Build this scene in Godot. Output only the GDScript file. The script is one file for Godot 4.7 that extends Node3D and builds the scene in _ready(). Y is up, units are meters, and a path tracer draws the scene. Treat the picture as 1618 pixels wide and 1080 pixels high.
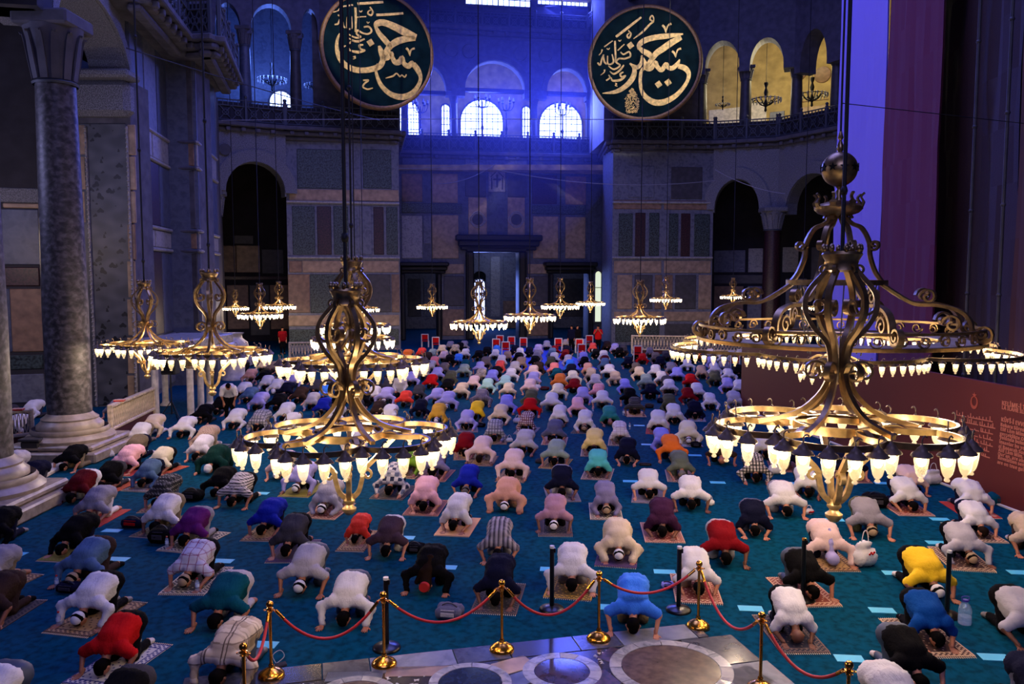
extends Node3D
# A great domed hall during prayer: rows of people bowed on a teal carpet under hanging ring lamps.
const F := 1300.0                       # focal length in pixels of the 1618 x 1080 frame
const EYE := Vector3(0, 5, 0)
const PITCH := 0.08059
const GAL := 14.5                       # height of the gallery floor
var M := {}
var taken := {}
var rng := RandomNumberGenerator.new()


func _ready() -> void:
	rng.seed = 7
	set_view()
	make_materials()
	build_setting()
	build_gallery()
	build_side_piers()
	build_near_left()
	build_screens()
	build_floor_marble()
	build_roundels()
	build_chandeliers()
	build_barrier()
	build_people()
	build_belongings()
	build_far_things()


func set_view() -> void:
	var cam := Camera3D.new()
	cam.name = "camera"
	cam.fov = rad_to_deg(2.0 * atan(540.0 / F))
	cam.near = 0.1
	cam.far = 300.0
	cam.position = EYE
	cam.rotation.x = -PITCH
	add_child(cam)
	cam.current = true
	var env := Environment.new()
	env.background_mode = Environment.BG_COLOR
	env.background_color = Color(0.02, 0.03, 0.10)
	env.tonemap_mode = Environment.TONE_MAPPER_LINEAR
	env.tonemap_exposure = 1.0
	env.sdfgi_enabled = true
	env.ssao_enabled = true
	env.ssil_enabled = true
	env.volumetric_fog_enabled = true
	env.volumetric_fog_density = 0.0
	var we := WorldEnvironment.new()
	we.name = "environment"
	we.environment = env
	add_child(we)
	# daylight: windows round the hall, with two lights set in the aisle
	area_light("dome_window_light", Vector3(1, 33.0, -30), Vector3(0, 0, -30), Vector2(20, 22), Color(0.50, 0.52, 1.0), 800.0)
	omni("aisle_fill_light", Vector3(-19.0, 9.0, -20.0), Color(0.72, 0.72, 1.0), 27.0, 1.0)  # added to brighten the aisle wall; no window seen there
	omni("aisle_far_light", Vector3(-17.5, 6.0, -27.0), Color(1.0, 0.86, 0.72), 4.0, 0.6)  # weak warm light farther down the aisle
	area_light("apse_window_light", Vector3(0, 20, 7.0), Vector3(0, 7, -45), Vector2(14, 8), Color(0.62, 0.62, 1.0), 235.0)
	area_light("west_window_light", dp(855, -12, 65.0), Vector3(-2, 12, -40), Vector2(12, 3.5), Color(0.34, 0.40, 1.0), 700.0)
	for q in [[648, 200, 1.6], [782, 170, 4.0], [895, 172, 2.8]]:
		area_light("gallery_opening_light", dp(q[0], q[1], 65.4), dp(q[0], 330, 25), Vector2(q[2], 2.6), Color(0.36, 0.42, 1.0), 230.0)


func area_light(called: String, at: Vector3, to: Vector3, size: Vector2, c: Color, e: float) -> void:
	var l := AreaLight3D.new()
	l.name = called
	l.area_size = size
	l.light_color = c
	l.light_energy = e
	l.shadow_enabled = true
	l.area_range = 120.0
	l.area_attenuation = 2.0
	add_child(l)
	var up := Vector3.UP if absf((to - at).normalized().y) < 0.95 else Vector3.FORWARD
	l.look_at_from_position(at, to, up)


func omni(called: String, at: Vector3, c: Color, e: float, size: float, parent: Node3D = null) -> void:
	var l := OmniLight3D.new()
	l.name = called
	l.light_color = c
	l.light_energy = e
	l.light_size = size
	l.omni_range = 90.0
	l.omni_attenuation = 2.0
	l.shadow_enabled = true
	l.position = at
	(parent if parent else self).add_child(l, true)


# ---------------------------------------------------------------- measuring
func ray(px: float, py: float) -> Vector3:
	return Vector3((px - 809.0) / F, (540.0 - py) / F, -1.0).rotated(Vector3.RIGHT, -PITCH)

func gp(px: float, py: float, h := 0.0) -> Vector3:     # the point at height h that is seen at a pixel
	var d := ray(px, py)
	return EYE + d * ((h - EYE.y) / d.y)

func dp(px: float, py: float, z: float) -> Vector3:      # the point at distance z down the hall
	var d := ray(px, py)
	return EYE + d * (z / -d.z)

func vdp(px: float, z: float) -> Vector3:                # the same on the ground
	var p := dp(px, 435.0, z)
	return Vector3(p.x, 0, p.z)


class Wall:
	var a: Vector3
	var u: Vector3
	var n: Vector3
	var wide: float
	func _init(p: Vector3, q: Vector3) -> void:
		a = Vector3(p.x, 0, p.z)
		u = Vector3(q.x - p.x, 0, q.z - p.z)
		wide = u.length()
		u = u / wide
		n = u.cross(Vector3.UP)
	func at(x: float, y: float, d := 0.0) -> Vector3:
		return a + u * x + Vector3.UP * y + n * d
	func frame(d := 0.0) -> Transform3D:
		return Transform3D(Basis(u, Vector3.UP, n), a + n * d)
	func hit(from: Vector3, dir: Vector3) -> Vector2:
		var t := (a - from).dot(n) / dir.dot(n)
		var p := from + dir * t - a
		return Vector2(p.dot(u), p.y)

func on(w: Wall, px: float, py: float) -> Vector2:
	return w.hit(EYE, ray(px, py))


# ---------------------------------------------------------------- shapes
class MB:
	var v := PackedVector3Array()
	var n := PackedVector3Array()
	var t := PackedVector2Array()

	func tri(a: Vector3, b: Vector3, c: Vector3, na: Vector3, nb: Vector3, nc: Vector3, ta := Vector2.ZERO, tb := Vector2.ZERO, tc := Vector2.ZERO) -> void:
		if (c - a).cross(b - a).dot(na + nb + nc) < 0.0:
			v.append_array([a, c, b])
			n.append_array([na, nc, nb])
			t.append_array([ta, tc, tb])
		else:
			v.append_array([a, b, c])
			n.append_array([na, nb, nc])
			t.append_array([ta, tb, tc])

	func face(p: Array, out: Vector3, uv := []) -> void:
		var nn: Vector3 = (p[1] - p[0]).cross(p[2] - p[0]).normalized()
		if nn.dot(out) < 0.0:
			nn = -nn
		for i in range(1, p.size() - 1):
			if uv.size():
				tri(p[0], p[i], p[i + 1], nn, nn, nn, uv[0], uv[i], uv[i + 1])
			else:
				tri(p[0], p[i], p[i + 1], nn, nn, nn)

	func box(c: Vector3, s: Vector3, b := Basis()) -> void:
		cham(c, s, 0.0, b)

	func cham(c: Vector3, s: Vector3, r: float, b := Basis()) -> void:      # a box with chamfered edges
		var h := s * 0.5
		r = minf(r, minf(h.x, minf(h.y, h.z)) * 0.9)
		for ax in 3:
			var e1 := (ax + 1) % 3
			var e2 := (ax + 2) % 3
			for sg in [-1.0, 1.0]:
				var q := []
				for k in [[-1, -1], [1, -1], [1, 1], [-1, 1]]:
					var p := Vector3()
					p[ax] = sg * h[ax]
					p[e1] = k[0] * (h[e1] - r)
					p[e2] = k[1] * (h[e2] - r)
					q.append(c + b * p)
				var o := Vector3()
				o[ax] = sg
				face(q, b * o, [Vector2(0, 1), Vector2(1, 1), Vector2(1, 0), Vector2(0, 0)] if ax == 2 else [Vector2(0, 0), Vector2(0, 1), Vector2(1, 1), Vector2(1, 0)])
				if r > 0.0:
					for s2 in [-1.0, 1.0]:          # the edge between +-ax and +-e1
						var w := []
						for k in [[0, -1], [0, 1], [1, 1], [1, -1]]:
							var p2 := Vector3()
							p2[ax] = sg * (h[ax] - (r if k[0] else 0.0))
							p2[e1] = s2 * (h[e1] - (0.0 if k[0] else r))
							p2[e2] = k[1] * (h[e2] - r)
							w.append(c + b * p2)
						var o2 := Vector3()
						o2[ax] = sg
						o2[e1] = s2
						face(w, b * o2)
		if r > 0.0:
			for i in 8:
				var g := Vector3(1 if i & 1 else -1, 1 if i & 2 else -1, 1 if i & 4 else -1)
				face([c + b * (g * (h - Vector3(0, r, r))), c + b * (g * (h - Vector3(r, 0, r))), c + b * (g * (h - Vector3(r, r, 0)))], b * g)

	func prism(poly: PackedVector2Array, d0: float, d1: float, x: Transform3D) -> void:     # an outline in XY, from z = d0 to d1
		var idx := Geometry2D.triangulate_polygon(poly)
		if idx.is_empty():
			print("EMPTY POLYGON ", poly.slice(0, 6))
		for sg in [0, 1]:
			var z: float = d1 if sg else d0
			var nn := x.basis.z.normalized() * (1.0 if sg else -1.0)
			for i in range(0, idx.size(), 3):
				var p := []
				for k in 3:
					var q := poly[idx[i + k]]
					p.append(x * Vector3(q.x, q.y, z))
				tri(p[0], p[1], p[2], nn, nn, nn)
		var cw := Geometry2D.is_polygon_clockwise(poly)
		for i in poly.size():
			var a := poly[i]
			var b := poly[(i + 1) % poly.size()]
			var e := (b - a).normalized()
			var o := Vector3(e.y, -e.x, 0) * (-1.0 if cw else 1.0)
			face([x * Vector3(a.x, a.y, d0), x * Vector3(b.x, b.y, d0), x * Vector3(b.x, b.y, d1), x * Vector3(a.x, a.y, d1)], x.basis * o)

	func lathe(prof: Array, seg: int, x := Transform3D(), a0 := 0.0, a1 := TAU) -> void:    # prof: [radius, height] from bottom to top
		var m := prof.size()
		var seg_n := []
		for i in m - 1:
			var d := Vector2(prof[i + 1][0] - prof[i][0], prof[i + 1][1] - prof[i][1]).normalized()
			seg_n.append(Vector2(d.y, -d.x))
		for i in m - 1:
			var n0: Vector2 = seg_n[i]
			var n1: Vector2 = seg_n[i]
			if i > 0 and seg_n[i - 1].dot(seg_n[i]) > 0.6:
				n0 = (seg_n[i - 1] + seg_n[i]).normalized()
			if i < m - 2 and seg_n[i + 1].dot(seg_n[i]) > 0.6:
				n1 = (seg_n[i + 1] + seg_n[i]).normalized()
			for k in seg:
				var p0 := a0 + (a1 - a0) * k / seg
				var p1 := a0 + (a1 - a0) * (k + 1) / seg
				var c0 := Vector3(cos(p0), 0, sin(p0))
				var c1 := Vector3(cos(p1), 0, sin(p1))
				var A: Vector3 = x * (c0 * prof[i][0] + Vector3.UP * prof[i][1])
				var B: Vector3 = x * (c1 * prof[i][0] + Vector3.UP * prof[i][1])
				var C: Vector3 = x * (c1 * prof[i + 1][0] + Vector3.UP * prof[i + 1][1])
				var D: Vector3 = x * (c0 * prof[i + 1][0] + Vector3.UP * prof[i + 1][1])
				var nA: Vector3 = (x.basis * (c0 * n0.x + Vector3.UP * n0.y)).normalized()
				var nB: Vector3 = (x.basis * (c1 * n0.x + Vector3.UP * n0.y)).normalized()
				var nC: Vector3 = (x.basis * (c1 * n1.x + Vector3.UP * n1.y)).normalized()
				var nD: Vector3 = (x.basis * (c0 * n1.x + Vector3.UP * n1.y)).normalized()
				if prof[i][0] > 1e-5:
					tri(A, B, C, nA, nB, nC)
				if prof[i + 1][0] > 1e-5:
					tri(A, C, D, nA, nC, nD)

	func tube(p: PackedVector3Array, rad: Array, seg: int, closed := false) -> void:       # round section; rad holds one radius or one for each point
		var m := p.size()
		var side := Vector3()
		var rings := []
		for i in m:
			var t0 := p[(i - 1 + m) % m] if (closed or i > 0) else p[i]
			var t1 := p[(i + 1) % m] if (closed or i < m - 1) else p[i]
			var tg := (t1 - t0).normalized()
			if i == 0:
				side = tg.cross(Vector3.UP if absf(tg.y) < 0.9 else Vector3.RIGHT).normalized()
			side = (side - tg * side.dot(tg)).normalized()
			var up := tg.cross(side)
			var r: float = rad[mini(i, rad.size() - 1)]
			var ring := []
			for k in seg:
				var an := TAU * k / seg
				var d := side * cos(an) + up * sin(an)
				ring.append([p[i] + d * r, d])
			rings.append(ring)
		for i in (m if closed else m - 1):
			var q0: Array = rings[i]
			var q1: Array = rings[(i + 1) % m]
			for k in seg:
				var l := (k + 1) % seg
				tri(q0[k][0], q0[l][0], q1[l][0], q0[k][1], q0[l][1], q1[l][1])
				tri(q0[k][0], q1[l][0], q1[k][0], q0[k][1], q1[l][1], q1[k][1])

	func strap(p: PackedVector3Array, side: Vector3, wide: Array, thick: float, closed := false) -> void:   # a flat bar; side is the direction of its width
		var m := p.size()
		var rings := []
		for i in m:
			var t0 := p[(i - 1 + m) % m] if (closed or i > 0) else p[i]
			var t1 := p[(i + 1) % m] if (closed or i < m - 1) else p[i]
			var o := (t1 - t0).normalized().cross(side).normalized()
			var w: float = wide[mini(i, wide.size() - 1)]
			rings.append([p[i] + side * w * 0.5 + o * thick * 0.5, p[i] - side * w * 0.5 + o * thick * 0.5, p[i] - side * w * 0.5 - o * thick * 0.5, p[i] + side * w * 0.5 - o * thick * 0.5, o])
		for i in (m if closed else m - 1):
			var a: Array = rings[i]
			var b: Array = rings[(i + 1) % m]
			for k in 4:
				var l := (k + 1) % 4
				var na: Vector3 = [a[4], -side, -a[4], side][k]
				var nb: Vector3 = [b[4], -side, -b[4], side][k]
				tri(a[k], a[l], b[l], na, na, nb)
				tri(a[k], b[l], b[k], na, nb, nb)
		if not closed:
			face(rings[0].slice(0, 4), p[0] - p[1])
			face(rings[m - 1].slice(0, 4), p[m - 1] - p[m - 2])

	func ball(c: Vector3, r: Vector3, seg := 10, rows := 6) -> void:
		var prof := []
		for i in rows + 1:
			var an := -PI / 2 + PI * i / rows
			prof.append([cos(an), sin(an)])
		lathe(prof, seg, Transform3D(Basis().scaled(r), c))

	func mesh(m: Material = null) -> ArrayMesh:
		var am := ArrayMesh.new()
		if v.is_empty():
			return am
		var arr := []
		arr.resize(Mesh.ARRAY_MAX)
		arr[Mesh.ARRAY_VERTEX] = v
		arr[Mesh.ARRAY_NORMAL] = n
		arr[Mesh.ARRAY_TEX_UV] = t
		am.add_surface_from_arrays(Mesh.PRIMITIVE_TRIANGLES, arr)
		if m:
			am.surface_set_material(0, m)
		return am


# ---------------------------------------------------------------- naming
func numbered(called: String) -> String:
	if not taken.has(called):
		taken[called] = 0
		return called
	taken[called] += 1
	return "%s_%03d" % [called, taken[called]]

func tag(o: Node3D, label: String, category: String, group := "") -> Node3D:
	if label.split(" ").size() > 16 or label.split(" ").size() < 4:
		print("LABEL ", label.split(" ").size(), " ", label)
	o.set_meta("label", label)
	o.set_meta("category", category)
	if group:
		o.set_meta("group", group)
	return o

func thing(called: String, label: String, category: String, at := Vector3.ZERO, turn := 0.0, group := "") -> Node3D:
	var o := Node3D.new()
	o.name = numbered(called)
	o.position = at
	o.rotation.y = turn
	add_child(o)
	return tag(o, label, category, group)

func obj(called: String, mesh: Mesh, m: Material, parent: Node3D = null) -> MeshInstance3D:
	var o := MeshInstance3D.new()
	o.mesh = mesh
	if m and mesh.get_surface_count():
		o.set_surface_override_material(0, m)
	if parent:
		o.name = called
		parent.add_child(o, true)
	else:
		o.name = numbered(called)
		add_child(o)
	return o

func struct(called: String, mesh: Mesh, m: Material, parent: Node3D = null) -> MeshInstance3D:
	var o := obj(called, mesh, m, parent)
	if parent == null:
		o.set_meta("kind", "structure")
	return o

func stuff(o: Node3D) -> Node3D:
	o.set_meta("kind", "stuff")
	return o

func rect(x0: float, y0: float, x1: float, y1: float) -> PackedVector2Array:
	return PackedVector2Array([Vector2(x0, y0), Vector2(x1, y0), Vector2(x1, y1), Vector2(x0, y1)])

func curve(pts: Array, steps := 6) -> PackedVector3Array:       # a smooth line through the points
	var out := PackedVector3Array()
	var m := pts.size()
	for i in m - 1:
		var p0: Vector3 = pts[maxi(i - 1, 0)]
		var p1: Vector3 = pts[i]
		var p2: Vector3 = pts[i + 1]
		var p3: Vector3 = pts[mini(i + 2, m - 1)]
		for k in steps:
			out.append(p1.cubic_interpolate(p2, p0, p3, float(k) / steps))
	out.append(pts[m - 1])
	return out


# ---------------------------------------------------------------- materials
func plain(c: Color, rough := 0.8, metal := 0.0) -> StandardMaterial3D:
	var m := StandardMaterial3D.new()
	m.albedo_color = c
	m.roughness = rough
	m.metallic = metal
	return m

func glow(c: Color, e: float) -> StandardMaterial3D:
	var m := plain(Color(0.9, 0.9, 0.9), 0.5)
	m.emission_enabled = true
	m.emission = c
	m.emission_energy_multiplier = e
	return m

func noise_tex(freq: float, oct: int, seed_: int, ramp: Array, size := 512, warp := 0.0, normal := false) -> NoiseTexture2D:
	var fn := FastNoiseLite.new()
	fn.noise_type = FastNoiseLite.TYPE_SIMPLEX_SMOOTH
	fn.frequency = freq
	fn.fractal_octaves = oct
	fn.seed = seed_
	if warp > 0.0:
		fn.domain_warp_enabled = true
		fn.domain_warp_amplitude = warp
		fn.domain_warp_frequency = freq * 1.4
	var t := NoiseTexture2D.new()
	t.width = size
	t.height = size
	t.seamless = true
	t.noise = fn
	if normal:
		t.as_normal_map = true
		t.bump_strength = 6.0
	if ramp.size():
		var g := Gradient.new()
		g.offsets = PackedFloat32Array(range(ramp.size()).map(func(i): return float(i) / (ramp.size() - 1)))
		g.colors = PackedColorArray(ramp)
		t.color_ramp = g
	return t

func tri_mat(tex: Texture2D, scale: float, rough := 0.6, tint := Color.WHITE, world := true) -> StandardMaterial3D:
	var m := plain(tint, rough)
	m.albedo_texture = tex
	m.uv1_triplanar = true
	m.uv1_world_triplanar = world
	m.uv1_scale = Vector3.ONE * scale
	return m

func image_mat(w: int, h: int, paint: Callable, rough := 0.9) -> StandardMaterial3D:
	var im := Image.create_empty(w, h, false, Image.FORMAT_RGB8)
	for y in h:
		for x in w:
			im.set_pixel(x, y, paint.call((x + 0.5) / w, (y + 0.5) / h))
	var m := plain(Color.WHITE, rough)
	m.albedo_texture = ImageTexture.create_from_image(im)
	return m

func make_materials() -> void:
	var veins := noise_tex(0.006, 5, 3, [Color(0.42, 0.42, 0.44), Color(0.62, 0.62, 0.63), Color(0.70, 0.69, 0.68), Color(0.52, 0.52, 0.54), Color(0.78, 0.77, 0.75)], 512, 40.0)
	var cloudy := noise_tex(0.012, 6, 11, [Color(0.66, 0.66, 0.66), Color(0.84, 0.84, 0.84), Color(1, 1, 1)], 512, 20.0)
	var speck := noise_tex(0.035, 4, 5, [Color(0.10, 0.10, 0.10), Color(0.28, 0.28, 0.28), Color(0.75, 0.75, 0.75), Color(0.9, 0.9, 0.9), Color(1, 1, 1)], 512, 6.0)
	M.grey_marble = tri_mat(veins, 0.45, 0.45, Color(0.62, 0.64, 0.70))
	M.pale_marble = tri_mat(veins, 0.6, 0.4, Color(0.92, 0.90, 0.86))
	M.white_marble = tri_mat(cloudy, 0.5, 0.4, Color(0.90, 0.86, 0.80))
	M.plinth_marble = tri_mat(cloudy, 0.6, 0.4, Color(0.66, 0.60, 0.54))
	M.brown_marble = tri_mat(cloudy, 0.35, 0.5, Color(0.60, 0.47, 0.36))
	M.tan_marble = tri_mat(cloudy, 0.3, 0.5, Color(0.74, 0.62, 0.48))
	M.dark_marble = tri_mat(cloudy, 0.3, 0.5, Color(0.30, 0.29, 0.30))
	M.green_marble = tri_mat(speck, 0.4, 0.4, Color(0.32, 0.38, 0.36))
	M.blue_marble = tri_mat(veins, 0.35, 0.45, Color(0.46, 0.50, 0.60))
	M.porphyry = tri_mat(speck, 0.5, 0.4, Color(0.30, 0.16, 0.18))
	M.floor_slab = tri_mat(veins, 0.7, 0.15, Color(0.44, 0.45, 0.52))
	M.floor_slab_dark = tri_mat(veins, 0.7, 0.15, Color(0.33, 0.30, 0.30))
	M.polished_brown = tri_mat(cloudy, 0.8, 0.2, Color(0.42, 0.34, 0.31))
	M.polished = tri_mat(veins, 0.9, 0.08, Color(0.40, 0.34, 0.42))
	M.polished_blue = tri_mat(veins, 0.9, 0.08, Color(0.26, 0.32, 0.46))
	M.polished_white = tri_mat(veins, 0.9, 0.18, Color(0.90, 0.90, 0.92))
	rng.seed = 88
	var blots := []
	for k in 30:
		blots.append([rng.randf(), rng.randf(), rng.randf_range(0.006, 0.034) * (1.0 if k % 3 else 0.5), rng.randf() * TAU])
	M.spotted = image_mat(192, 192, func(x: float, y: float) -> Color:
		var v := 0.29 + 0.03 * sin(x * TAU * 2.0 + sin(y * TAU * 3.0) * 2.0) + 0.02 * sin(y * TAU * 2.0 + sin(x * TAU * 4.0))
		for q in blots:
			var dx := fposmod(x - q[0] + 0.5, 1.0) - 0.5
			var dy := fposmod(y - q[1] + 0.5, 1.0) - 0.5
			var c := cos(q[3])
			var sn := sin(q[3])
			if Vector2((dx * c + dy * sn) / 1.6, -dx * sn + dy * c).length() < q[2] * (1.0 + 0.25 * sin(atan2(dy, dx) * 3.0)):
				v = 0.06
		return Color(v, v * 1.01, v * 1.07), 0.5)
	M.spotted.uv1_triplanar = true
	M.spotted.uv1_world_triplanar = true
	M.spotted.uv1_scale = Vector3.ONE * 0.36
	M.column = tri_mat(noise_tex(0.018, 6, 61, [Color(0.16, 0.16, 0.16), Color(0.38, 0.37, 0.36), Color(0.62, 0.60, 0.58), Color(0.9, 0.88, 0.86), Color(1, 1, 1)], 512, 30.0), 0.5, 0.5, Color(0.44, 0.43, 0.46))
	M.carved = tri_mat(noise_tex(0.06, 2, 8, [Color(0.42, 0.42, 0.42), Color(0.55, 0.55, 0.55), Color(0.95, 0.95, 0.95), Color(1, 1, 1)], 512, 25.0), 0.7, 0.7, Color(0.55, 0.55, 0.57))
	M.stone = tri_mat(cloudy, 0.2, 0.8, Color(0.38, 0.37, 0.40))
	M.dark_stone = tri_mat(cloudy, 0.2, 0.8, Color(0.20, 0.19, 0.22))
	M.plaster = tri_mat(cloudy, 0.15, 0.9, Color(0.76, 0.66, 0.42))
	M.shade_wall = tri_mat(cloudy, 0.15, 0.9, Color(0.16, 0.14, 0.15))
	M.mosaic = tri_mat(cloudy, 0.25, 0.7, Color(0.36, 0.36, 0.44))
	M.bronze_door = plain(Color(0.10, 0.10, 0.11), 0.5, 0.3)
	M.rail = plain(Color(0.24, 0.26, 0.30), 0.6)
	M.pane = glow(Color(0.62, 0.70, 1.0), 7.0)
	M.mullion = plain(Color(0.05, 0.05, 0.09), 0.7)
	M.iron = plain(Color(0.07, 0.07, 0.08), 0.5, 0.6)
	M.cable = plain(Color(0.05, 0.05, 0.06), 0.7)
	M.pale_cable = plain(Color(0.55, 0.55, 0.6), 0.6)
	M.brass = plain(Color(0.86, 0.62, 0.26), 0.22, 1.0)
	M.old_brass = tri_mat(cloudy, 1.2, 0.36, Color(0.72, 0.60, 0.41), false)
	M.old_brass.metallic = 0.9
	M.gilt = tri_mat(cloudy, 1.5, 0.4, Color(0.90, 0.77, 0.52), false)
	M.gilt.metallic = 0.8
	M.cap_metal = plain(Color(0.44, 0.37, 0.29), 0.5, 0.4)
	M.flame = glow(Color(1.0, 0.90, 0.70), 14.0)
	M.far_flame = glow(Color(1.0, 0.90, 0.70), 7.0)
	var g := StandardMaterial3D.new()
	g.transparency = BaseMaterial3D.TRANSPARENCY_ALPHA
	g.albedo_color = Color(1.0, 0.95, 0.85, 0.12)
	g.roughness = 0.05
	M.water = g.duplicate()
	g = g.duplicate()
	g.roughness = 0.4
	g.albedo_color.a = 0.24
	g.emission_enabled = true
	g.emission = Color(1.0, 0.86, 0.60)
	g.emission_energy_multiplier = 1.0
	M.glass = g
	M.water.albedo_color = Color(0.75, 0.85, 1.0, 0.22)
	M.carpet = tri_mat(noise_tex(0.03, 5, 31, [Color(0.55, 0.62, 0.62), Color(0.85, 0.9, 0.9), Color(1.0, 1.0, 1.0)], 512, 10.0), 0.35, 0.95, Color(0.0, 0.265, 0.365))
	M.carpet.metallic_specular = 0.15
	M.tan_cloth = plain(Color(0.30, 0.16, 0.11), 0.9)
	M.red_board = plain(Color(0.33, 0.065, 0.05), 0.65)
	M.panel_red = plain(Color(0.30, 0.07, 0.06), 0.7)
	M.board_ink = plain(Color(0.70, 0.42, 0.35), 0.7)
	M.cream_lattice = tri_mat(cloudy, 1.0, 0.5, Color(0.88, 0.80, 0.68))
	var weave := noise_tex(0.05, 3, 77, [], 256, 0.0, true)
	M.weave = weave
	M.blue_lit_cloth = plain(Color(0.60, 0.54, 0.92), 0.9)  # blue light on a paler cloth is put into this violet
	M.maroon_cloth = plain(Color(0.40, 0.12, 0.24), 0.9)
	M.dark_cloth = plain(Color(0.15, 0.02, 0.025), 0.75)
	for m in [M.blue_lit_cloth, M.maroon_cloth, M.dark_cloth]:
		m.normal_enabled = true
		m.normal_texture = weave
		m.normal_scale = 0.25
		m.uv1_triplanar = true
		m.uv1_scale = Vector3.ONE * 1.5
	M.rope = plain(Color(0.66, 0.05, 0.09), 0.6)
	M.rope.rim_enabled = true
	M.rope.rim = 0.6
	M.black_metal = plain(Color(0.02, 0.02, 0.025), 0.3)
	M.rubber = plain(Color(0.03, 0.03, 0.03), 0.7)
	M.tape = plain(Color(0.30, 0.72, 0.85), 0.6)
	M.roundel_field = tri_mat(cloudy, 0.15, 0.7, Color(0.05, 0.14, 0.17), false)
	M.roundel_field.metallic_specular = 0.12
	M.gold_leaf = tri_mat(cloudy, 0.5, 0.45, Color(1.0, 0.84, 0.48), false)
	M.gold_leaf.metallic = 0.1
	M.gold_rim = tri_mat(cloudy, 0.8, 0.5, Color(0.62, 0.46, 0.27), false)


# ---------------------------------------------------------------- the hall
func wall_block(called: String, w: Wall, poly: PackedVector2Array, m: Material, d0 := -0.6, d1 := 0.0) -> MeshInstance3D:
	var b := MB.new()
	b.prism(poly, d0, d1, w.frame())
	return struct(called, b.mesh(), m)

func panel(w: Wall, x0: float, y0: float, x1: float, y1: float, m: Material, parent: Node3D, proud := 0.07, called := "panel") -> void:   # a slab on a wall, its corners as seen
	var p := on(w, x0, y1)
	var q := on(w, x1, y0)
	var b := MB.new()
	b.cham(w.at((p.x + q.x) / 2, (p.y + q.y) / 2, 0.0), Vector3(absf(q.x - p.x), absf(q.y - p.y), proud * 2), 0.03, w.frame().basis)
	obj(called, b.mesh(), m, parent)

func arch(x0: float, x1: float, spring: float, top: float, from_left := true, seg := 14) -> Array:     # points over an opening
	var out := []
	for i in seg + 1:
		var an := PI * (1.0 - float(i) / seg)
		out.append(Vector2((x0 + x1) / 2 + cos(an) * (x1 - x0) / 2, spring + sin(an) * (top - spring)))
	if not from_left:
		out.reverse()
	return out

func notched(w0: float, w1: float, bottom: float, top: float, holes: Array) -> PackedVector2Array:   # holes: [x0, x1, spring, top], each cut up from the bottom edge
	var p := PackedVector2Array([Vector2(w0, top), Vector2(w0, bottom)])
	for h in holes:
		p.append(Vector2(h[0], bottom))
		if h[3] - h[2] < 0.01:
			p.append(Vector2(h[0], h[2]))
			p.append(Vector2(h[1], h[2]))
		else:
			for q in arch(h[0], h[1], h[2], h[3]):
				p.append(q)
		p.append(Vector2(h[1], bottom))
	p.append(Vector2(w1, bottom))
	p.append(Vector2(w1, top))
	return p

func hole(w: Wall, x0: float, x1: float, y_spring: float, y_top: float) -> Array:
	var a := on(w, x0, y_spring)
	var b := on(w, x1, y_spring)
	return [clampf(a.x, 0.12, w.wide - 0.3), clampf(b.x, 0.3, w.wide - 0.12), (a.y + b.y) / 2, on(w, (x0 + x1) / 2, y_top).y]

func archivolt(w: Wall, h: Array, wide: float, m: Material, parent: Node3D, proud := 0.12) -> void:      # the moulded band round an arch
	var n := 16
	for i in n:
		var b := MB.new()
		var p := PackedVector2Array()
		for k in [[i, 0.0], [i, 1.0], [i + 1, 1.0], [i + 1, 0.0]]:
			var an: float = PI * (1.0 - float(k[0]) / n)
			var rx: float = (h[1] - h[0]) / 2 + wide * k[1] + 0.02
			var ry: float = h[3] - h[2] + wide * k[1] + 0.02
			p.append(Vector2((h[0] + h[1]) / 2 + cos(an) * rx, h[2] + sin(an) * ry))
		b.prism(p, 0.0, proud, w.frame())
		obj("voussoir", b.mesh(), m, parent)

func cornice(called: String, pts: Array, y: float, m: Material) -> void:      # a moulded ledge along a line on the plan
	var root := struct(called, MB.new().mesh(), null)
	for i in pts.size() - 1:
		var w := Wall.new(pts[i], pts[i + 1])
		var b := MB.new()
		b.cham(w.at(w.wide / 2, y, -0.05), Vector3(w.wide + 0.3, 0.28, 1.1), 0.05, w.frame().basis)
		b.cham(w.at(w.wide / 2, y - 0.28, -0.2), Vector3(w.wide + 0.2, 0.28, 0.8), 0.08, w.frame().basis)
		b.cham(w.at(w.wide / 2, y - 0.55, -0.35), Vector3(w.wide + 0.1, 0.26, 0.5), 0.08, w.frame().basis)
		for k in int(w.wide / 0.9):
			b.cham(w.at(0.45 + k * 0.9, y - 0.3, 0.12), Vector3(0.28, 0.26, 0.5), 0.04, w.frame().basis)
		obj("ledge", b.mesh(), m, root)

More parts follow.
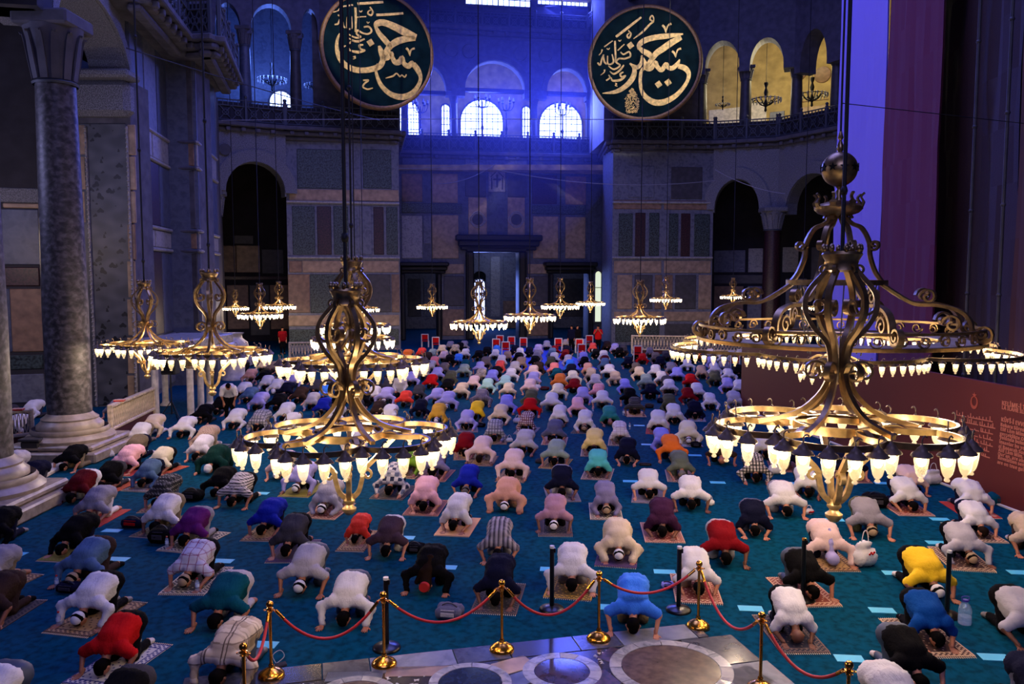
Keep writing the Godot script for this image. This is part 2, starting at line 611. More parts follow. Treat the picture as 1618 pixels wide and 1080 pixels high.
func balustrade(pts: Array, y: float, h: float, label: String, m: Material = null) -> void:
	m = m if m else M.rail
	var root := thing("balustrade", label, "balustrade", Vector3.ZERO, 0.0, "gallery balustrades")
	for i in pts.size() - 1:
		var w := Wall.new(pts[i], pts[i + 1])
		var n := maxi(1, roundi(w.wide / 2.1))
		var st := w.wide / n
		for k in n + 1:
			var b := MB.new()
			b.cham(w.at(k * st, y + h * 0.55, 0.25), Vector3(0.16, h * 1.1, 0.16), 0.02, w.frame().basis)
			b.ball(w.at(k * st, y + h * 1.18, 0.25), Vector3.ONE * 0.11, 8, 5)
			obj("post", b.mesh(), m, root)
		var r := MB.new()
		for yy in [0.08, h * 0.72, h]:
			r.cham(w.at(w.wide / 2, y + yy, 0.25), Vector3(w.wide, 0.07, 0.1), 0.015, w.frame().basis)
		obj("rail", r.mesh(), m, root)
		var l := MB.new()
		for k in n:
			var x0 := k * st
			for j in 3:
				var xa := x0 + 0.1 + j * (st - 0.2) / 3
				var xb := x0 + 0.1 + (j + 1) * (st - 0.2) / 3
				l.strap(PackedVector3Array([w.at(xa, y + 0.08, 0.25), w.at(xb, y + h * 0.72, 0.25)]), w.n, [0.05], 0.05)
				l.strap(PackedVector3Array([w.at(xb, y + 0.08, 0.25), w.at(xa, y + h * 0.72, 0.25)]), w.n, [0.05], 0.05)
				var ring := PackedVector3Array()
				for q in 12:
					ring.append(w.at((xa + xb) / 2 + cos(TAU * q / 12) * 0.17, y + h * 0.4 + sin(TAU * q / 12) * 0.17, 0.25))
				l.strap(ring, w.n, [0.05], 0.05, true)
			for j in 8:
				l.box(w.at(x0 + (j + 0.5) * st / 8, y + h * 0.86, 0.25), Vector3(0.05, h * 0.28, 0.05), w.frame().basis)
		stuff(obj("lattice", l.mesh(), m, root))
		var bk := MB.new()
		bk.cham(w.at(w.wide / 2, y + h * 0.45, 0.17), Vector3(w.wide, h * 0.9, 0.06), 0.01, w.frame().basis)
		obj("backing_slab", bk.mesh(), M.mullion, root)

func column(at: Vector3, r: float, y0: float, y1: float, cap: float, label: String, m: Material, group := "", cap_m: Material = null) -> Node3D:
	var t := thing("column", label, "column", Vector3(at.x, 0, at.z), 0.0, group)
	var s := MB.new()
	s.lathe([[r, y0 + r * 0.7], [r * 1.02, y0 + (y1 - y0) * 0.3], [r * 0.88, y1 - cap - 0.05]], 28)
	obj("shaft", s.mesh(), m, t)
	var b := MB.new()
	b.lathe([[r * 1.5, y0], [r * 1.5, y0 + r * 0.2], [r * 1.38, y0 + r * 0.3], [r * 1.28, y0 + r * 0.42], [r * 1.3, y0 + r * 0.5], [r * 1.12, y0 + r * 0.62], [r * 1.0, y0 + r * 0.75]], 28)
	obj("base", b.mesh(), M.plinth_marble, t)
	var c := MB.new()
	c.lathe([[r * 0.98, y1 - cap - 0.12], [r * 1.02, y1 - cap - 0.06], [r * 0.9, y1 - cap]], 24)
	obj("necking", c.mesh(), M.rail, t)
	var k := MB.new()
	k.lathe([[r * 0.86, y1 - cap], [r * 0.98, y1 - cap * 0.75], [r * 1.18, y1 - cap * 0.4], [r * 1.32, y1 - cap * 0.2]], 20)
	for q in 12:            # leaves of the basket capital
		var an := TAU * q / 12
		var o := Vector3(cos(an), 0, sin(an))
		k.strap(curve([o * r * 0.92 + Vector3.UP * (y1 - cap), o * r * 1.08 + Vector3.UP * (y1 - cap * 0.7), o * r * 1.26 + Vector3.UP * (y1 - cap * 0.35), o * r * 1.4 + Vector3.UP * (y1 - cap * 0.33)], 3), o.cross(Vector3.UP), [r * 0.34, r * 0.36, r * 0.36, r * 0.36, r * 0.34, r * 0.3, r * 0.25, r * 0.2, r * 0.12], r * 0.1)
	k.cham(Vector3(0, y1 - cap * 0.11, 0), Vector3(r * 2.6, cap * 0.22, r * 2.6), r * 0.1)
	obj("capital", k.mesh(), cap_m if cap_m else M.carved, t)
	return t

func arch_window(called: String, w: Wall, x0: float, x1: float, y0: float, y1: float, cols: int, rows: int, d := 0.1, m: Material = null) -> Node3D:      # a lit window with a grid; sizes in metres on the wall
	var root := struct(called, MB.new().mesh(), null)
	var p := PackedVector2Array([Vector2(x0, y0)])
	for q in arch(x0, x1, y1 - (x1 - x0) * 0.5, y1):
		p.append(q)
	p.append(Vector2(x1, y0))
	var b := MB.new()
	b.prism(p, d - 0.06, d, w.frame())
	obj("pane", b.mesh(), m if m else M.pane, root)
	var spring := y1 - (x1 - x0) * 0.5
	for i in range(1, cols):
		var x := lerpf(x0, x1, float(i) / cols)
		var e := (x - (x0 + x1) / 2) / ((x1 - x0) / 2)
		var top := spring + sqrt(maxf(0.0, 1.0 - e * e)) * (y1 - spring)
		var g := MB.new()
		g.box(w.at(x, (y0 + top) / 2, d + 0.04), Vector3(0.05 if i != cols / 2 else 0.09, top - y0, 0.08), w.frame().basis)
		obj("mullion", g.mesh(), M.mullion, root)
	for j in range(1, rows):
		var y := lerpf(y0, y1, float(j) / rows)
		var hw := (x1 - x0) / 2
		if y > spring:
			var e := (y - spring) / (y1 - spring)
			hw *= sqrt(maxf(0.0, 1.0 - e * e))
		var g := MB.new()
		g.box(w.at((x0 + x1) / 2, y, d + 0.04), Vector3(hw * 2, 0.05, 0.08), w.frame().basis)
		obj("mullion", g.mesh(), M.mullion, root)
	var f := PackedVector3Array()
	f.append(w.at(x0, y0, d + 0.06))
	for q in arch(x0, x1, spring, y1):
		f.append(w.at(q.x, q.y, d + 0.06))
	f.append(w.at(x1, y0, d + 0.06))
	var fr := MB.new()
	fr.strap(f, w.n, [0.3], 0.14, true)
	obj("frame", fr.mesh(), M.stone, root)
	return root

func door_case(called: String, w: Wall, x0: float, x1: float, y: float, outer: float, cx0: float, cx1: float, cy0: float, cy1: float) -> void:       # moulded frame and cornice of a door, as seen
	var root := struct(called, MB.new().mesh(), null)
	var p := on(w, x0, y)
	var q := on(w, x1, y)
	var s := on(w, x0 - outer, y).x - p.x
	for side in [[p.x + s * 0.5, 1], [q.x - s * 0.5, -1]]:
		var b := MB.new()
		b.cham(w.at(side[0], q.y / 2, 0.1), Vector3(absf(s), q.y, 0.7), 0.08, w.frame().basis)
		b.cham(w.at(side[0] - side[1] * absf(s) * 0.4, q.y / 2, 0.3), Vector3(absf(s) * 0.3, q.y, 0.5), 0.06, w.frame().basis)
		obj("jamb", b.mesh(), M.bronze_door, root)
	var l := MB.new()
	l.cham(w.at((p.x + q.x) / 2, p.y + absf(s) * 0.5, 0.1), Vector3(q.x - p.x + absf(s) * 2, absf(s), 0.7), 0.08, w.frame().basis)
	obj("lintel", l.mesh(), M.bronze_door, root)
	var a := on(w, cx0, cy1)
	var c := on(w, cx1, cy0)
	var k := MB.new()
	var hh := c.y - a.y
	k.cham(w.at((a.x + c.x) / 2, a.y + hh * 0.8, 0.35), Vector3(c.x - a.x, hh * 0.4, 1.3), 0.08, w.frame().basis)
	k.cham(w.at((a.x + c.x) / 2, a.y + hh * 0.42, 0.2), Vector3((c.x - a.x) * 0.94, hh * 0.4, 0.95), 0.08, w.frame().basis)
	k.cham(w.at((a.x + c.x) / 2, a.y + hh * 0.1, 0.1), Vector3((c.x - a.x) * 0.88, hh * 0.3, 0.7), 0.08, w.frame().basis)
	obj("cornice", k.mesh(), M.bronze_door, root)


var west: Wall
var pier_l: Wall
var pier_r: Wall
var exe_l: Wall
var exe_r1: Wall
var exe_r2: Wall

func build_setting() -> void:
	var b := MB.new()
	b.box(Vector3(0, -0.3, -41), Vector3(64, 0.6, 104))
	struct("floor", b.mesh(), M.carpet)
	b = MB.new()
	b.box(Vector3(0, 36.3, -41), Vector3(64, 0.6, 104))
	struct("ceiling", b.mesh(), M.mosaic)
	for s in [["wall_south", Vector3(-31, 18, -41), Vector3(0.8, 37, 104)], ["wall_north", Vector3(31, 18, -41), Vector3(0.8, 37, 104)], ["wall_east", Vector3(0, 18, 9.6), Vector3(64, 37, 0.8)], ["wall_end", Vector3(0, 18, -92), Vector3(64, 37, 0.8)]]:
		b = MB.new()
		b.box(s[1], s[2])
		struct(s[0], b.mesh(), M.dark_stone)
	west = Wall.new(vdp(626, 63.6), vdp(990, 66.6))
	pier_l = Wall.new(vdp(455, 54.0), vdp(632, 55.5))
	pier_r = Wall.new(vdp(967, 59.0), vdp(1125, 59.5))
	exe_l = Wall.new(vdp(330, 51.2), vdp(456, 53.6))
	exe_r1 = Wall.new(vdp(1124, 59.4), vdp(1226, 58.0))
	exe_r2 = Wall.new(vdp(1226, 58.0), vdp(1345, 52.5))
	# the west wall with its three doors
	var h0 := hole(west, 640, 690, 432, 432)
	var h1 := hole(west, 748, 819, 398, 398)
	var h2 := hole(west, 873, 928, 432, 432)
	var ww := wall_block("wall_west", west, notched(0, west.wide, 0, GAL - 0.5, [h0, h1, h2]), M.blue_marble, -1.2)
	door_case("door_1", west, 748, 819, 398, 12, 719, 854, 372, 394)
	door_case("door_2", west, 640, 690, 432, 7, 631, 708, 414, 431)
	door_case("door_3", west, 873, 928, 432, 7, 858, 940, 414, 431)
	for r in [[635, 275, 667, 318, "brown_marble"], [683, 275, 723, 320, "tan_marble"], [735, 277, 768, 310, "dark_marble"], [802, 278, 832, 311, "dark_marble"], [841, 277, 880, 322, "porphyry"], [893, 279, 926, 323, "brown_marble"],
			[635, 341, 667, 408, "pale_marble"], [669, 341, 681, 385, "grey_marble"], [683, 340, 724, 408, "tan_marble"], [842, 342, 882, 408, "tan_marble"], [893, 343, 925, 408, "tan_marble"],
			[700, 417, 733, 432, "tan_marble"], [701, 436, 733, 483, "dark_marble"], [699, 488, 733, 530, "brown_marble"], [834, 417, 866, 432, "tan_marble"], [835, 436, 866, 483, "dark_marble"], [834, 488, 866, 530, "brown_marble"],
			[635, 240, 727, 262, "blue_marble"], [735, 240, 832, 262, "grey_marble"], [840, 241, 926, 262, "blue_marble"], [635, 322, 730, 336, "green_marble"], [840, 325, 926, 338, "green_marble"]]:
		panel(west, r[0], r[1], r[2], r[3], M[r[4]], ww)
	# inlaid panels over the great door: a cross under a gable, and two discs in ringed frames
	panel(west, 772, 267, 798, 303, M.pale_marble, ww, 0.09, "cross_panel")
	var cp := on(west, 785, 286)
	b = MB.new()
	b.cham(west.at(cp.x, cp.y, 0.12), Vector3(0.12, 1.0, 0.1), 0.02, west.frame().basis)
	b.cham(west.at(cp.x, cp.y + 0.12, 0.12), Vector3(0.6, 0.12, 0.1), 0.02, west.frame().basis)
	b.strap(PackedVector3Array([west.at(cp.x - 0.5, cp.y + 0.3, 0.12), west.at(cp.x, cp.y + 0.78, 0.12), west.at(cp.x + 0.5, cp.y + 0.3, 0.12)]), west.n, [0.1], 0.08)
	for s in [-1, 1]:
		b.cham(west.at(cp.x + s * 0.42, cp.y - 0.2, 0.12), Vector3(0.08, 0.9, 0.08), 0.02, west.frame().basis)
	obj("cross_relief", b.mesh(), M.dark_marble, ww)
	for mx in [[740, 769], [802, 829]]:
		panel(west, mx[0], 312, mx[1], 371, M.tan_marble, ww, 0.09, "disc_panel")
		var c := on(west, (mx[0] + mx[1]) / 2.0, 347)
		b = MB.new()
		b.lathe([[0.0, 0.14], [0.42, 0.14], [0.42, 0.0]], 24, Transform3D(Basis(west.u, west.n, -Vector3.UP), west.at(c.x, c.y)))
		obj("disc", b.mesh(), M.dark_marble, ww)
		b = MB.new()
		for rr in [0.5, 0.62]:
			var ring := PackedVector3Array()
			for q in 24:
				var an := TAU * q / 24
				ring.append(west.at(c.x + cos(an) * rr * (1.0 if rr < 0.6 else 0.92 + 0.12 * cos(4 * an)), c.y + sin(an) * rr, 0.12))
			b.tube(ring, [0.045], 5, true)
		obj("disc_frame", b.mesh(), M.pale_marble, ww)
	# the porch seen through the doors
	var porch := Wall.new(vdp(560, 77), vdp(1040, 80))
	var pw := wall_block("wall_porch", porch, notched(0, porch.wide, 0, 13, [hole(porch, 748, 768, 436, 428)]), M.grey_marble)
	for r in [[775, 405, 790, 500, "pale_marble"], [795, 405, 816, 470, "grey_marble"], [795, 475, 816, 530, "brown_marble"], [645, 440, 665, 500, "dark_marble"], [670, 440, 690, 500, "grey_marble"], [880, 440, 925, 500, "dark_marble"]]:
		panel(porch, r[0], r[1], r[2], r[3], M[r[4]], pw)
	b = MB.new()
	b.box(Vector3(0, 13.2, -72), Vector3(40, 0.4, 17))
	struct("ceiling_porch", b.mesh(), M.plaster)
	area_light("porch_window_light", dp(757, 470, 77.5), dp(760, 480, 50), Vector2(1.2, 4.0), Color(0.45, 0.55, 1.0), 40.0)
	omni("porch_fill_light", dp(800, 400, 72.0), Color(0.62, 0.68, 1.0), 9.0, 0.6)  # added to brighten the porch walls; no lamp there
	var pp := on(porch, 758, 480)
	arch_window("window_1", porch, pp.x - 0.55, pp.x + 0.55, 0.4, pp.y + 2.4, 2, 5, -0.3)
	# the piers either side of the wall
	for s in [["pier_south", pier_l, -10.0], ["pier_north", pier_r, -4.0]]:
		var w: Wall = s[1]
		var o := wall_block("wall_" + s[0], w, rect(0, 0, w.wide, GAL - 0.5), M.grey_marble, s[2])
		var list := []
		if w == pier_l:
			list = [[457, 300, 553, 317, "tan_marble"], [558, 300, 630, 317, "tan_marble"], [470, 237, 540, 297, "green_marble"], [574, 237, 618, 297, "green_marble"],
				[463, 326, 497, 402, "green_marble"], [502, 326, 523, 402, "porphyry"], [528, 326, 550, 402, "green_marble"], [569, 326, 587, 402, "grey_marble"], [591, 327, 606, 402, "porphyry"], [611, 327, 628, 402, "green_marble"],
				[457, 412, 477, 430, "brown_marble"], [478, 412, 553, 430, "tan_marble"], [558, 412, 630, 430, "tan_marble"],
				[456, 433, 489, 494, "brown_marble"], [491, 433, 546, 494, "green_marble"], [560, 433, 577, 494, "brown_marble"], [580, 433, 617, 493, "dark_marble"], [619, 433, 631, 493, "brown_marble"],
				[456, 497, 553, 515, "tan_marble"], [558, 497, 631, 515, "tan_marble"], [458, 519, 550, 545, "green_marble"], [560, 519, 630, 546, "green_marble"]]
		else:
			list = [[970, 412, 1045, 431, "tan_marble"], [1049, 412, 1123, 431, "tan_marble"], [992, 262, 1034, 312, "grey_marble"], [1060, 264, 1110, 314, "dark_marble"], [970, 316, 1045, 330, "brown_marble"], [1049, 317, 1123, 331, "brown_marble"],
				[977, 337, 1000, 404, "green_marble"], [1003, 336, 1020, 405, "porphyry"], [1025, 336, 1042, 404, "green_marble"], [1056, 337, 1072, 404, "green_marble"], [1075, 337, 1091, 405, "porphyry"], [1096, 338, 1122, 405, "green_marble"],
				[975, 434, 999, 488, "tan_marble"], [1002, 434, 1031, 488, "dark_marble"], [1034, 434, 1046, 488, "brown_marble"], [1050, 434, 1063, 488, "brown_marble"], [1066, 434, 1100, 488, "dark_marble"], [1103, 434, 1124, 488, "tan_marble"],
				[970, 492, 1045, 507, "tan_marble"], [1049, 492, 1123, 507, "tan_marble"], [972, 511, 1042, 540, "green_marble"], [1050, 511, 1122, 540, "dark_marble"]]
		for r in list:
			panel(w, r[0], r[1], r[2], r[3], M[r[4]], o, 0.05)
		var b2 := MB.new()
		for y in [on(w, 530 if w == pier_l else 1040, 320).y, on(w, 530 if w == pier_l else 1040, 407).y]:
			b2.cham(w.at(w.wide / 2, y, 0.06), Vector3(w.wide, 0.16, 0.2), 0.04, w.frame().basis)
		obj("moulding", b2.mesh(), M.pale_marble, o)
	# the lit niche beside the north pier
	var np := on(west, 944, 427)
	arch_window("window_2", west, np.x - 0.33, np.x + 0.33, 1.3, np.y, 1, 3, 0.15, glow(Color(0.85, 0.90, 0.75), 1.0))
	# the curved bays: arches on columns, the aisle behind
	var ho := hole(exe_l, 357, 454, 303, 256)
	var el := wall_block("wall_exedra_south", exe_l, notched(0, exe_l.wide, ho[2] - 0.2, GAL - 0.5, [[ho[0], ho[1], ho[2], ho[3]]]), M.carved, -1.0)
	archivolt(exe_l, ho, 0.75, M.carved, el)
	var disc := on(exe_l, 355, 236)
	b = MB.new()
	b.lathe([[0.0, 0.12], [0.36, 0.12], [0.36, 0.0]], 20, Transform3D(Basis(exe_l.u, exe_l.n, -Vector3.UP), exe_l.at(disc.x, disc.y)))
	obj("disc", b.mesh(), M.dark_marble, el)
	var cl := exe_l.at(ho[0] - 0.55, 0, -0.5)
	column(cl, 0.42, 0.0, ho[2], 1.5, "slender dark column of the curved bay beside the stepped pier", M.dark_marble)
	var ha := hole(exe_r1, 1129, 1199, 330, 283)
	var er := wall_block("wall_exedra_north", exe_r1, notched(0, exe_r1.wide, ha[2] - 0.2, GAL - 0.5, [ha]), M.carved, -1.0)
	archivolt(exe_r1, ha, 0.8, M.carved, er)
	var hb := hole(exe_r2, 1243, 1325, 330, 274)
	var er2 := wall_block("wall_exedra_side", exe_r2, notched(0, exe_r2.wide, hb[2] - 0.2, GAL - 0.5, [hb]), M.carved, -1.0)
	archivolt(exe_r2, hb, 0.8, M.carved, er2)
	column(vdp(1219, 57.6), 0.62, 0.0, ha[2], 1.5, "dark purple column between the two arches of the north bay", M.porphyry)
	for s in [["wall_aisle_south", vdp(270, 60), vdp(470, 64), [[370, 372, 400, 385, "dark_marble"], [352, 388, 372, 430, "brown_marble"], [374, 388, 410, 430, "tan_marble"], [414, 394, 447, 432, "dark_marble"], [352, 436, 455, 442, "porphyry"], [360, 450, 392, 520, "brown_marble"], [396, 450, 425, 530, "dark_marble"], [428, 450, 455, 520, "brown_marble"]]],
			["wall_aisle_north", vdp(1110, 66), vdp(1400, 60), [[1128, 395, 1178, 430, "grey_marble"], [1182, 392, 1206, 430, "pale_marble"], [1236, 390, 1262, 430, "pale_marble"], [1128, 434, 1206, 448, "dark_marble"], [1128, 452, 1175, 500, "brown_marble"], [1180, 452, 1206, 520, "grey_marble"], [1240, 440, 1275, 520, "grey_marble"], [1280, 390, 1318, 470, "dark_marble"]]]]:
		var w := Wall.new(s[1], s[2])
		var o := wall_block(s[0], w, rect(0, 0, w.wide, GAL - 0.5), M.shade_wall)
		for r in s[3]:
			panel(w, r[0], r[1], r[2], r[3], M[r[4]], o, 0.05)


func build_gallery() -> void:
	var edge := [vdp(330, 51.2), vdp(455, 53.5), vdp(632, 55.3), vdp(626, 63.6), vdp(952, 66.2), vdp(966, 58.9), vdp(1125, 59.3), vdp(1226, 57.9), vdp(1345, 52.4)]
	cornice("trim_gallery", edge, GAL - 0.15, M.stone)
	balustrade(edge.slice(0, 3), GAL, 1.3, "dark lattice balustrade over the south curved bay and pier")
	balustrade(edge.slice(3, 5), GAL, 1.3, "dark lattice balustrade under the lit west windows")
	balustrade(edge.slice(5, 9), GAL, 1.3, "dark lattice balustrade curving over the north arches")
	var b := MB.new()
	var fl := PackedVector2Array()
	for p in edge:
		fl.append(Vector2(p.x, p.z))
	fl.append_array([Vector2(30, -53), Vector2(30, -91), Vector2(-30, -91), Vector2(-30, -51)])
	b.prism(fl, 0.0, 0.5, Transform3D(Basis(Vector3.RIGHT, Vector3.BACK, Vector3.DOWN), Vector3(0, GAL, 0)))
	struct("floor_gallery", b.mesh(), M.stone)
	# the west arcade and the windows behind it
	var big := hole(west, 735, 829, 140, 96)
	var sl := hole(west, 650, 705, 143, 103)
	var sr := hole(west, 864, 927, 145, 108)
	var ga := wall_block("wall_gallery_west", west, notched(0, west.wide, minf(sl[2], minf(sr[2], big[2])) - 0.3, 36, [sl, big, sr]), M.mosaic, -0.9)
	for h in [sl, big, sr]:
		archivolt(west, h, 0.4, M.stone, ga, 0.2)
		b = MB.new()
		b.cham(west.at((h[0] + h[1]) / 2, h[2] - 0.1, -0.4), Vector3(h[1] - h[0], 0.3, 0.5), 0.05, west.frame().basis)
		obj("tie_beam", b.mesh(), M.dark_stone, ga)
	for q in [[713, 79], [741, 81], [822, 85], [900, 89], [672, 77], [862, 87]]:
		var c := on(west, q[0], q[1])
		b = MB.new()
		b.lathe([[0.0, 0.1], [0.42, 0.1], [0.5, 0.14], [0.55, 0.0]], 20, Transform3D(Basis(west.u, west.n, -Vector3.UP), west.at(c.x, c.y)))
		obj("medallion", b.mesh(), M.stone, ga)
	var names := ["dark gallery column beside the lit south window", "dark gallery column in front of the central lit windows", "dark gallery column between the central and north lit windows", "dark gallery column where the arcade meets the north pier"]
	var k := 0
	for px in [640, 718, 845, 935]:
		var c := on(west, px, 190)
		column(west.at(c.x, 0, -0.45), 0.3, GAL, sl[2], 0.7, names[k], M.dark_marble, "", M.stone)
		k += 1
	var back := Wall.new(vdp(560, 76), vdp(1060, 79))
	wall_block("wall_gallery_back", back, rect(0, GAL, back.wide, 28), M.plaster)
	var i := 3
	for r in [[628, 662, 160], [697, 711, 165], [727, 795, 158], [824, 838, 168], [851, 920, 163]]:
		var p := on(back, r[0], 218)
		var q := on(back, r[1], r[2])
		arch_window("window_%d" % i, back, p.x, q.x, GAL + 0.6, q.y, 8 if r[1] - r[0] > 30 else 3, 9)
		i += 1
	area_light("gallery_window_light", dp(800, 175, 75), dp(800, 330, 20), Vector2(18, 3.5), Color(0.25, 0.32, 1.0), 90.0)
	for px in [680, 782, 895]:
		omni("gallery_west_fill", dp(px, 150, 71.0), Color(0.45, 0.52, 1.0), 24.0, 0.8)  # fill added inside the gallery to brighten its back wall
	b = MB.new()
	b.box(Vector3(0, 26.3, -74), Vector3(60, 0.4, 33))
	struct("ceiling_gallery", b.mesh(), M.plaster)
	# the upper walk and the windows over it
	var up0 := on(west, 655, 40)
	balustrade([west.at(0.5, 0, 0.4), west.at(west.wide - 1.5, 0, 0.4)], up0.y, 1.1, "upper lattice balustrade below the topmost windows")
	cornice("trim_upper", [west.at(0, 0, 0.2), west.at(west.wide, 0, 0.2)], up0.y - 0.1, M.stone)
	for r in [[735, 838], [848, 928]]:
		var p := on(west, r[0], 9)
		var q := on(west, r[1], 9)
		arch_window("window_%d" % i, west, p.x, q.x, p.y, p.y + 5.0, 12, 9)
		i += 1
	# walls above the piers
	for s in [["wall_over_pier_south", Wall.new(vdp(500, 54.5), vdp(632, 55.5)), 655.0], ["wall_over_pier_north", Wall.new(vdp(952, 59.0), vdp(1098, 59.4)), 0.0]]:
		var w: Wall = s[1]
		wall_block(s[0], w, rect(0, GAL, w.wide, 36), M.stone, -9.0)
	balustrade([vdp(931, 65.5), vdp(1006, 58.0)], up0.y + 0.2, 1.1, "lattice balustrade slanting up beside the topmost windows")
	# the curved bays' galleries
	var ul := Wall.new(vdp(330, 51.8), vdp(512, 54.2))
	var hs := [hole(ul, 340, 380, 42, 4), hole(ul, 397, 460, 44, 6), hole(ul, 477, 508, 46, 14)]
	wall_block("wall_gallery_south", ul, notched(0, ul.wide, minf(hs[0][2], minf(hs[1][2], hs[2][2])) - 0.3, 36, hs), M.mosaic, -0.9)
	var lk := ["pale blue gallery column standing next to the lit lunette window", "dark gallery column between the lunette window and the hung roundel"]
	k = 0
	for px in [388, 468]:
		var c := on(ul, px, 120)
		column(ul.at(c.x, 0, -0.4), 0.36, GAL, hs[1][2], 1.1, lk[k], M.blue_marble if k == 0 else M.dark_marble, "", M.stone)
		k += 1
	var lb := Wall.new(vdp(300, 62), vdp(545, 66))
	wall_block("wall_gallery_south_back", lb, rect(0, GAL, lb.wide, 30), M.blue_marble)
	var p1 := on(lb, 425, 172)
	var q1 := on(lb, 463, 145)
	arch_window("window_%d" % i, lb, p1.x, q1.x, GAL + 0.5, q1.y, 4, 4)
	i += 1
	omni("gallery_south_light", dp(430, 95, 58.5), Color(0.36, 0.50, 1.0), 60.0, 0.8)
	var u1 := Wall.new(vdp(1088, 59.6), vdp(1246, 57.2))
	var u2 := Wall.new(vdp(1246, 57.2), vdp(1345, 52.0))
	var g1 := [hole(u1, 1114, 1168, 104, 64), hole(u1, 1185, 1238, 102, 59)]
	var g2 := [hole(u2, 1264, 1306, 100, 46)]
	wall_block("wall_gallery_north", u1, notched(0, u1.wide, minf(g1[0][2], g1[1][2]) - 0.3, 36, g1), M.mosaic, -1.4)
	wall_block("wall_gallery_north_side", u2, notched(0, u2.wide, g2[0][2] - 0.3, 36, g2), M.mosaic, -1.4)
	var rk := ["dark gallery column against the rim of the north roundel", "dark gallery column between the first two unlit gallery lamps", "dark gallery column between the last two unlit gallery lamps", "dark gallery column next to the tall violet cloth"]
	k = 0
	for px in [1106, 1177, 1246, 1309]:
		var w: Wall = u1 if px < 1240 else u2
		var c := on(w, px, 150)
		column(w.at(c.x, 0, -0.7), 0.4, GAL, g1[0][2], 0.9, rk[k], M.dark_marble, "", M.stone)
		k += 1
	var rb := Wall.new(vdp(1050, 74), vdp(1420, 64))
	var rw := wall_block("wall_gallery_north_back", rb, rect(0, GAL, rb.wide, 30), M.plaster)
	var p2 := on(rb, 1078, 205)
	var q2 := on(rb, 1112, 180)
	arch_window("window_%d" % i, rb, p2.x, q2.x, GAL + 0.5, q2.y, 4, 4)
	for r in [[1120, 168, 1180, 215, "white_marble"], [1186, 160, 1212, 212, "white_marble"], [1216, 175, 1240, 212, "grey_marble"], [1256, 165, 1310, 210, "tan_marble"], [1256, 156, 1310, 163, "brown_marble"]]:
		panel(rb, r[0], r[1], r[2], r[3], M[r[4]], rw)
	for q in [[1262, 115], [1300, 118]]:
		var c := on(rb, q[0], q[1])
		b = MB.new()
		b.lathe([[0.0, 0.1], [0.5, 0.1], [0.62, 0.15], [0.66, 0.0]], 20, Transform3D(Basis(rb.u, rb.n, -Vector3.UP), rb.at(c.x, c.y)))
		obj("medallion", b.mesh(), M.brown_marble, rw)
	omni("gallery_north_light", dp(1270, 90, 60), Color(1.0, 0.92, 0.70), 48.0, 0.8)
	omni("gallery_north_window_light", dp(1170, 150, 64), Color(1.0, 0.95, 0.82), 16.0, 0.8)


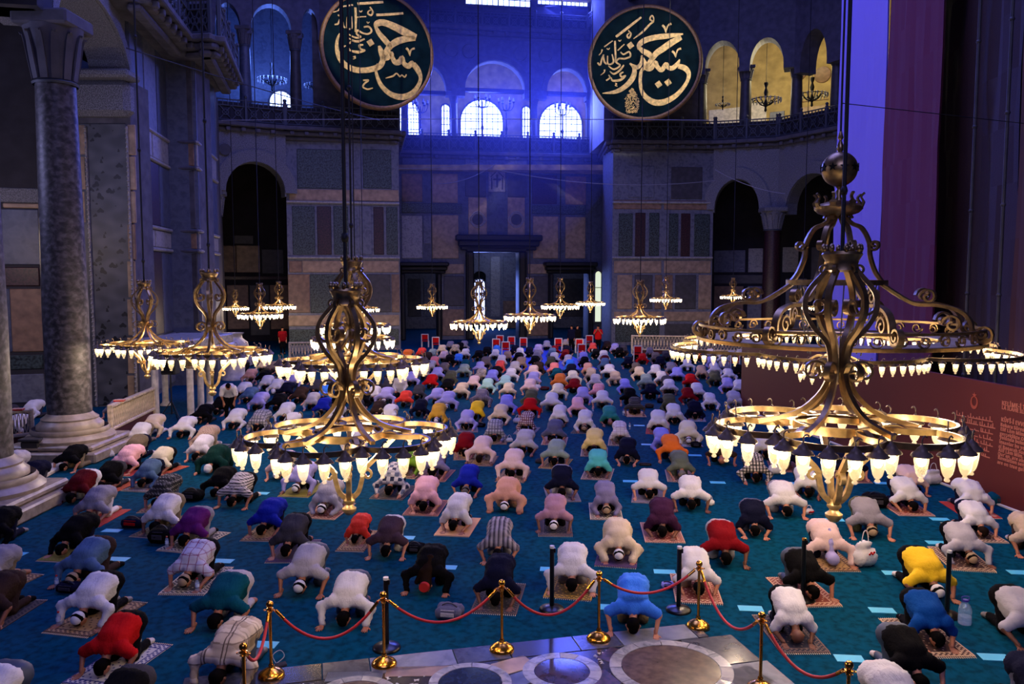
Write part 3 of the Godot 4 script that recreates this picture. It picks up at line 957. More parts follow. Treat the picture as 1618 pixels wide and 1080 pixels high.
func build_side_piers() -> void:
	# the stepped pier: two faces turned to the hall and one to the apse
	var pa := Wall.new(vdp(214, 31.7), vdp(272, 37.5))
	var pb := Wall.new(vdp(272, 37.5), vdp(315, 37.5))
	var pc := Wall.new(vdp(315, 37.5), vdp(345, 43.0))
	var pd := Wall.new(vdp(345, 43.0), vdp(352, 51.0))
	var ps := Wall.new(vdp(118, 31.2), vdp(215, 31.2))
	var k := 0
	for s in [[pa, "wall_pier_near", M.blue_marble, 15.2, -0.5], [pb, "wall_pier_step", M.stone, 15.2, -2.0], [pc, "wall_pier_far", M.blue_marble, 15.2, -2.0], [pd, "wall_pier_end", M.stone, 15.2, -2.0]]:
		var w: Wall = s[0]
		var o := wall_block(s[1], w, rect(0, 0, w.wide, s[3]), s[2], s[4])
		if w == pd:
			continue
		var ys := [0.2, 2.2, 2.5, 6.0, 6.2, 6.9, 7.1, 9.7, 9.9, 10.9, 11.0, 14.6]
		for r in 6:
			var wide_row: bool = r in [0, 2, 4]
			var n := (2 if wide_row else 3) if w != pb else 1
			for c in n:
				var x0 := w.wide * c / n + 0.06
				var x1 := w.wide * (c + 1) / n - 0.06
				var b := MB.new()
				b.cham(w.at((x0 + x1) / 2, (ys[r * 2] + ys[r * 2 + 1]) / 2, 0.0), Vector3(x1 - x0, ys[r * 2 + 1] - ys[r * 2], 0.12), 0.03, w.frame().basis)
				var m: Material = [M.grey_marble, M.blue_marble, M.pale_marble, M.blue_marble, M.pale_marble, M.blue_marble][r] if w != pb else [M.brown_marble, M.dark_marble, M.brown_marble, M.stone, M.brown_marble, M.stone][r]
				if w != pb and not wide_row and c == 1:
					m = M.grey_marble if r == 5 else M.porphyry
				obj("panel", b.mesh(), m, o)
		var mo := MB.new()
		for y in [2.35, 6.1, 7.0, 9.8, 10.95]:
			mo.cham(w.at(w.wide / 2, y, 0.05), Vector3(w.wide + 0.1, 0.14, 0.2), 0.04, w.frame().basis)
		obj("moulding", mo.mesh(), M.pale_marble if w != pb else M.stone, o)
	# its face to the apse: spotted slab between tan strips, white beading, an impost above
	var o := wall_block("wall_pier_front", ps, rect(0, 0, ps.wide, 12.2), M.stone, -1.6)
	panel(ps, 138, 195, 200, 640, M.spotted, o, 0.04)
	for y in [[197, 245], [247, 300], [302, 352], [354, 410], [412, 470], [472, 530], [532, 590], [592, 640]]:
		panel(ps, 124, y[0], 135, y[1], M.tan_marble if int(y[0]) % 4 else M.brown_marble, o, 0.05)
		panel(ps, 203, y[0], 214, y[1], M.tan_marble if int(y[0]) % 3 else M.brown_marble, o, 0.05)
	for px in [136.5, 201.5]:
		var q := on(ps, px, 200)
		var bd := MB.new()
		bd.cham(ps.at(q.x, q.y / 2, 0.06), Vector3(0.07, q.y, 0.12), 0.02, ps.frame().basis)
		for j in 60:
			bd.ball(ps.at(q.x, q.y * (j + 0.5) / 60, 0.13), Vector3.ONE * 0.045, 5, 4)
		stuff(obj("beading", bd.mesh(), M.pale_marble, o))
	var ib := MB.new()
	ib.cham(ps.at(ps.wide / 2, 11.5, 0.1), Vector3(ps.wide + 0.3, 1.3, 0.7), 0.2, ps.frame().basis)
	ib.cham(ps.at(ps.wide / 2, 12.3, 0.3), Vector3(ps.wide + 0.7, 0.3, 1.1), 0.08, ps.frame().basis)
	obj("impost", ib.mesh(), M.carved, o)
	# balcony round the pier
	var e := [gp(228, -14, 14.9), gp(290, 64, 14.9), gp(337, 62, 14.9), gp(368, 128, 14.9)]
	cornice("trim_balcony", e, 14.9, M.stone)
	balustrade(e, 15.05, 1.4, "slanting lattice balustrade round the top of the stepped pier")
	var sl := MB.new()
	var pl := PackedVector2Array()
	for p in e:
		pl.append(Vector2(p.x, p.z))
	pl.append_array([Vector2(-19, -46), Vector2(-19, -25)])
	sl.prism(pl, 0.0, 0.4, Transform3D(Basis(Vector3.RIGHT, Vector3.BACK, Vector3.DOWN), Vector3(0, 14.9, 0)))
	struct("floor_balcony", sl.mesh(), M.stone)
	var back := Wall.new(Vector3(-17.5, 0, -29), Vector3(-17.2, 0, -47))
	wall_block("wall_balcony", back, rect(0, 15, back.wide, 36), M.stone)
	# aisle wall far to the side, with framed slabs
	var ai := Wall.new(vdp(-120, 30.3), vdp(124, 31.9))
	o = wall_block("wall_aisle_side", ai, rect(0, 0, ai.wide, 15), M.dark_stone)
	for r in [[5, 322, 62, 328, "tan_marble"], [6, 331, 61, 418, "blue_marble"], [-60, 331, 3, 418, "brown_marble"], [-60, 422, 62, 452, "porphyry"], [-2, 456, 16, 556, "blue_marble"], [20, 456, 66, 556, "brown_marble"], [-60, 560, 68, 586, "green_marble"], [-60, 590, 70, 640, "grey_marble"], [-50, 298, 62, 318, "carved"]]:
		panel(ai, r[0], r[1], r[2], r[3], M[r[4]], o, 0.06)


func build_near_left() -> void:
	# the great columns of the aisle arcade
	var c1 := vdp(101, 22.9)
	column(c1, 0.57, 0.75, 12.0, 1.75, "huge dark stone column on a stepped marble base beside the cream lattice fence", M.column, "", M.stone)
	var c2 := vdp(-42, 17.2)
	column(c2, 0.57, 0.75, 12.0, 1.75, "huge stone column cut by the view's edge, only its flank and base showing", M.column, "", M.stone)
	for c in [[c1, "stepped cream marble plinth under the huge column next to the lattice fence"], [c2, "stepped cream marble plinth under the column at the edge of the view"]]:
		var t := thing("plinth", c[1], "plinth", c[0])
		var b := MB.new()
		b.cham(Vector3(0, 0.14, 0), Vector3(2.7, 0.28, 2.7), 0.04)
		obj("step", b.mesh(), M.plinth_marble, t)
		b = MB.new()
		b.cham(Vector3(0, 0.36, 0), Vector3(2.35, 0.16, 2.35), 0.05)
		obj("step", b.mesh(), M.plinth_marble, t)
		b = MB.new()
		b.lathe([[1.14, 0.44], [1.16, 0.52], [1.08, 0.6], [1.0, 0.64], [1.02, 0.7], [0.97, 0.78]], 32)
		obj("torus_moulding", b.mesh(), M.plinth_marble, t)
	var sq := Wall.new(c2, vdp(122, 26))
	var b3 := MB.new()
	b3.cham(Vector3(-11.9, 0.05, -20.1), Vector3(0.7, 0.1, 2.4), 0.02, Basis(Vector3.UP, 0.12))
	tag(obj("kerb", b3.mesh(), M.white_marble), "pale marble kerb running between the two huge columns", "kerb")
	# arcade walls over the columns
	var w := Wall.new(c1 + Vector3(0, 0, 0.9), vdp(214, 31.9))
	var pts := notched(0, w.wide, 11.9, 15.0, [[1.7, w.wide - 0.05, 12.2, 14.0]])
	var o := wall_block("wall_arcade", w, pts, M.carved, -1.3)
	archivolt(w, [1.7, w.wide - 0.05, 12.2, 14.0], 0.5, M.carved, o)
	var w2 := Wall.new(c2, c1)
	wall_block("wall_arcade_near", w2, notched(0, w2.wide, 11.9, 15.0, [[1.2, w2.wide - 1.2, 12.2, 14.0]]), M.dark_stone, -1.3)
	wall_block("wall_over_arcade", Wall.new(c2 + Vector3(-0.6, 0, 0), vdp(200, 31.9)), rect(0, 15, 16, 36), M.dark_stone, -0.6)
	# lattice fences on low red-brown walls
	fence(gp(176, 702), gp(243, 666), 0.42, 0.72, 24, "cream lattice fence running from the huge column to the white posts")
	fence(gp(0, 716), gp(52, 710), 0.42, 0.72, 9, "cream lattice fence behind the huge column, near the view's edge")
	fence(vdp(1000, 52.5), vdp(1186, 51.5), 0.25, 0.9, 36, "long cream lattice fence below the north pier")
	fence(vdp(455, 47.0), vdp(524, 47.5), 0.2, 0.95, 14, "short cream lattice fence at the foot of the south pier")
	# the white posts and slab of the reader's platform
	var t := thing("platform", "raised marble platform on slim white posts with gilded capitals", "platform", Vector3.ZERO)
	var q := 0
	for p in [[247, 663], [302, 660], [318, 648], [332, 640], [262, 640]]:
		var g := gp(p[0], p[1])
		var b := MB.new()
		b.lathe([[0.2, 0.0], [0.2, 0.06], [0.13, 0.12], [0.12, 0.2], [0.115, 1.78]], 12, Transform3D(Basis(), g))
		obj("post", b.mesh(), M.white_marble, t)
		b = MB.new()
		b.lathe([[0.12, 1.76], [0.16, 1.8], [0.12, 1.84], [0.2, 2.0], [0.26, 2.12], [0.26, 2.18]], 12, Transform3D(Basis(), g))
		obj("capital", b.mesh(), M.gilt, t)
		q += 1
	var d0 := gp(247, 660)
	var d1 := gp(310, 640)
	var ctr := (d0 + d1) / 2
	var b4 := MB.new()
	b4.cham(ctr + Vector3(0.1, 2.28, -0.7), Vector3(2.3, 0.2, 3.6), 0.05, Basis(Vector3.UP, -0.1))
	obj("slab", b4.mesh(), M.white_marble, t)
	b4 = MB.new()
	b4.cham(ctr + Vector3(0.1, 2.56, -0.7), Vector3(2.2, 0.36, 3.5), 0.05, Basis(Vector3.UP, -0.1))
	obj("parapet", b4.mesh(), M.pale_marble, t)
	# pale marble block behind the posts
	b4 = MB.new()
	b4.lathe([[0.6, 0.0], [0.6, 0.12], [0.5, 0.2], [0.5, 1.2], [0.72, 1.5], [0.66, 1.8], [0.42, 2.0], [0.4, 2.15], [0.5, 2.25]], 20, Transform3D(Basis(), vdp(366, 39.5)))
	tag(obj("urn", b4.mesh(), M.white_marble), "big pale marble urn standing behind the slim white posts", "urn")


func fence(p: Vector3, q: Vector3, low: float, high: float, n: int, label: String) -> void:
	var w := Wall.new(p, q)
	var t := thing("lattice_fence", label, "fence", Vector3.ZERO)
	var b := MB.new()
	b.cham(w.at(w.wide / 2, low / 2, -0.05), Vector3(w.wide, low, 0.12), 0.015, w.frame().basis)
	obj("base_panel", b.mesh(), M.panel_red, t)
	for y in [low + 0.04, low + high]:
		b = MB.new()
		b.cham(w.at(w.wide / 2, y, 0), Vector3(w.wide + 0.1, 0.09, 0.16), 0.02, w.frame().basis)
		obj("rail", b.mesh(), M.cream_lattice, t)
	for x in [0.0, w.wide]:
		b = MB.new()
		b.cham(w.at(x, (low + high) / 2, 0), Vector3(0.12, low + high + 0.12, 0.14), 0.02, w.frame().basis)
		obj("post", b.mesh(), M.cream_lattice, t)
	var st := w.wide / n
	for i in n:
		b = MB.new()
		var ring := PackedVector3Array()
		var seg := 14
		for k in seg:
			var an := TAU * k / seg
			ring.append(w.at((i + 0.5) * st + sin(an) * st * 0.34, low + 0.06 + (high - 0.1) * (0.5 + 0.46 * cos(an)), 0))
		b.strap(ring, w.n, [0.07], st * 0.16, true)
		b.cham(w.at(i * st, low + high * 0.52, 0), Vector3(st * 0.2, high * 0.3, 0.07), 0.01, w.frame().basis)
		obj("baluster", b.mesh(), M.cream_lattice, t)


func cloth(called: String, label: String, p: Vector3, q: Vector3, y0: float, y1: float, m: Material, deep: float, seed_: int) -> void:      # hanging sheet with folds, two sides
	var w := Wall.new(p, q)
	var fn := FastNoiseLite.new()
	fn.seed = seed_
	fn.frequency = 0.25
	var nx := int(clampf(w.wide / 0.35, 8, 40))
	var ny := 24
	var g := []
	for j in ny + 1:
		var row := []
		for i in nx + 1:
			var x := w.wide * i / nx
			var y := lerpf(y0, y1, float(j) / ny)
			row.append(w.at(x, y, deep * (fn.get_noise_2d(x * 3.0, y * 0.35) + 0.5 * fn.get_noise_2d(x * 9.0 + 40, y * 0.8))))
		g.append(row)
	var b := MB.new()
	for j in ny:
		for i in nx:
			for s in [0.0, -0.05]:
				var o: Vector3 = w.n * s
				var a: Vector3 = g[j][i] + o
				var c: Vector3 = g[j][i + 1] + o
				var d: Vector3 = g[j + 1][i + 1] + o
				var e: Vector3 = g[j + 1][i] + o
				var nn := (c - a).cross(e - a).normalized() * (1.0 if s == 0.0 else -1.0)
				b.tri(a, c, d, nn, nn, nn)
				b.tri(a, d, e, nn, nn, nn)
	tag(obj(called, b.mesh(), m), label, "cloth")


func build_screens() -> void:
	# scaffold hidden by tall cloths; the red printed board stands before it
	var k := vdp(1389, 30.0)
	cloth("blue_lit_cloth", "tall bright violet cloth hanging beside the north gallery", Vector3(k.x + 0.1, 0, -34.6), k, 0.1, 35.0, M.blue_lit_cloth, 0.06, 3)
	cloth("maroon_cloth", "tall plum maroon cloth with creases at its edge, next to the violet one", k + Vector3(0.02, 0, 0.02), vdp(1474, 24.6), 0.1, 35.0, M.maroon_cloth, 0.10, 5)
	cloth("dark_cloth", "tall dark red cloth in shade behind the printed board", vdp(1474, 26.5), vdp(1600, 21.0), 0.1, 35.0, M.dark_cloth, 0.14, 9)
	cloth("tan_cloth", "narrow tan cloth strip at the edge of the dark red cloth", vdp(1600, 20.5), vdp(1650, 18.8), 0.1, 35.0, M.tan_cloth, 0.08, 12)
	var s := MB.new()
	for q in [[1530, 23.2], [1580, 21.2]]:
		var p := vdp(q[0], q[1])
		s.tube(PackedVector3Array([p, p + Vector3.UP * 30]), [0.045], 8)
		for y in 12:
			s.ball(p + Vector3(0, 2.2 + y * 2.3, 0), Vector3(0.08, 0.06, 0.08), 6, 4)
	tag(obj("scaffold_pole", s.mesh(), M.dark_marble), "thin scaffold poles with clamps in front of the dark red cloth", "scaffold")
	# the board
	var w := Wall.new(gp(1170, 646), gp(1690, 840))
	var t := thing("printed_board", "long red printed board with a crescent emblem and pale text", "board", Vector3.ZERO)
	var hgt := 2.62
	var b := MB.new()
	b.cham(w.at(w.wide / 2, hgt / 2 + 0.03, -0.04), Vector3(w.wide, hgt, 0.08), 0.01, w.frame().basis)
	obj("sheet", b.mesh(), M.red_board, t)
	b = MB.new()
	b.cham(w.at(w.wide / 2, 0.03, 0.02), Vector3(w.wide, 0.05, 0.06), 0.01, w.frame().basis)
	obj("white_edging", b.mesh(), plain(Color(0.8, 0.78, 0.75), 0.6), t)
	# crescent and flame emblem
	var e := on(w, 1540, 632)
	b = MB.new()
	var cres := PackedVector2Array()
	for i in 21:
		var an := lerpf(0.45, TAU - 0.45, i / 20.0) + PI / 2
		cres.append(Vector2(cos(an) * 0.115, sin(an) * 0.15))
	for i in 21:
		var an := lerpf(TAU - 0.5, 0.5, i / 20.0) + PI / 2
		cres.append(Vector2(cos(an) * 0.08, sin(an) * 0.105 + 0.025))
	var tr := w.frame(0.005)
	tr.origin = w.at(e.x, e.y - 0.05, 0.005)
	b.prism(cres, 0, 0.01, tr)
	var star := PackedVector2Array()
	for i in 10:
		star.append(Vector2(0, 0.165) + Vector2.from_angle(PI / 2 + TAU * i / 10) * (0.07 if i % 2 == 0 else 0.03))
	b.prism(star, 0, 0.01, tr)
	obj("crescent_emblem", b.mesh(), plain(Color(0.62, 0.28, 0.20), 0.7), t)
	var f := SystemFont.new()
	f.font_names = PackedStringArray(["Droid Sans"])
	f.font_weight = 700
	var lines := [["KELİME-İ TEVHİD", 1583, 636, 0.105], ["LÂ İLÂHE İLLALLÂH", 1583, 643, 0.09], ["KÛFÎ-İ EVVEL", 1582, 662, 0.10], ["Bakara Sûresi 1-5", 1581, 670, 0.085], ["Elif Lâm Mîm. Bu", 1581, 677, 0.085], ["gerçeklikte Onun", 1580, 684, 0.085], ["yolunda bulunan", 1580, 690, 0.085], ["insanlar bu yolda", 1579, 697, 0.085],
		["al Baqarah Surah 1-5", 1578, 704, 0.085], ["Alif Lam Mim. This", 1578, 710, 0.085], ["Qur'an, are absolutely", 1577, 716, 0.085], ["Revelation sent to you", 1577, 722, 0.085], ["are on true guidance", 1576, 729, 0.085]]
	for l in lines:
		var tm := TextMesh.new()
		tm.text = l[0]
		tm.font = f
		tm.font_size = 32
		tm.pixel_size = l[3] / 32.0 * 1.25
		tm.depth = 0.006
		tm.horizontal_alignment = HORIZONTAL_ALIGNMENT_LEFT
		tm.curve_step = 2.0
		var o := obj("text_line", tm, M.board_ink, t)
		var q := on(w, l[1], l[2])
		o.transform = Transform3D(w.frame().basis, w.at(q.x, q.y, 0.006))
	# seven lines of old angular script: baseline with upright strokes
	for i in 7:
		b = MB.new()
		var p := on(w, 1512 + i * 5, 655 + i * 10)
		var q := on(w, 1570 - i * 1.0, 666 + i * 9.6)
		rng.seed = 40 + i
		var x := p.x
		while x < q.x:
			var st := rng.randf_range(0.05, 0.13)
			b.cham(w.at(x + st / 2, lerpf(p.y, q.y, (x - p.x) / (q.x - p.x)), 0.004), Vector3(st + 0.02, 0.022, 0.01), 0.0, w.frame().basis)
			var up := rng.randf_range(0.03, 0.11)
			b.cham(w.at(x, lerpf(p.y, q.y, (x - p.x) / (q.x - p.x)) + up / 2, 0.004), Vector3(0.022, up, 0.01), 0.0, w.frame().basis)
			x += st + (0.07 if rng.randf() < 0.2 else 0.0)
		obj("script_line", b.mesh(), M.board_ink, t)


func build_floor_marble() -> void:
	# the square of inlaid marble: its far corner and edge show between the carpets
	var a := gp(449, 1056)
	var c := gp(1098, 986)
	var w := Wall.new(a, c)
	var root := struct("floor_marble", MB.new().mesh(), null)
	var fwd := w.n
	var slab_m := [M.floor_slab, M.floor_slab_dark, M.floor_slab, M.grey_marble]
	var x := -1.2
	var i := 0
	while x < w.wide - 0.05:                     # border slabs along the edge
		var l: float = [0.72, 0.95, 0.6, 1.1][i % 4]
		l = minf(l, w.wide - x)
		var b := MB.new()
		b.cham(w.at(x + l / 2, 0.006, 0.22), Vector3(l - 0.012, 0.03, 0.44), 0.004, w.frame().basis)
		obj("slab", b.mesh(), slab_m[i % 4], root)
		x += l
		i += 1
	var z := 0.46
	while z < 5.0:                               # and down the side
		var b := MB.new()
		b.cham(w.at(w.wide - 0.1 + z * 0.09, 0.006, z + 0.4), Vector3(0.76, 0.03, 0.79), 0.004, w.frame().basis)
		obj("slab", b.mesh(), slab_m[(i + 1) % 4], root)
		z += 0.81
		i += 1
	var bed := MB.new()
	bed.cham(w.at(w.wide / 2 - 1.1, 0.0, 2.9), Vector3(w.wide + 1.6, 0.03, 4.9), 0.004, w.frame().basis)
	obj("bed", bed.mesh(), M.floor_slab_dark, root)
	var discs := [[gp(1060, 1056), 0.62, M.polished_brown, 0.16], [gp(888, 1062), 0.345, M.polished, 0.155], [gp(743, 1080), 0.385, M.polished_blue, 0.125], [gp(561, 1103), 0.38, M.polished_brown, 0.13]]
	for d in discs:
		var p: Vector3 = d[0]
		var b := MB.new()
		b.lathe([[d[1], 0.0], [d[1], 0.021], [0.0, 0.022]], 40, Transform3D(Basis(), Vector3(p.x, 0, p.z)))
		obj("disc", b.mesh(), d[2], root)
		var n := 12
		for k in n:                              # ring of pale segments round each disc
			b = MB.new()
			var po := PackedVector2Array()
			var a0 := TAU * k / n + 0.008
			var a1 := TAU * (k + 1) / n - 0.008
			for s in 5:
				po.append(Vector2.from_angle(lerpf(a0, a1, s / 4.0)) * (d[1] + d[3]))
			for s in 5:
				po.append(Vector2.from_angle(lerpf(a1, a0, s / 4.0)) * (d[1] + 0.01))
			b.prism(po, 0.0, 0.024, Transform3D(Basis(Vector3.RIGHT, Vector3.BACK, Vector3.UP), Vector3(p.x, 0, p.z)))
			obj("ring_segment", b.mesh(), M.polished_white if k % 3 else M.pale_marble, root)
	for q in [[812, 1052, 0.5, 0.34, "tan_marble", 0.3], [980, 1040, 0.4, 0.5, "porphyry", 0.7], [950, 1075, 0.36, 0.4, "porphyry", 0.2], [820, 1075, 0.4, 0.3, "blue_marble", 0.4], [660, 1062, 0.8, 0.26, "brown_marble", -0.2], [560, 1070, 0.7, 0.24, "blue_marble", -0.2], [1180, 1072, 0.5, 0.5, "grey_marble", 0.2]]:
		var p := gp(q[0], q[1])
		var b := MB.new()
		b.cham(Vector3(p.x, 0.006, p.z), Vector3(q[2], 0.03, q[3]), 0.004, Basis(Vector3.UP, -w.u.signed_angle_to(Vector3.RIGHT, Vector3.UP) + q[5]))
		obj("slab", b.mesh(), M[q[4]], root)
	var chips := MB.new()
	rng.seed = 5
	for j in 420:                                # small triangular chips of the mosaic between the discs
		var p := w.at(rng.randf_range(-0.5, w.wide - 0.6), 0.0, rng.randf_range(0.5, 1.5))
		var s := 0.03
		var an := rng.randf() * TAU
		var po := PackedVector2Array()
		for k in 3:
			po.append(Vector2.from_angle(an + TAU * k / 3) * s)
		var clear := true
		for d in discs:
			if Vector2(p.x - d[0].x, p.z - d[0].z).length() < d[1] + d[3] + 0.04:
				clear = false
		if clear:
			chips.prism(po, 0.0, 0.02, Transform3D(Basis(Vector3.RIGHT, Vector3.BACK, Vector3.UP), p))
	stuff(obj("mosaic_chips", chips.mesh(), M.white_marble, root))


# ---------------------------------------------------------------- hung roundels with gilt script
const SCRIPT_ONE := "350 92 20, 460 68 20, 565 45 18 | 505 170 20, 620 148 20, 735 122 18 | 222 135 12, 312 108 12 | 452 105 10, 476 145 13, 462 178 14, 436 168 12, 440 145 10, 458 132 8 | 502 285 24, 508 250 48, 560 230 52, 650 252 60, 750 292 66, 846 328 52 | 838 340 34, 760 352 50, 690 380 54, 635 420 50, 600 465 46, 565 530 42 | 500 280 26, 530 335 40, 580 392 48, 615 430 40, 626 466 16 | 545 545 36, 590 545 46, 625 505 46, 634 528 36, 660 578 44, 700 568 46, 722 528 36, 738 580 38, 775 600 44, 806 568 40, 818 552 20 | 818 575 44, 856 622 48, 882 690 32, 866 760 32, 815 838 42, 745 884 50, 672 890 48, 600 862 42, 540 802 36, 508 730 28, 496 664 20, 515 610 22 | 526 444 20, 540 490 44, 556 560 46, 534 622 46, 478 656 46, 400 680 44, 312 682 46, 232 642 46, 188 572 40, 174 490 28, 186 410 18, 212 358 6 | 332 128 18, 334 230 18, 330 345 14 | 400 292 12, 440 284 15, 464 318 15, 432 350 14, 384 346 14, 346 328 15, 340 364 14, 372 384 15, 328 396 14, 274 374 9 | 298 210 10, 300 300 15, 286 324 13, 262 312 14, 264 220 10 | 186 214 10, 216 232 17, 228 296 15, 246 322 11 | 160 302 11, 186 292 14, 202 258 15, 216 216 11 | 404 398 12, 336 430 18, 264 404 8 | 300 420 9, 284 448 14, 264 456 8 | 392 452 10, 362 460 18, 368 490 13, 406 500 12, 350 522 22, 290 518 16, 266 494 11 | 224 492 17, 248 478 9 | 758 436 18, 778 458 17, 790 505 6 | 790 505 6, 800 450 13, 832 430 17 | 758 678 9, 742 704 12, 718 688 9, 700 704 12, 672 678 10, 640 706 14, 578 732 6 | 388 772 12, 432 766 13, 398 800 14, 386 832 13, 422 848 13, 468 832 8 | 328 562 7, 308 568 8, 328 578 7, 306 590 8 | 360 150 9, 376 160 9, 388 146 7 | 342 212 8, 420 196 8 | 426 240 7, 434 254 7, 446 240 6 | 150 195 8, 186 178 8, 202 158 13"
const SCRIPT_TWO := "285 305 20, 390 225 22, 500 140 16 | 436 326 6, 510 272 16, 572 208 16, 606 182 12 | 606 184 12, 574 160 13, 590 130 12, 606 152 11, 604 188 10 | 680 216 16, 700 240 18, 712 286 6 | 712 286 6, 726 226 13, 756 206 18 | 766 446 16, 786 466 18, 798 502 6 | 798 502 6, 812 440 13, 842 426 18 | 390 252 8, 414 284 12, 396 318 15, 380 296 12, 398 276 8 | 484 424 22, 486 382 42, 530 346 46, 620 322 46, 740 312 42, 857 300 12 | 842 328 44, 764 370 54, 692 420 54, 634 460 50, 604 500 44, 572 545 38, 540 598 30 | 482 404 26, 522 440 42, 572 470 46, 612 524 18 | 506 478 16, 532 540 38, 556 590 44, 592 590 40, 626 540 34, 642 580 36, 680 610 40, 716 558 34, 736 590 36, 772 596 40, 812 562 34, 832 522 10 | 822 580 40, 880 602 46, 912 652 36, 896 722 30, 852 790 34, 790 850 42, 702 894 50, 620 894 50, 552 850 42, 512 790 32, 497 702 28, 506 622 30, 532 580 28 | 406 542 12, 442 580 30, 446 632 42, 422 690 46, 370 746 42, 290 790 34, 172 802 6 | 430 560 20, 470 580 36, 502 546 28, 510 474 14 | 276 340 16, 281 440 16, 285 532 12 | 326 440 10, 352 462 13, 398 440 14, 410 480 14, 362 500 14, 312 498 14, 290 530 14, 322 560 15, 270 592 14, 222 560 8 | 252 458 10, 266 520 15, 240 546 13, 216 536 13, 214 470 10 | 176 458 10, 186 520 15, 206 546 11 | 128 528 12, 150 548 15, 166 490 14, 182 458 9 | 356 556 12, 320 602 18, 270 632 14, 234 608 7 | 352 618 10, 326 634 16, 336 660 13, 372 650 10, 330 686 20, 262 692 16, 246 664 9 | 204 690 12, 236 664 13, 224 640 8 | 184 390 10, 256 338 9 | 300 426 10, 358 372 8 | 154 640 5, 186 614 9, 188 592 16 | 306 334 8, 318 344 8, 330 332 6 | 138 462 6, 158 440 8, 166 412 13 | 282 715 7, 296 722 8, 282 734 8, 302 742 7 | 206 404 8, 220 414 8, 232 400 6"

func strokes(text: String, c: Vector2, half: Vector2, r: float, parent: Node3D) -> void:      # pen strokes: x y width, in disc units
	for s in text.split("|"):
		var pts := []
		for q in s.split(","):
			var f := q.strip_edges().split_floats(" ")
			pts.append(Vector3((f[0] - c.x) / half.x * r, (c.y - f[1]) / half.y * r, f[2] / half.x * r))
		var p := curve(pts, 5)
		var b := MB.new()
		var l := []
		for i in p.size():
			var d := p[mini(i + 1, p.size() - 1)] - p[maxi(i - 1, 0)]
			var o := Vector2(-d.y, d.x).normalized() * maxf(p[i].z, 0.02) * 0.5
			l.append([Vector3(p[i].x + o.x, p[i].y + o.y, 0), Vector3(p[i].x - o.x, p[i].y - o.y, 0)])
		var z := Vector3(0, 0, 0.05)
		for i in l.size() - 1:
			b.face([l[i][0] + z, l[i][1] + z, l[i + 1][1] + z, l[i + 1][0] + z], Vector3.BACK)
			b.face([l[i][0], l[i][0] + z, l[i + 1][0] + z, l[i + 1][0]], l[i][0] - l[i][1])
			b.face([l[i][1], l[i][1] + z, l[i + 1][1] + z, l[i + 1][1]], l[i][1] - l[i][0])
		b.face([l[0][0], l[0][1], l[0][1] + z, l[0][0] + z], l[0][0] - l[1][0])
		var e: Array = l[l.size() - 1]
		b.face([e[0], e[1], e[1] + z, e[0] + z], e[0] - l[l.size() - 2][0])
		obj("stroke", b.mesh(), M.gold_leaf, parent).position.z = 0.13

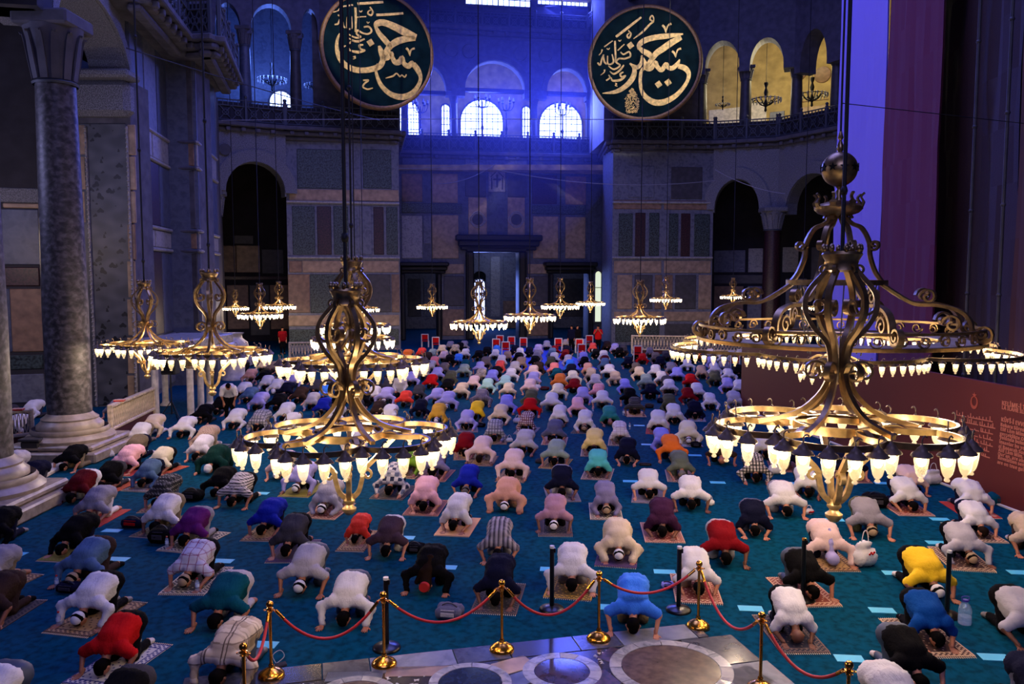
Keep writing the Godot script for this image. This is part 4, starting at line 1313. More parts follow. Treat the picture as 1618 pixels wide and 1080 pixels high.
func build_roundels() -> void:
	for k in 2:
		var at := dp(597, 80, 52.6) if k == 0 else dp(1018.5, 100, 55.6)
		var r := 90.0 * 52.6 / F if k == 0 else 88.0 * 55.6 / F
		var t := thing("calligraphy_roundel", ["huge dark round shield with gilt script, behind two cables, beside the lunette window", "huge dark round shield with gilt script and a golden drop-shaped cartouche"][k], "roundel", at, 0.42 if k == 0 else -0.12, "hung script roundels")
		var b := MB.new()
		var up := Basis(Vector3.RIGHT, Vector3.BACK, Vector3.DOWN)
		b.lathe([[r * 0.95, -0.1], [r * 0.95, 0.12], [0.0, 0.13]], 56, Transform3D(up, Vector3.ZERO))
		obj("field", b.mesh(), M.roundel_field, t)
		b = MB.new()
		b.lathe([[r * 0.93, 0.05], [r * 0.935, 0.17], [r * 0.955, 0.2], [r * 0.985, 0.18], [r * 1.0, 0.08], [r * 1.0, -0.12]], 56, Transform3D(up, Vector3.ZERO))
		obj("rim", b.mesh(), M.gold_rim, t)
		var c := Vector2(520, 483) if k == 0 else Vector2(534, 541)
		var half := Vector2(485, 543) if k == 0 else Vector2(496, 517)
		strokes(SCRIPT_ONE if k == 0 else SCRIPT_TWO, c, half, r, t)
		for d in ([[454, 425]] if k == 0 else [[410, 385], [655, 736], [736, 722]]):
			b = MB.new()
			b.cham(Vector3((d[0] - c.x) / half.x * r, (c.y - d[1]) / half.y * r, 0.15), Vector3(0.36, 0.36, 0.06), 0.01, Basis(Vector3.BACK, 0.62))
			obj("dot", b.mesh(), M.gold_leaf, t)
		if k == 1:
			b = MB.new()
			rng.seed = 12
			for i in 300:          # the drop, filled with fine script
				var y := rng.randf_range(-1.0, 1.0)
				var w := sqrt(maxf(0.0, 1.0 - pow(absf(y + 0.15) / 1.15, 2.2))) * (0.62 if y > 0.3 else 1.0) * (1.0 if y < 0.3 else 1.0 - (y - 0.3) * 0.7 + 0.38)
				var x := rng.randf_range(-w, w) * 62.0
				b.cham(Vector3((428 + x - c.x) / half.x * r, (c.y - 875 + y * 108) / half.y * r, 0.14), Vector3(rng.randf_range(0.05, 0.13), 0.035, 0.03), 0.0, Basis(Vector3.BACK, rng.randf() * PI))
			stuff(obj("drop_cartouche", b.mesh(), M.gold_leaf, t))
		var rods := MB.new()
		for s in [-0.5, 0.5]:
			rods.tube(PackedVector3Array([Vector3(s * r, 0.8 * r, -0.1), Vector3(s * r, 0.85 * r, -0.9)]), [0.03], 6)
		obj("bracket", rods.mesh(), M.iron, t)
		# an added spotlight, unseen above the view, brightens the roundel
		var fp := Vector3(-13.0 if k == 0 else 12.0, 24.0, -36.0)
		var fl := thing("added_floodlight", ["small floodlight high on the stepped pier, turned on the south roundel", "small floodlight high on the scaffold, turned on the north roundel"][k], "lamp", fp)
		fl.look_at_from_position(fp, at, Vector3.UP)
		b = MB.new()
		b.cham(Vector3(0, 0, 0.12), Vector3(0.4, 0.3, 0.2), 0.03)
		obj("housing", b.mesh(), M.iron, fl)
		b = MB.new()
		b.cham(Vector3(0, 0, 0.0), Vector3(0.34, 0.24, 0.03), 0.01)
		obj("added_lamp_face", b.mesh(), glow(Color(1.0, 0.9, 0.75), 3.0), fl)
		var sp := SpotLight3D.new()
		sp.name = "added_floodlight_beam"
		sp.light_color = Color(1.0, 0.95, 0.84)
		sp.light_energy = 260.0
		sp.light_size = 0.15
		sp.spot_range = 80.0
		sp.spot_attenuation = 2.0
		sp.spot_angle = 10.5
		sp.spot_angle_attenuation = 0.3
		sp.shadow_enabled = true
		sp.position = Vector3(0, 0, -0.1)
		fl.add_child(sp)


# ---------------------------------------------------------------- ring lamps
var glass_mesh: ArrayMesh
var cap_mesh: ArrayMesh
var flame_mesh: ArrayMesh

func lamp_meshes() -> void:
	var b := MB.new()       # goblet of clear glass with a ball below
	b.lathe([[0.0, -0.29], [0.018, -0.286], [0.028, -0.272], [0.02, -0.256], [0.012, -0.25], [0.03, -0.24], [0.048, -0.205], [0.059, -0.155], [0.067, -0.095], [0.07, -0.03]], 12)
	glass_mesh = b.mesh(M.glass)
	b = MB.new()            # flared cap with a hooked spout
	b.lathe([[0.098, -0.045], [0.102, -0.036], [0.088, -0.014], [0.06, 0.004], [0.05, 0.022], [0.044, 0.036], [0.022, 0.05], [0.012, 0.07], [0.0, 0.075]], 12)
	b.tube(curve([Vector3(0, 0.07, 0), Vector3(0, 0.12, 0), Vector3(0.03, 0.15, 0), Vector3(0.055, 0.13, 0)], 3), [0.008], 5)
	b.ball(Vector3(0.1, -0.04, 0), Vector3.ONE * 0.013, 6, 4)
	b.ball(Vector3(-0.1, -0.04, 0), Vector3.ONE * 0.013, 6, 4)
	cap_mesh = b.mesh(M.cap_metal)
	b = MB.new()            # the burning bulb
	b.ball(Vector3(0, -0.085, 0), Vector3(0.046, 0.06, 0.046), 8, 6)
	flame_mesh = b.mesh(M.flame)

func add_lamp(at: Vector3, turn: float, parent: Node3D, s := 1.0) -> void:
	var o := obj("lamp", cap_mesh, null, parent)
	o.position = at
	o.rotation.y = turn
	o.scale = Vector3.ONE * s
	obj("lamp_glass", glass_mesh, null, o)
	obj("bulb_flame", flame_mesh, null, o)

func radial(an: float, prof: Array, steps: int) -> PackedVector3Array:
	var p := []
	for q in prof:
		p.append(Vector3(cos(an) * q[0], q[1], sin(an) * q[0]))
	return curve(p, steps)

func spiral(an: float, c: Vector2, r0: float, turns: float, a0: float, dir: float, n := 16) -> PackedVector3Array:        # a volute in the upright plane at that bearing
	var out := PackedVector3Array()
	for i in n + 1:
		var f := float(i) / n
		var r := r0 * (1.0 - 0.78 * f)
		var q := c + Vector2(cos(a0 + dir * TAU * turns * f), sin(a0 + dir * TAU * turns * f)) * r
		out.append(Vector3(cos(an) * q.x, q.y, sin(an) * q.x))
	return out

func lobe_points(rc: float, rl: float, lobes: int, n: int, y: float, phase: float) -> PackedVector3Array:       # outer outline of overlapping circles
	var out := PackedVector3Array()
	for i in n:
		var an := TAU * i / n
		var best := 0.0
		for k in lobes:
			var d := wrapf(an - phase - TAU * k / lobes, -PI, PI)
			var h := rc * cos(d)
			var disc := rl * rl - pow(rc * sin(d), 2)
			if disc > 0.0 and h + sqrt(disc) > best:
				best = h + sqrt(disc)
		out.append(Vector3(cos(an) * best, y, sin(an) * best))
	return out

# A ring lamp of the common kind; heights run from the hanging ring's plane (0): crown at 1.87, finial at -1.0.
func ring_lamp(at: Vector3, s: float, turn: float, near: bool, label: String, group: String, floor_top := 36.0) -> Node3D:
	var t := thing("chandelier", label, "chandelier", at, turn, group)
	fill_ring_lamp(t, s, near)
	var b := MB.new()
	if near:
		b.tube(PackedVector3Array([Vector3(0, 1.6 * s, 0), Vector3(0, floor_top - at.y, 0)]), [0.025], 6)
		for y in 9:
			b.ball(Vector3(0, 2.4 * s + y * 3.0, 0), Vector3(0.05, 0.07, 0.05), 6, 4)
	else:
		b.tube(PackedVector3Array([Vector3(0, 1.6 * s, 0), Vector3(0, floor_top - at.y, 0)]), [0.022], 5)
	obj("cable", b.mesh(), M.cable, t)
	return t

func fill_ring_lamp(t: Node3D, s: float, near: bool) -> void:
	var st := 6 if near else 3
	var rib_m: Material = M.old_brass
	for k in 6:
		var an := TAU * k / 6 + 0.3
		var side := Vector3(-sin(an), 0, cos(an))
		var b := MB.new()
		# S-curved rib: crown -> onion -> waist -> out to the ring
		b.strap(radial(an, [[0.09, 1.66], [0.18, 1.56], [0.32, 1.38], [0.345, 1.2], [0.26, 1.02], [0.125, 0.86], [0.085, 0.68], [0.095, 0.5], [0.2, 0.3], [0.42, 0.12], [0.78, 0.02]].map(func(q): return [q[0] * s, q[1] * s]), st), side, [0.055 * s], 0.045 * s)
		obj("rib", b.mesh(), rib_m, t)
		for sp in [[0.22, 1.24, 0.12, 1.1, 0.4, 0.06], [0.235, 0.56, 0.13, 1.2, PI, 0.06], [0.17, 1.6, 0.06, 1.0, PI, 0.04]]:
			b = MB.new()
			b.strap(spiral(an, Vector2(sp[0], sp[1]) * s, sp[2] * s, sp[3], sp[4], -1.0, 16 if near else 9), side, [sp[5] * s], 0.024 * s)
			obj("volute", b.mesh(), rib_m, t)
	for k in 4:
		var an := TAU * k / 4 + 0.7
		var side := Vector3(-sin(an), 0, cos(an))
		var b: MB
		# lower strap, gathering to the leaves
		b = MB.new()
		b.strap(radial(an, [[0.60, -0.02], [0.50, -0.12], [0.34, -0.30], [0.19, -0.46], [0.16, -0.58], [0.12, -0.72], [0.05, -0.80]].map(func(q): return [q[0] * s, q[1] * s]), st), side, [0.05 * s, 0.055 * s, 0.06 * s, 0.07 * s, 0.075 * s, 0.06 * s], 0.055 * s)
		b.strap(spiral(an, Vector2(0.225 * s, -0.52 * s), 0.08 * s, 1.0, PI * 0.9, -1.0, 12 if near else 7), side, [0.09 * s, 0.09 * s, 0.07 * s, 0.05 * s], 0.03 * s)
		obj("lower_strap", b.mesh(), M.gilt, t)
	var c := MB.new()       # crown
	c.lathe([[0.12 * s, 1.58 * s], [0.17 * s, 1.6 * s], [0.155 * s, 1.66 * s], [0.165 * s, 1.70 * s], [0.2 * s, 1.76 * s], [0.185 * s, 1.79 * s]], 18 if near else 10)
	for k in 8:
		var an := TAU * k / 8
		c.ball(Vector3(cos(an) * 0.18 * s, 1.82 * s, sin(an) * 0.18 * s), Vector3(0.03, 0.05, 0.03) * s, 6, 4)
	obj("crown", c.mesh(), rib_m, t)
	var f := MB.new()       # turned finial
	f.lathe([[0.0, -1.02 * s], [0.045 * s, -1.01 * s], [0.085 * s, -0.96 * s], [0.088 * s, -0.93 * s], [0.05 * s, -0.90 * s], [0.045 * s, -0.885 * s], [0.075 * s, -0.85 * s], [0.07 * s, -0.82 * s], [0.055 * s, -0.80 * s], [0.06 * s, -0.76 * s]], 18 if near else 8)
	obj("finial", f.mesh(), M.gilt, t)
	# rings: an inner hoop, six looped circles, a rim that follows them
	var seg := 40 if near else 18
	var hoop := MB.new()
	var p := PackedVector3Array()
	for i in seg:
		p.append(Vector3(cos(TAU * i / seg), 0.0, sin(TAU * i / seg)) * 0.42 * s)
	hoop.strap(p, Vector3.UP, [0.09 * s], 0.025 * s, true)
	obj("inner_hoop", hoop.mesh(), rib_m, t)
	for k in 6:
		var an := TAU * k / 6
		var cc := Vector3(cos(an), 0, sin(an)) * 0.78 * s
		var q := PackedVector3Array()
		for i in seg:
			q.append(cc + Vector3(cos(TAU * i / seg), 0.0, sin(TAU * i / seg)) * 0.46 * s)
		var l := MB.new()
		l.strap(q, Vector3.UP, [0.06 * s], 0.03 * s, true)
		obj("loop", l.mesh(), rib_m, t)
	if near:
		for k in 6:
			var an := TAU * k / 6 + 0.52
			var br := MB.new()
			br.strap(radial(an, [[0.42 * s, 0.0], [0.55 * s, 0.03 * s], [0.68 * s, -0.02 * s]], 4), Vector3(-sin(an), 0, cos(an)), [0.06 * s], 0.05 * s)
			br.ball(Vector3(cos(an) * 0.56 * s, -0.02, sin(an) * 0.56 * s), Vector3(0.07, 0.035, 0.07) * s, 8, 5)
			obj("bracket", br.mesh(), M.gilt, t)
	var n := 36 if near else 30
	var rim := lobe_points(0.78 * s, 0.52 * s, 6, n, -0.03 * s, 0.0)
	var far_caps := MB.new()
	var far_glow := MB.new()
	for i in n:
		var q := rim[i]
		if near:
			add_lamp(q, -TAU * i / n + PI / 2, t, 0.95 * s)
		else:
			far_caps.lathe([[0.085 * s, -0.045 * s], [0.05 * s, 0.02 * s], [0.0, 0.07 * s]], 5, Transform3D(Basis(), q))
			far_glow.lathe([[0.0, -0.30 * s], [0.04 * s, -0.24 * s], [0.062 * s, -0.1 * s], [0.064 * s, -0.045 * s]], 6, Transform3D(Basis(), q))
	if not near:
		stuff(obj("lamp_caps", far_caps.mesh(), M.cap_metal, t))
		stuff(obj("lamp_bulbs", far_glow.mesh(), M.far_flame, t))


func build_chandeliers() -> void:
	lamp_meshes()
	var warm := Color(1.0, 0.88, 0.76)
	# pixel of the ring's middle, width of the ring in pixels, how it stands out
	var list := [
		[550, 685, 357, "large brass ring lamp hanging over the orange-red shirt, its whole stem clear", true],
		[1322, 672, 425, "large brass ring lamp hanging in front of the red printed board", true],
		[558, 568, 242, "brass ring lamp directly behind the large one, overlapped by its stem", true],
		[557, 533, 140, "small brass ring lamp in the stack behind the large one, third in depth", false],
		[562, 513, 118, "small brass ring lamp in the stack behind the large one, fourth in depth", false],
		[574, 486, 54, "tiny brass ring lamp farthest back in the stack, against the south pier", false],
		[231, 543, 150, "brass ring lamp hanging before the brown strips of the stepped pier", true],
		[334, 555, 193, "brass ring lamp with a wide onion stem hanging by the marble platform", true],
		[372, 485, 42, "tiny ring lamp half hidden behind the onion-stemmed lamp", false],
		[411, 495, 71, "small ring lamp in the dark arch, lower of the close pair", false],
		[441, 482, 56, "small ring lamp in the dark arch, higher of the close pair", false],
		[683, 482, 51, "small ring lamp hanging before the narrow south door", false],
		[757, 508, 98, "brass ring lamp hanging before the great central doorway", false],
		[837, 497, 86, "brass ring lamp hanging at the edge of the great doorway's frame", false],
		[885, 481, 63, "small ring lamp hanging before the narrow north door", false],
		[933, 477, 48, "tiny ring lamp hanging beside the lit arched niche", false],
		[1011, 501, 88, "brass ring lamp hanging before the north pier, the lower of two", false],
		[1052, 471, 51, "small ring lamp hanging high before the north pier", false],
		[1158, 467, 42, "tiny ring lamp under the north arch, above the scrolls of the grand lamp", false],
		[1268, 484, 46, "tiny ring lamp seen through the grand lamp's arms", false],
	]
	for l in list:
		var z: float = minf(1.89 * F / (l[1] - 435.0), 50.0)
		var at := dp(l[0], l[1], z)
		var s: float = l[2] * z / F / 2.75
		ring_lamp(at, s, float(l[0]) * 0.37, l[4], l[3], "brass ring lamps")
		var e: float = (3.6 * s if l[2] > 180 else 6.0) * s
		if l[2] > 180:
			for k in 3:
				omni("chandelier_light", at + Vector3(cos(TAU * k / 3 + 0.4), 0, sin(TAU * k / 3 + 0.4)) * 0.8 * s - Vector3(0, 0.24 * s, 0), warm, e / 3.0, 0.12)
		else:
			omni("chandelier_light", at - Vector3(0, 0.22 * s, 0), warm, e, 0.2)
	grand_lamp(warm)
	# unlit lamps in the galleries
	var dark := [[1142, 165, 22, "unlit iron gallery lamp in the arch next to the north roundel"], [1210, 158, 46, "unlit glass ring lamp in the middle north gallery arch"], [1283, 150, 46, "unlit glass ring lamp in the gallery arch beside the violet cloth"], [430, 126, 44, "unlit iron ring lamp hanging before the lunette in the south gallery"], [500, 135, 36, "unlit iron ring lamp beside the rim of the south roundel"]]
	for d in dark:
		var at := dp(d[0], d[1], 60.0)
		var s: float = d[2] * 60.0 / F / 2.0
		var t := thing("gallery_lamp", d[3], "chandelier", at, 0.0, "unlit gallery lamps")
		var b := MB.new()
		b.lathe([[0.0, -0.8 * s], [0.1 * s, -0.7 * s], [0.06 * s, -0.5 * s], [0.16 * s, -0.3 * s], [0.05 * s, 0.1 * s], [0.16 * s, 0.5 * s], [0.06 * s, 0.8 * s], [0.14 * s, 1.0 * s], [0.14 * s, 1.15 * s], [0.0, 1.2 * s]], 10)
		for k in 8:
			var an := TAU * k / 8
			b.strap(radial(an, [[0.05 * s, -0.4 * s], [0.4 * s, -0.25 * s], [0.7 * s, 0.1 * s], [0.95 * s, 0.0]], 3), Vector3(-sin(an), 0, cos(an)), [0.05 * s], 0.05 * s)
		obj("stem", b.mesh(), M.iron, t)
		b = MB.new()
		var ring := PackedVector3Array()
		for k in 24:
			ring.append(Vector3(cos(TAU * k / 24), 0.02, sin(TAU * k / 24)) * s)
		b.tube(ring, [0.03 * s], 5, true)
		obj("ring", b.mesh(), M.iron, t)
		b = MB.new()
		for k in 20:
			var an := TAU * k / 20
			b.lathe([[0.0, -0.2 * s], [0.05 * s, -0.1 * s], [0.06 * s, 0.08 * s]], 6, Transform3D(Basis(), Vector3(cos(an), 0, sin(an)) * s))
		stuff(obj("glass_cups", b.mesh(), plain(Color(0.75, 0.75, 0.72), 0.15, 0.3), t))
		b = MB.new()
		b.tube(PackedVector3Array([Vector3(0, 1.1 * s, 0), Vector3(0, 25.9 - at.y, 0)]), [0.02], 5)
		obj("cable", b.mesh(), M.iron, t)


func grand_lamp(warm: Color) -> void:
	var z := 14.8
	var at := dp(1318, 540, z)          # the middle of the great ring
	var s := z / F                       # metres to a pixel there
	var t := thing("chandelier", "grand brass lamp with a pierced globe, a bell of scrolls and a wide lobed ring", "chandelier", at, 0.2)
	var m: Material = M.old_brass
	var y := func(py: float) -> float: return (540.0 - py) * s
	# globe with pierced stars
	var b := MB.new()
	var gy: float = y.call(270)
	b.ball(Vector3(0, gy, 0), Vector3.ONE * 27 * s, 28, 18)
	obj("globe", b.mesh(), m, t)
	b = MB.new()
	for k in 10:
		var an := TAU * k / 10
		var o := Vector3(cos(an), 0.06, sin(an)).normalized()
		var fr := Basis(o.cross(Vector3.UP).normalized(), Vector3.UP, o).orthonormalized()
		var star := PackedVector2Array()
		for i in 10:
			star.append(Vector2.from_angle(PI / 2 + TAU * i / 10) * (0.075 if i % 2 == 0 else 0.032))
		b.prism(star, -0.01, 0.012, Transform3D(fr, Vector3(0, gy, 0) + o * 27 * s))
	obj("pierced_stars", b.mesh(), M.iron, t)
	b = MB.new()
	b.lathe([[0.02, y.call(212)], [0.05, y.call(222)], [0.02, y.call(226)], [0.055, y.call(234)], [0.06, y.call(240)], [0.03, y.call(244)]], 12)
	b.lathe([[0.05, y.call(340)], [0.07, y.call(318)], [0.04, y.call(312)], [0.06, y.call(305)], [0.03, y.call(300)], [0.06, y.call(297)]], 12)
	obj("stem", b.mesh(), m, t)
	# upper crown with leaf tips
	b = MB.new()
	b.lathe([[0.1, y.call(345)], [30 * s, y.call(338)], [36 * s, y.call(332)], [36 * s, y.call(328)], [30 * s, y.call(324)], [0.1, y.call(318)]], 28)
	obj("crown", b.mesh(), m, t)
	for k in 8:
		var an := TAU * k / 8
		b = MB.new()
		b.strap(radial(an, [[34 * s, y.call(330)], [37 * s, y.call(322)], [33 * s, y.call(314)], [38 * s, y.call(308)]], 3), Vector3(-sin(an), 0, cos(an)), [0.10, 0.12, 0.10, 0.14, 0.05], 0.03)
		obj("crown_leaf", b.mesh(), m, t)
	# bell of eight ribs
	for k in 8:
		var an := TAU * k / 8 + 0.2
		var side := Vector3(-sin(an), 0, cos(an))
		b = MB.new()
		b.strap(radial(an, [[10 * s, y.call(342)], [22 * s, y.call(354)], [38 * s, y.call(362)], [50 * s, y.call(384)], [52 * s, y.call(405)], [60 * s, y.call(428)], [70 * s, y.call(443)]], 5), side, [0.09], 0.05)
		obj("bell_rib", b.mesh(), m, t)
		b = MB.new()
		b.strap(spiral(an, Vector2(58 * s, y.call(388)), 9 * s, 1.3, PI, 1.0), side, [0.09], 0.03)
		obj("volute", b.mesh(), m, t)
		b = MB.new()
		b.strap(spiral(an, Vector2(16 * s, y.call(346)), 6 * s, 1.1, 0.0, 1.0), side, [0.08], 0.03)
		obj("volute", b.mesh(), m, t)
		# long arm to the ring
		var c2 := MB.new()
		c2.strap(radial(an, [[70 * s, y.call(447)], [92 * s, y.call(462)], [120 * s, y.call(477)], [150 * s, y.call(478)], [180 * s, y.call(485)], [195 * s, y.call(500)], [198 * s, y.call(518)], [208 * s, y.call(528)], [222 * s, y.call(524)]], 5), side, [0.11], 0.055)
		c2.strap(spiral(an, Vector2(212 * s, y.call(517)), 14 * s, 1.3, -PI / 2, 1.0), side, [0.11, 0.1], 0.035)
		c2.strap(spiral(an, Vector2(138 * s, y.call(466)), 12 * s, 1.3, PI, -1.0), side, [0.1], 0.035)
		c2.strap(spiral(an, Vector2(172 * s, y.call(505)), 14 * s, 1.3, PI, -1.0), side, [0.1], 0.035)
		obj("scroll_arm", c2.mesh(), m, t)
	var hoop := func(r: float, py: float, h: float, th: float, called: String) -> void:
		var p := PackedVector3Array()
		for i in 48:
			p.append(Vector3(cos(TAU * i / 48) * r, y.call(py), sin(TAU * i / 48) * r))
		var c3 := MB.new()
		c3.strap(p, Vector3.UP, [h], th, true)
		obj(called, c3.mesh(), m, t)
	hoop.call(73 * s, 446.0, 0.09, 0.05, "bell_hoop")
	hoop.call(208 * s, 535.0, 0.06, 0.12, "ring")
	hoop.call(208 * s, 514.0, 0.04, 0.05, "frieze_rail")
	# frieze of small scrolls round the ring
	for k in 40:
		var an := TAU * k / 40
		b = MB.new()
		var q := PackedVector3Array()
		for i in 15:
			var f := i / 14.0
			var rr := 0.11 * (1.0 - 0.7 * f)
			var a2 := an + cos(f * TAU * 1.3) * rr / (208 * s)
			q.append(Vector3(cos(a2) * 208 * s, y.call(524) + sin(f * TAU * 1.3) * rr * (1 if k % 2 else -1), sin(a2) * 208 * s))
		b.strap(q, Vector3(cos(an), 0, sin(an)), [0.05], 0.02)
		obj("frieze_scroll", b.mesh(), m, t)
	# white inner tray seen lit from below, lobes and lamps
	b = MB.new()
	b.lathe([[206 * s, y.call(537)], [150 * s, y.call(534)], [150 * s, y.call(533)], [206 * s, y.call(535)]], 48)
	obj("tray", b.mesh(), plain(Color(0.85, 0.78, 0.62), 0.4), t)
	var lob := lobe_points(150 * s, 114 * s, 6, 108, y.call(546), 0.0)
	var rim := MB.new()
	rim.strap(lob, Vector3.UP, [0.05], 0.05, true)
	obj("lobed_rim", rim.mesh(), m, t)
	for i in 108:
		add_lamp(lob[i] - Vector3(0, 0.03, 0), -TAU * i / 108 + PI / 2, t, 0.62)
	# lower cluster
	b = MB.new()
	b.lathe([[0.03, y.call(615)], [0.10, y.call(606)], [0.05, y.call(596)], [0.14, y.call(585)], [0.08, y.call(570)], [0.06, y.call(540)]], 14)
	obj("lower_stem", b.mesh(), m, t)
	for k in 9:
		var an := TAU * k / 9
		b = MB.new()
		b.strap(radial(an, [[0.06, y.call(575)], [22 * s, y.call(562)], [42 * s, y.call(572)], [50 * s, y.call(586)]], 4), Vector3(-sin(an), 0, cos(an)), [0.05], 0.03)
		obj("lower_arm", b.mesh(), M.gilt, t)
		add_lamp(Vector3(cos(an) * 50 * s, y.call(589), sin(an) * 50 * s), an, t, 0.62)
	b = MB.new()
	for k in 8:          # stays from the bell to the top and the cable above
		var an := TAU * k / 8
		b.tube(PackedVector3Array([Vector3(cos(an), 0, sin(an)) * 60 * s + Vector3(0, y.call(446), 0), Vector3(cos(an), 0, sin(an)) * 40 * s + Vector3(0, y.call(560), 0)]), [0.012], 5)
	b.tube(PackedVector3Array([Vector3(0, y.call(212), 0), Vector3(0, 35.9 - at.y, 0)]), [0.018], 6)
	obj("cable", b.mesh(), M.cable, t)
	for k in 6:
		omni("chandelier_light", at + Vector3(cos(TAU * k / 6), 0, sin(TAU * k / 6)) * 2.2 - Vector3(0, 0.22, 0), warm, 2.8, 0.15)


# ---------------------------------------------------------------- brass posts, belt posts, ropes
func build_barrier() -> void:
	var posts := []
	var feet := [[388, 1150], [429, 1069], [607, 1051], [793, 1028], [946, 1011], [1103, 991], [1201, 1090], [1337, 1185]]
	var where := ["brass rope post by the beige plaid shirt, only its ball top in view", "brass rope post beside the corner of the carpet and the small charger", "brass rope post standing against the black belt post, in front of the long white shirt", "brass rope post in front of the person in the navy T-shirt", "brass rope post between the white shirt on the gold mat and the sky blue T-shirt", "brass rope post at the far corner of the inlaid floor", "brass rope post in front of the bald person in white", "brass rope post cut by the lower edge, past the bald person in white"]
	for i in feet.size():
		var g := gp(feet[i][0], feet[i][1])
		posts.append(g)
		var t := thing("rope_post", where[i], "post", g, 0.0, "brass rope posts")
		var b := MB.new()
		b.lathe([[0.0, 0.0], [0.165, 0.0], [0.165, 0.025]], 28)
		obj("rubber_foot", b.mesh(), M.rubber, t)
		b = MB.new()
		b.lathe([[0.165, 0.022], [0.166, 0.035], [0.15, 0.06], [0.11, 0.09], [0.06, 0.115], [0.035, 0.125], [0.03, 0.14], [0.036, 0.155], [0.028, 0.17]], 28)
		obj("base", b.mesh(), M.brass, t)
		b = MB.new()
		b.lathe([[0.02, 0.15], [0.02, 0.87]], 14)
		obj("pole", b.mesh(), M.brass, t)
		b = MB.new()
		b.lathe([[0.03, 0.83], [0.034, 0.845], [0.03, 0.86], [0.045, 0.868], [0.045, 0.88], [0.025, 0.888], [0.022, 0.9]], 18)
		b.ball(Vector3(0, 0.935, 0), Vector3.ONE * 0.047, 18, 10)
		obj("ball_top", b.mesh(), M.brass, t)
		b = MB.new()
		for k in 4:
			var ring := PackedVector3Array()
			for q in 10:
				ring.append(Vector3(cos(TAU * k / 4) * 0.058 + cos(TAU * q / 10) * 0.02 * cos(TAU * k / 4), 0.862, sin(TAU * k / 4) * 0.058 + cos(TAU * q / 10) * 0.02 * sin(TAU * k / 4)) + Vector3(-sin(TAU * k / 4), 0, cos(TAU * k / 4)) * sin(TAU * q / 10) * 0.02)
			b.tube(ring, [0.005], 5, true)
		obj("hook_ring", b.mesh(), M.brass, t)
	var names := ["red rope from the post by the charger down to the post at the lower edge", "red rope sagging before the long white shirt with rolled sleeves", "red rope sagging past the grey backpack", "red rope sagging before the gold mat", "red rope crossing the sky blue T-shirt", "red rope before the black and orange clothes, running to the post by the bald person", "red rope falling from the post by the bald person to the lower edge"]
	var sag := [0.30, 0.42, 0.36, 0.42, 0.26, 0.40, 0.3]
	for i in posts.size() - 1:
		var p: Vector3 = posts[i] + Vector3(0, 0.85, 0)
		var q: Vector3 = posts[i + 1] + Vector3(0, 0.85, 0)
		var d := (q - p).normalized() * 0.07
		p += d
		q -= d
		var t := thing("barrier_rope", names[i], "rope", Vector3.ZERO, 0.0, "red barrier ropes")
		var pts := PackedVector3Array()
		for k in 25:
			var f := k / 24.0
			pts.append(p.lerp(q, f) - Vector3(0, sag[i] * 4.0 * f * (1.0 - f), 0))
		var b := MB.new()
		b.tube(pts, [0.019], 9)
		obj("cord", b.mesh(), M.rope, t)
		for e in [[0, 2], [24, 22]]:
			b = MB.new()
			b.tube(PackedVector3Array([pts[e[0]], pts[e[0]].lerp(pts[e[1]], 0.9)]), [0.021], 9)
			obj("brass_end", b.mesh(), M.brass, t)
	var belts := [[611, 1024, "black belt post standing behind a brass rope post, by the long white shirt"], [872, 963, "black belt post before the gold mat"], [1072, 964, "black belt post beside the white shirt with red trim"], [1268, 948, "black belt post in front of the black jacket and orange cloth"], [1496, 972, "black belt post between the yellow sweater and the water jug"]]
	for k in belts.size():
		var g := gp(belts[k][0], belts[k][1])
		var t := thing("belt_post", belts[k][2], "post", g, 0.0, "black belt posts")
		var b := MB.new()
		b.lathe([[0.19, 0.0], [0.19, 0.02], [0.17, 0.04], [0.08, 0.06], [0.035, 0.07]], 28)
		obj("base", b.mesh(), M.black_metal, t)
		b = MB.new()
		b.lathe([[0.034, 0.06], [0.034, 0.95]], 16)
		obj("pole", b.mesh(), M.black_metal, t)
		b = MB.new()
		b.lathe([[0.036, 0.95], [0.036, 0.985], [0.02, 0.99], [0.0, 0.99]], 16)
		obj("lid", b.mesh(), M.brass if k == 3 else plain(Color(0.75, 0.75, 0.75), 0.4), t)
		b = MB.new()
		b.cham(Vector3(0.038, 0.92, 0), Vector3(0.03, 0.07, 0.06), 0.008)
		obj("belt_slot", b.mesh(), M.black_metal, t)


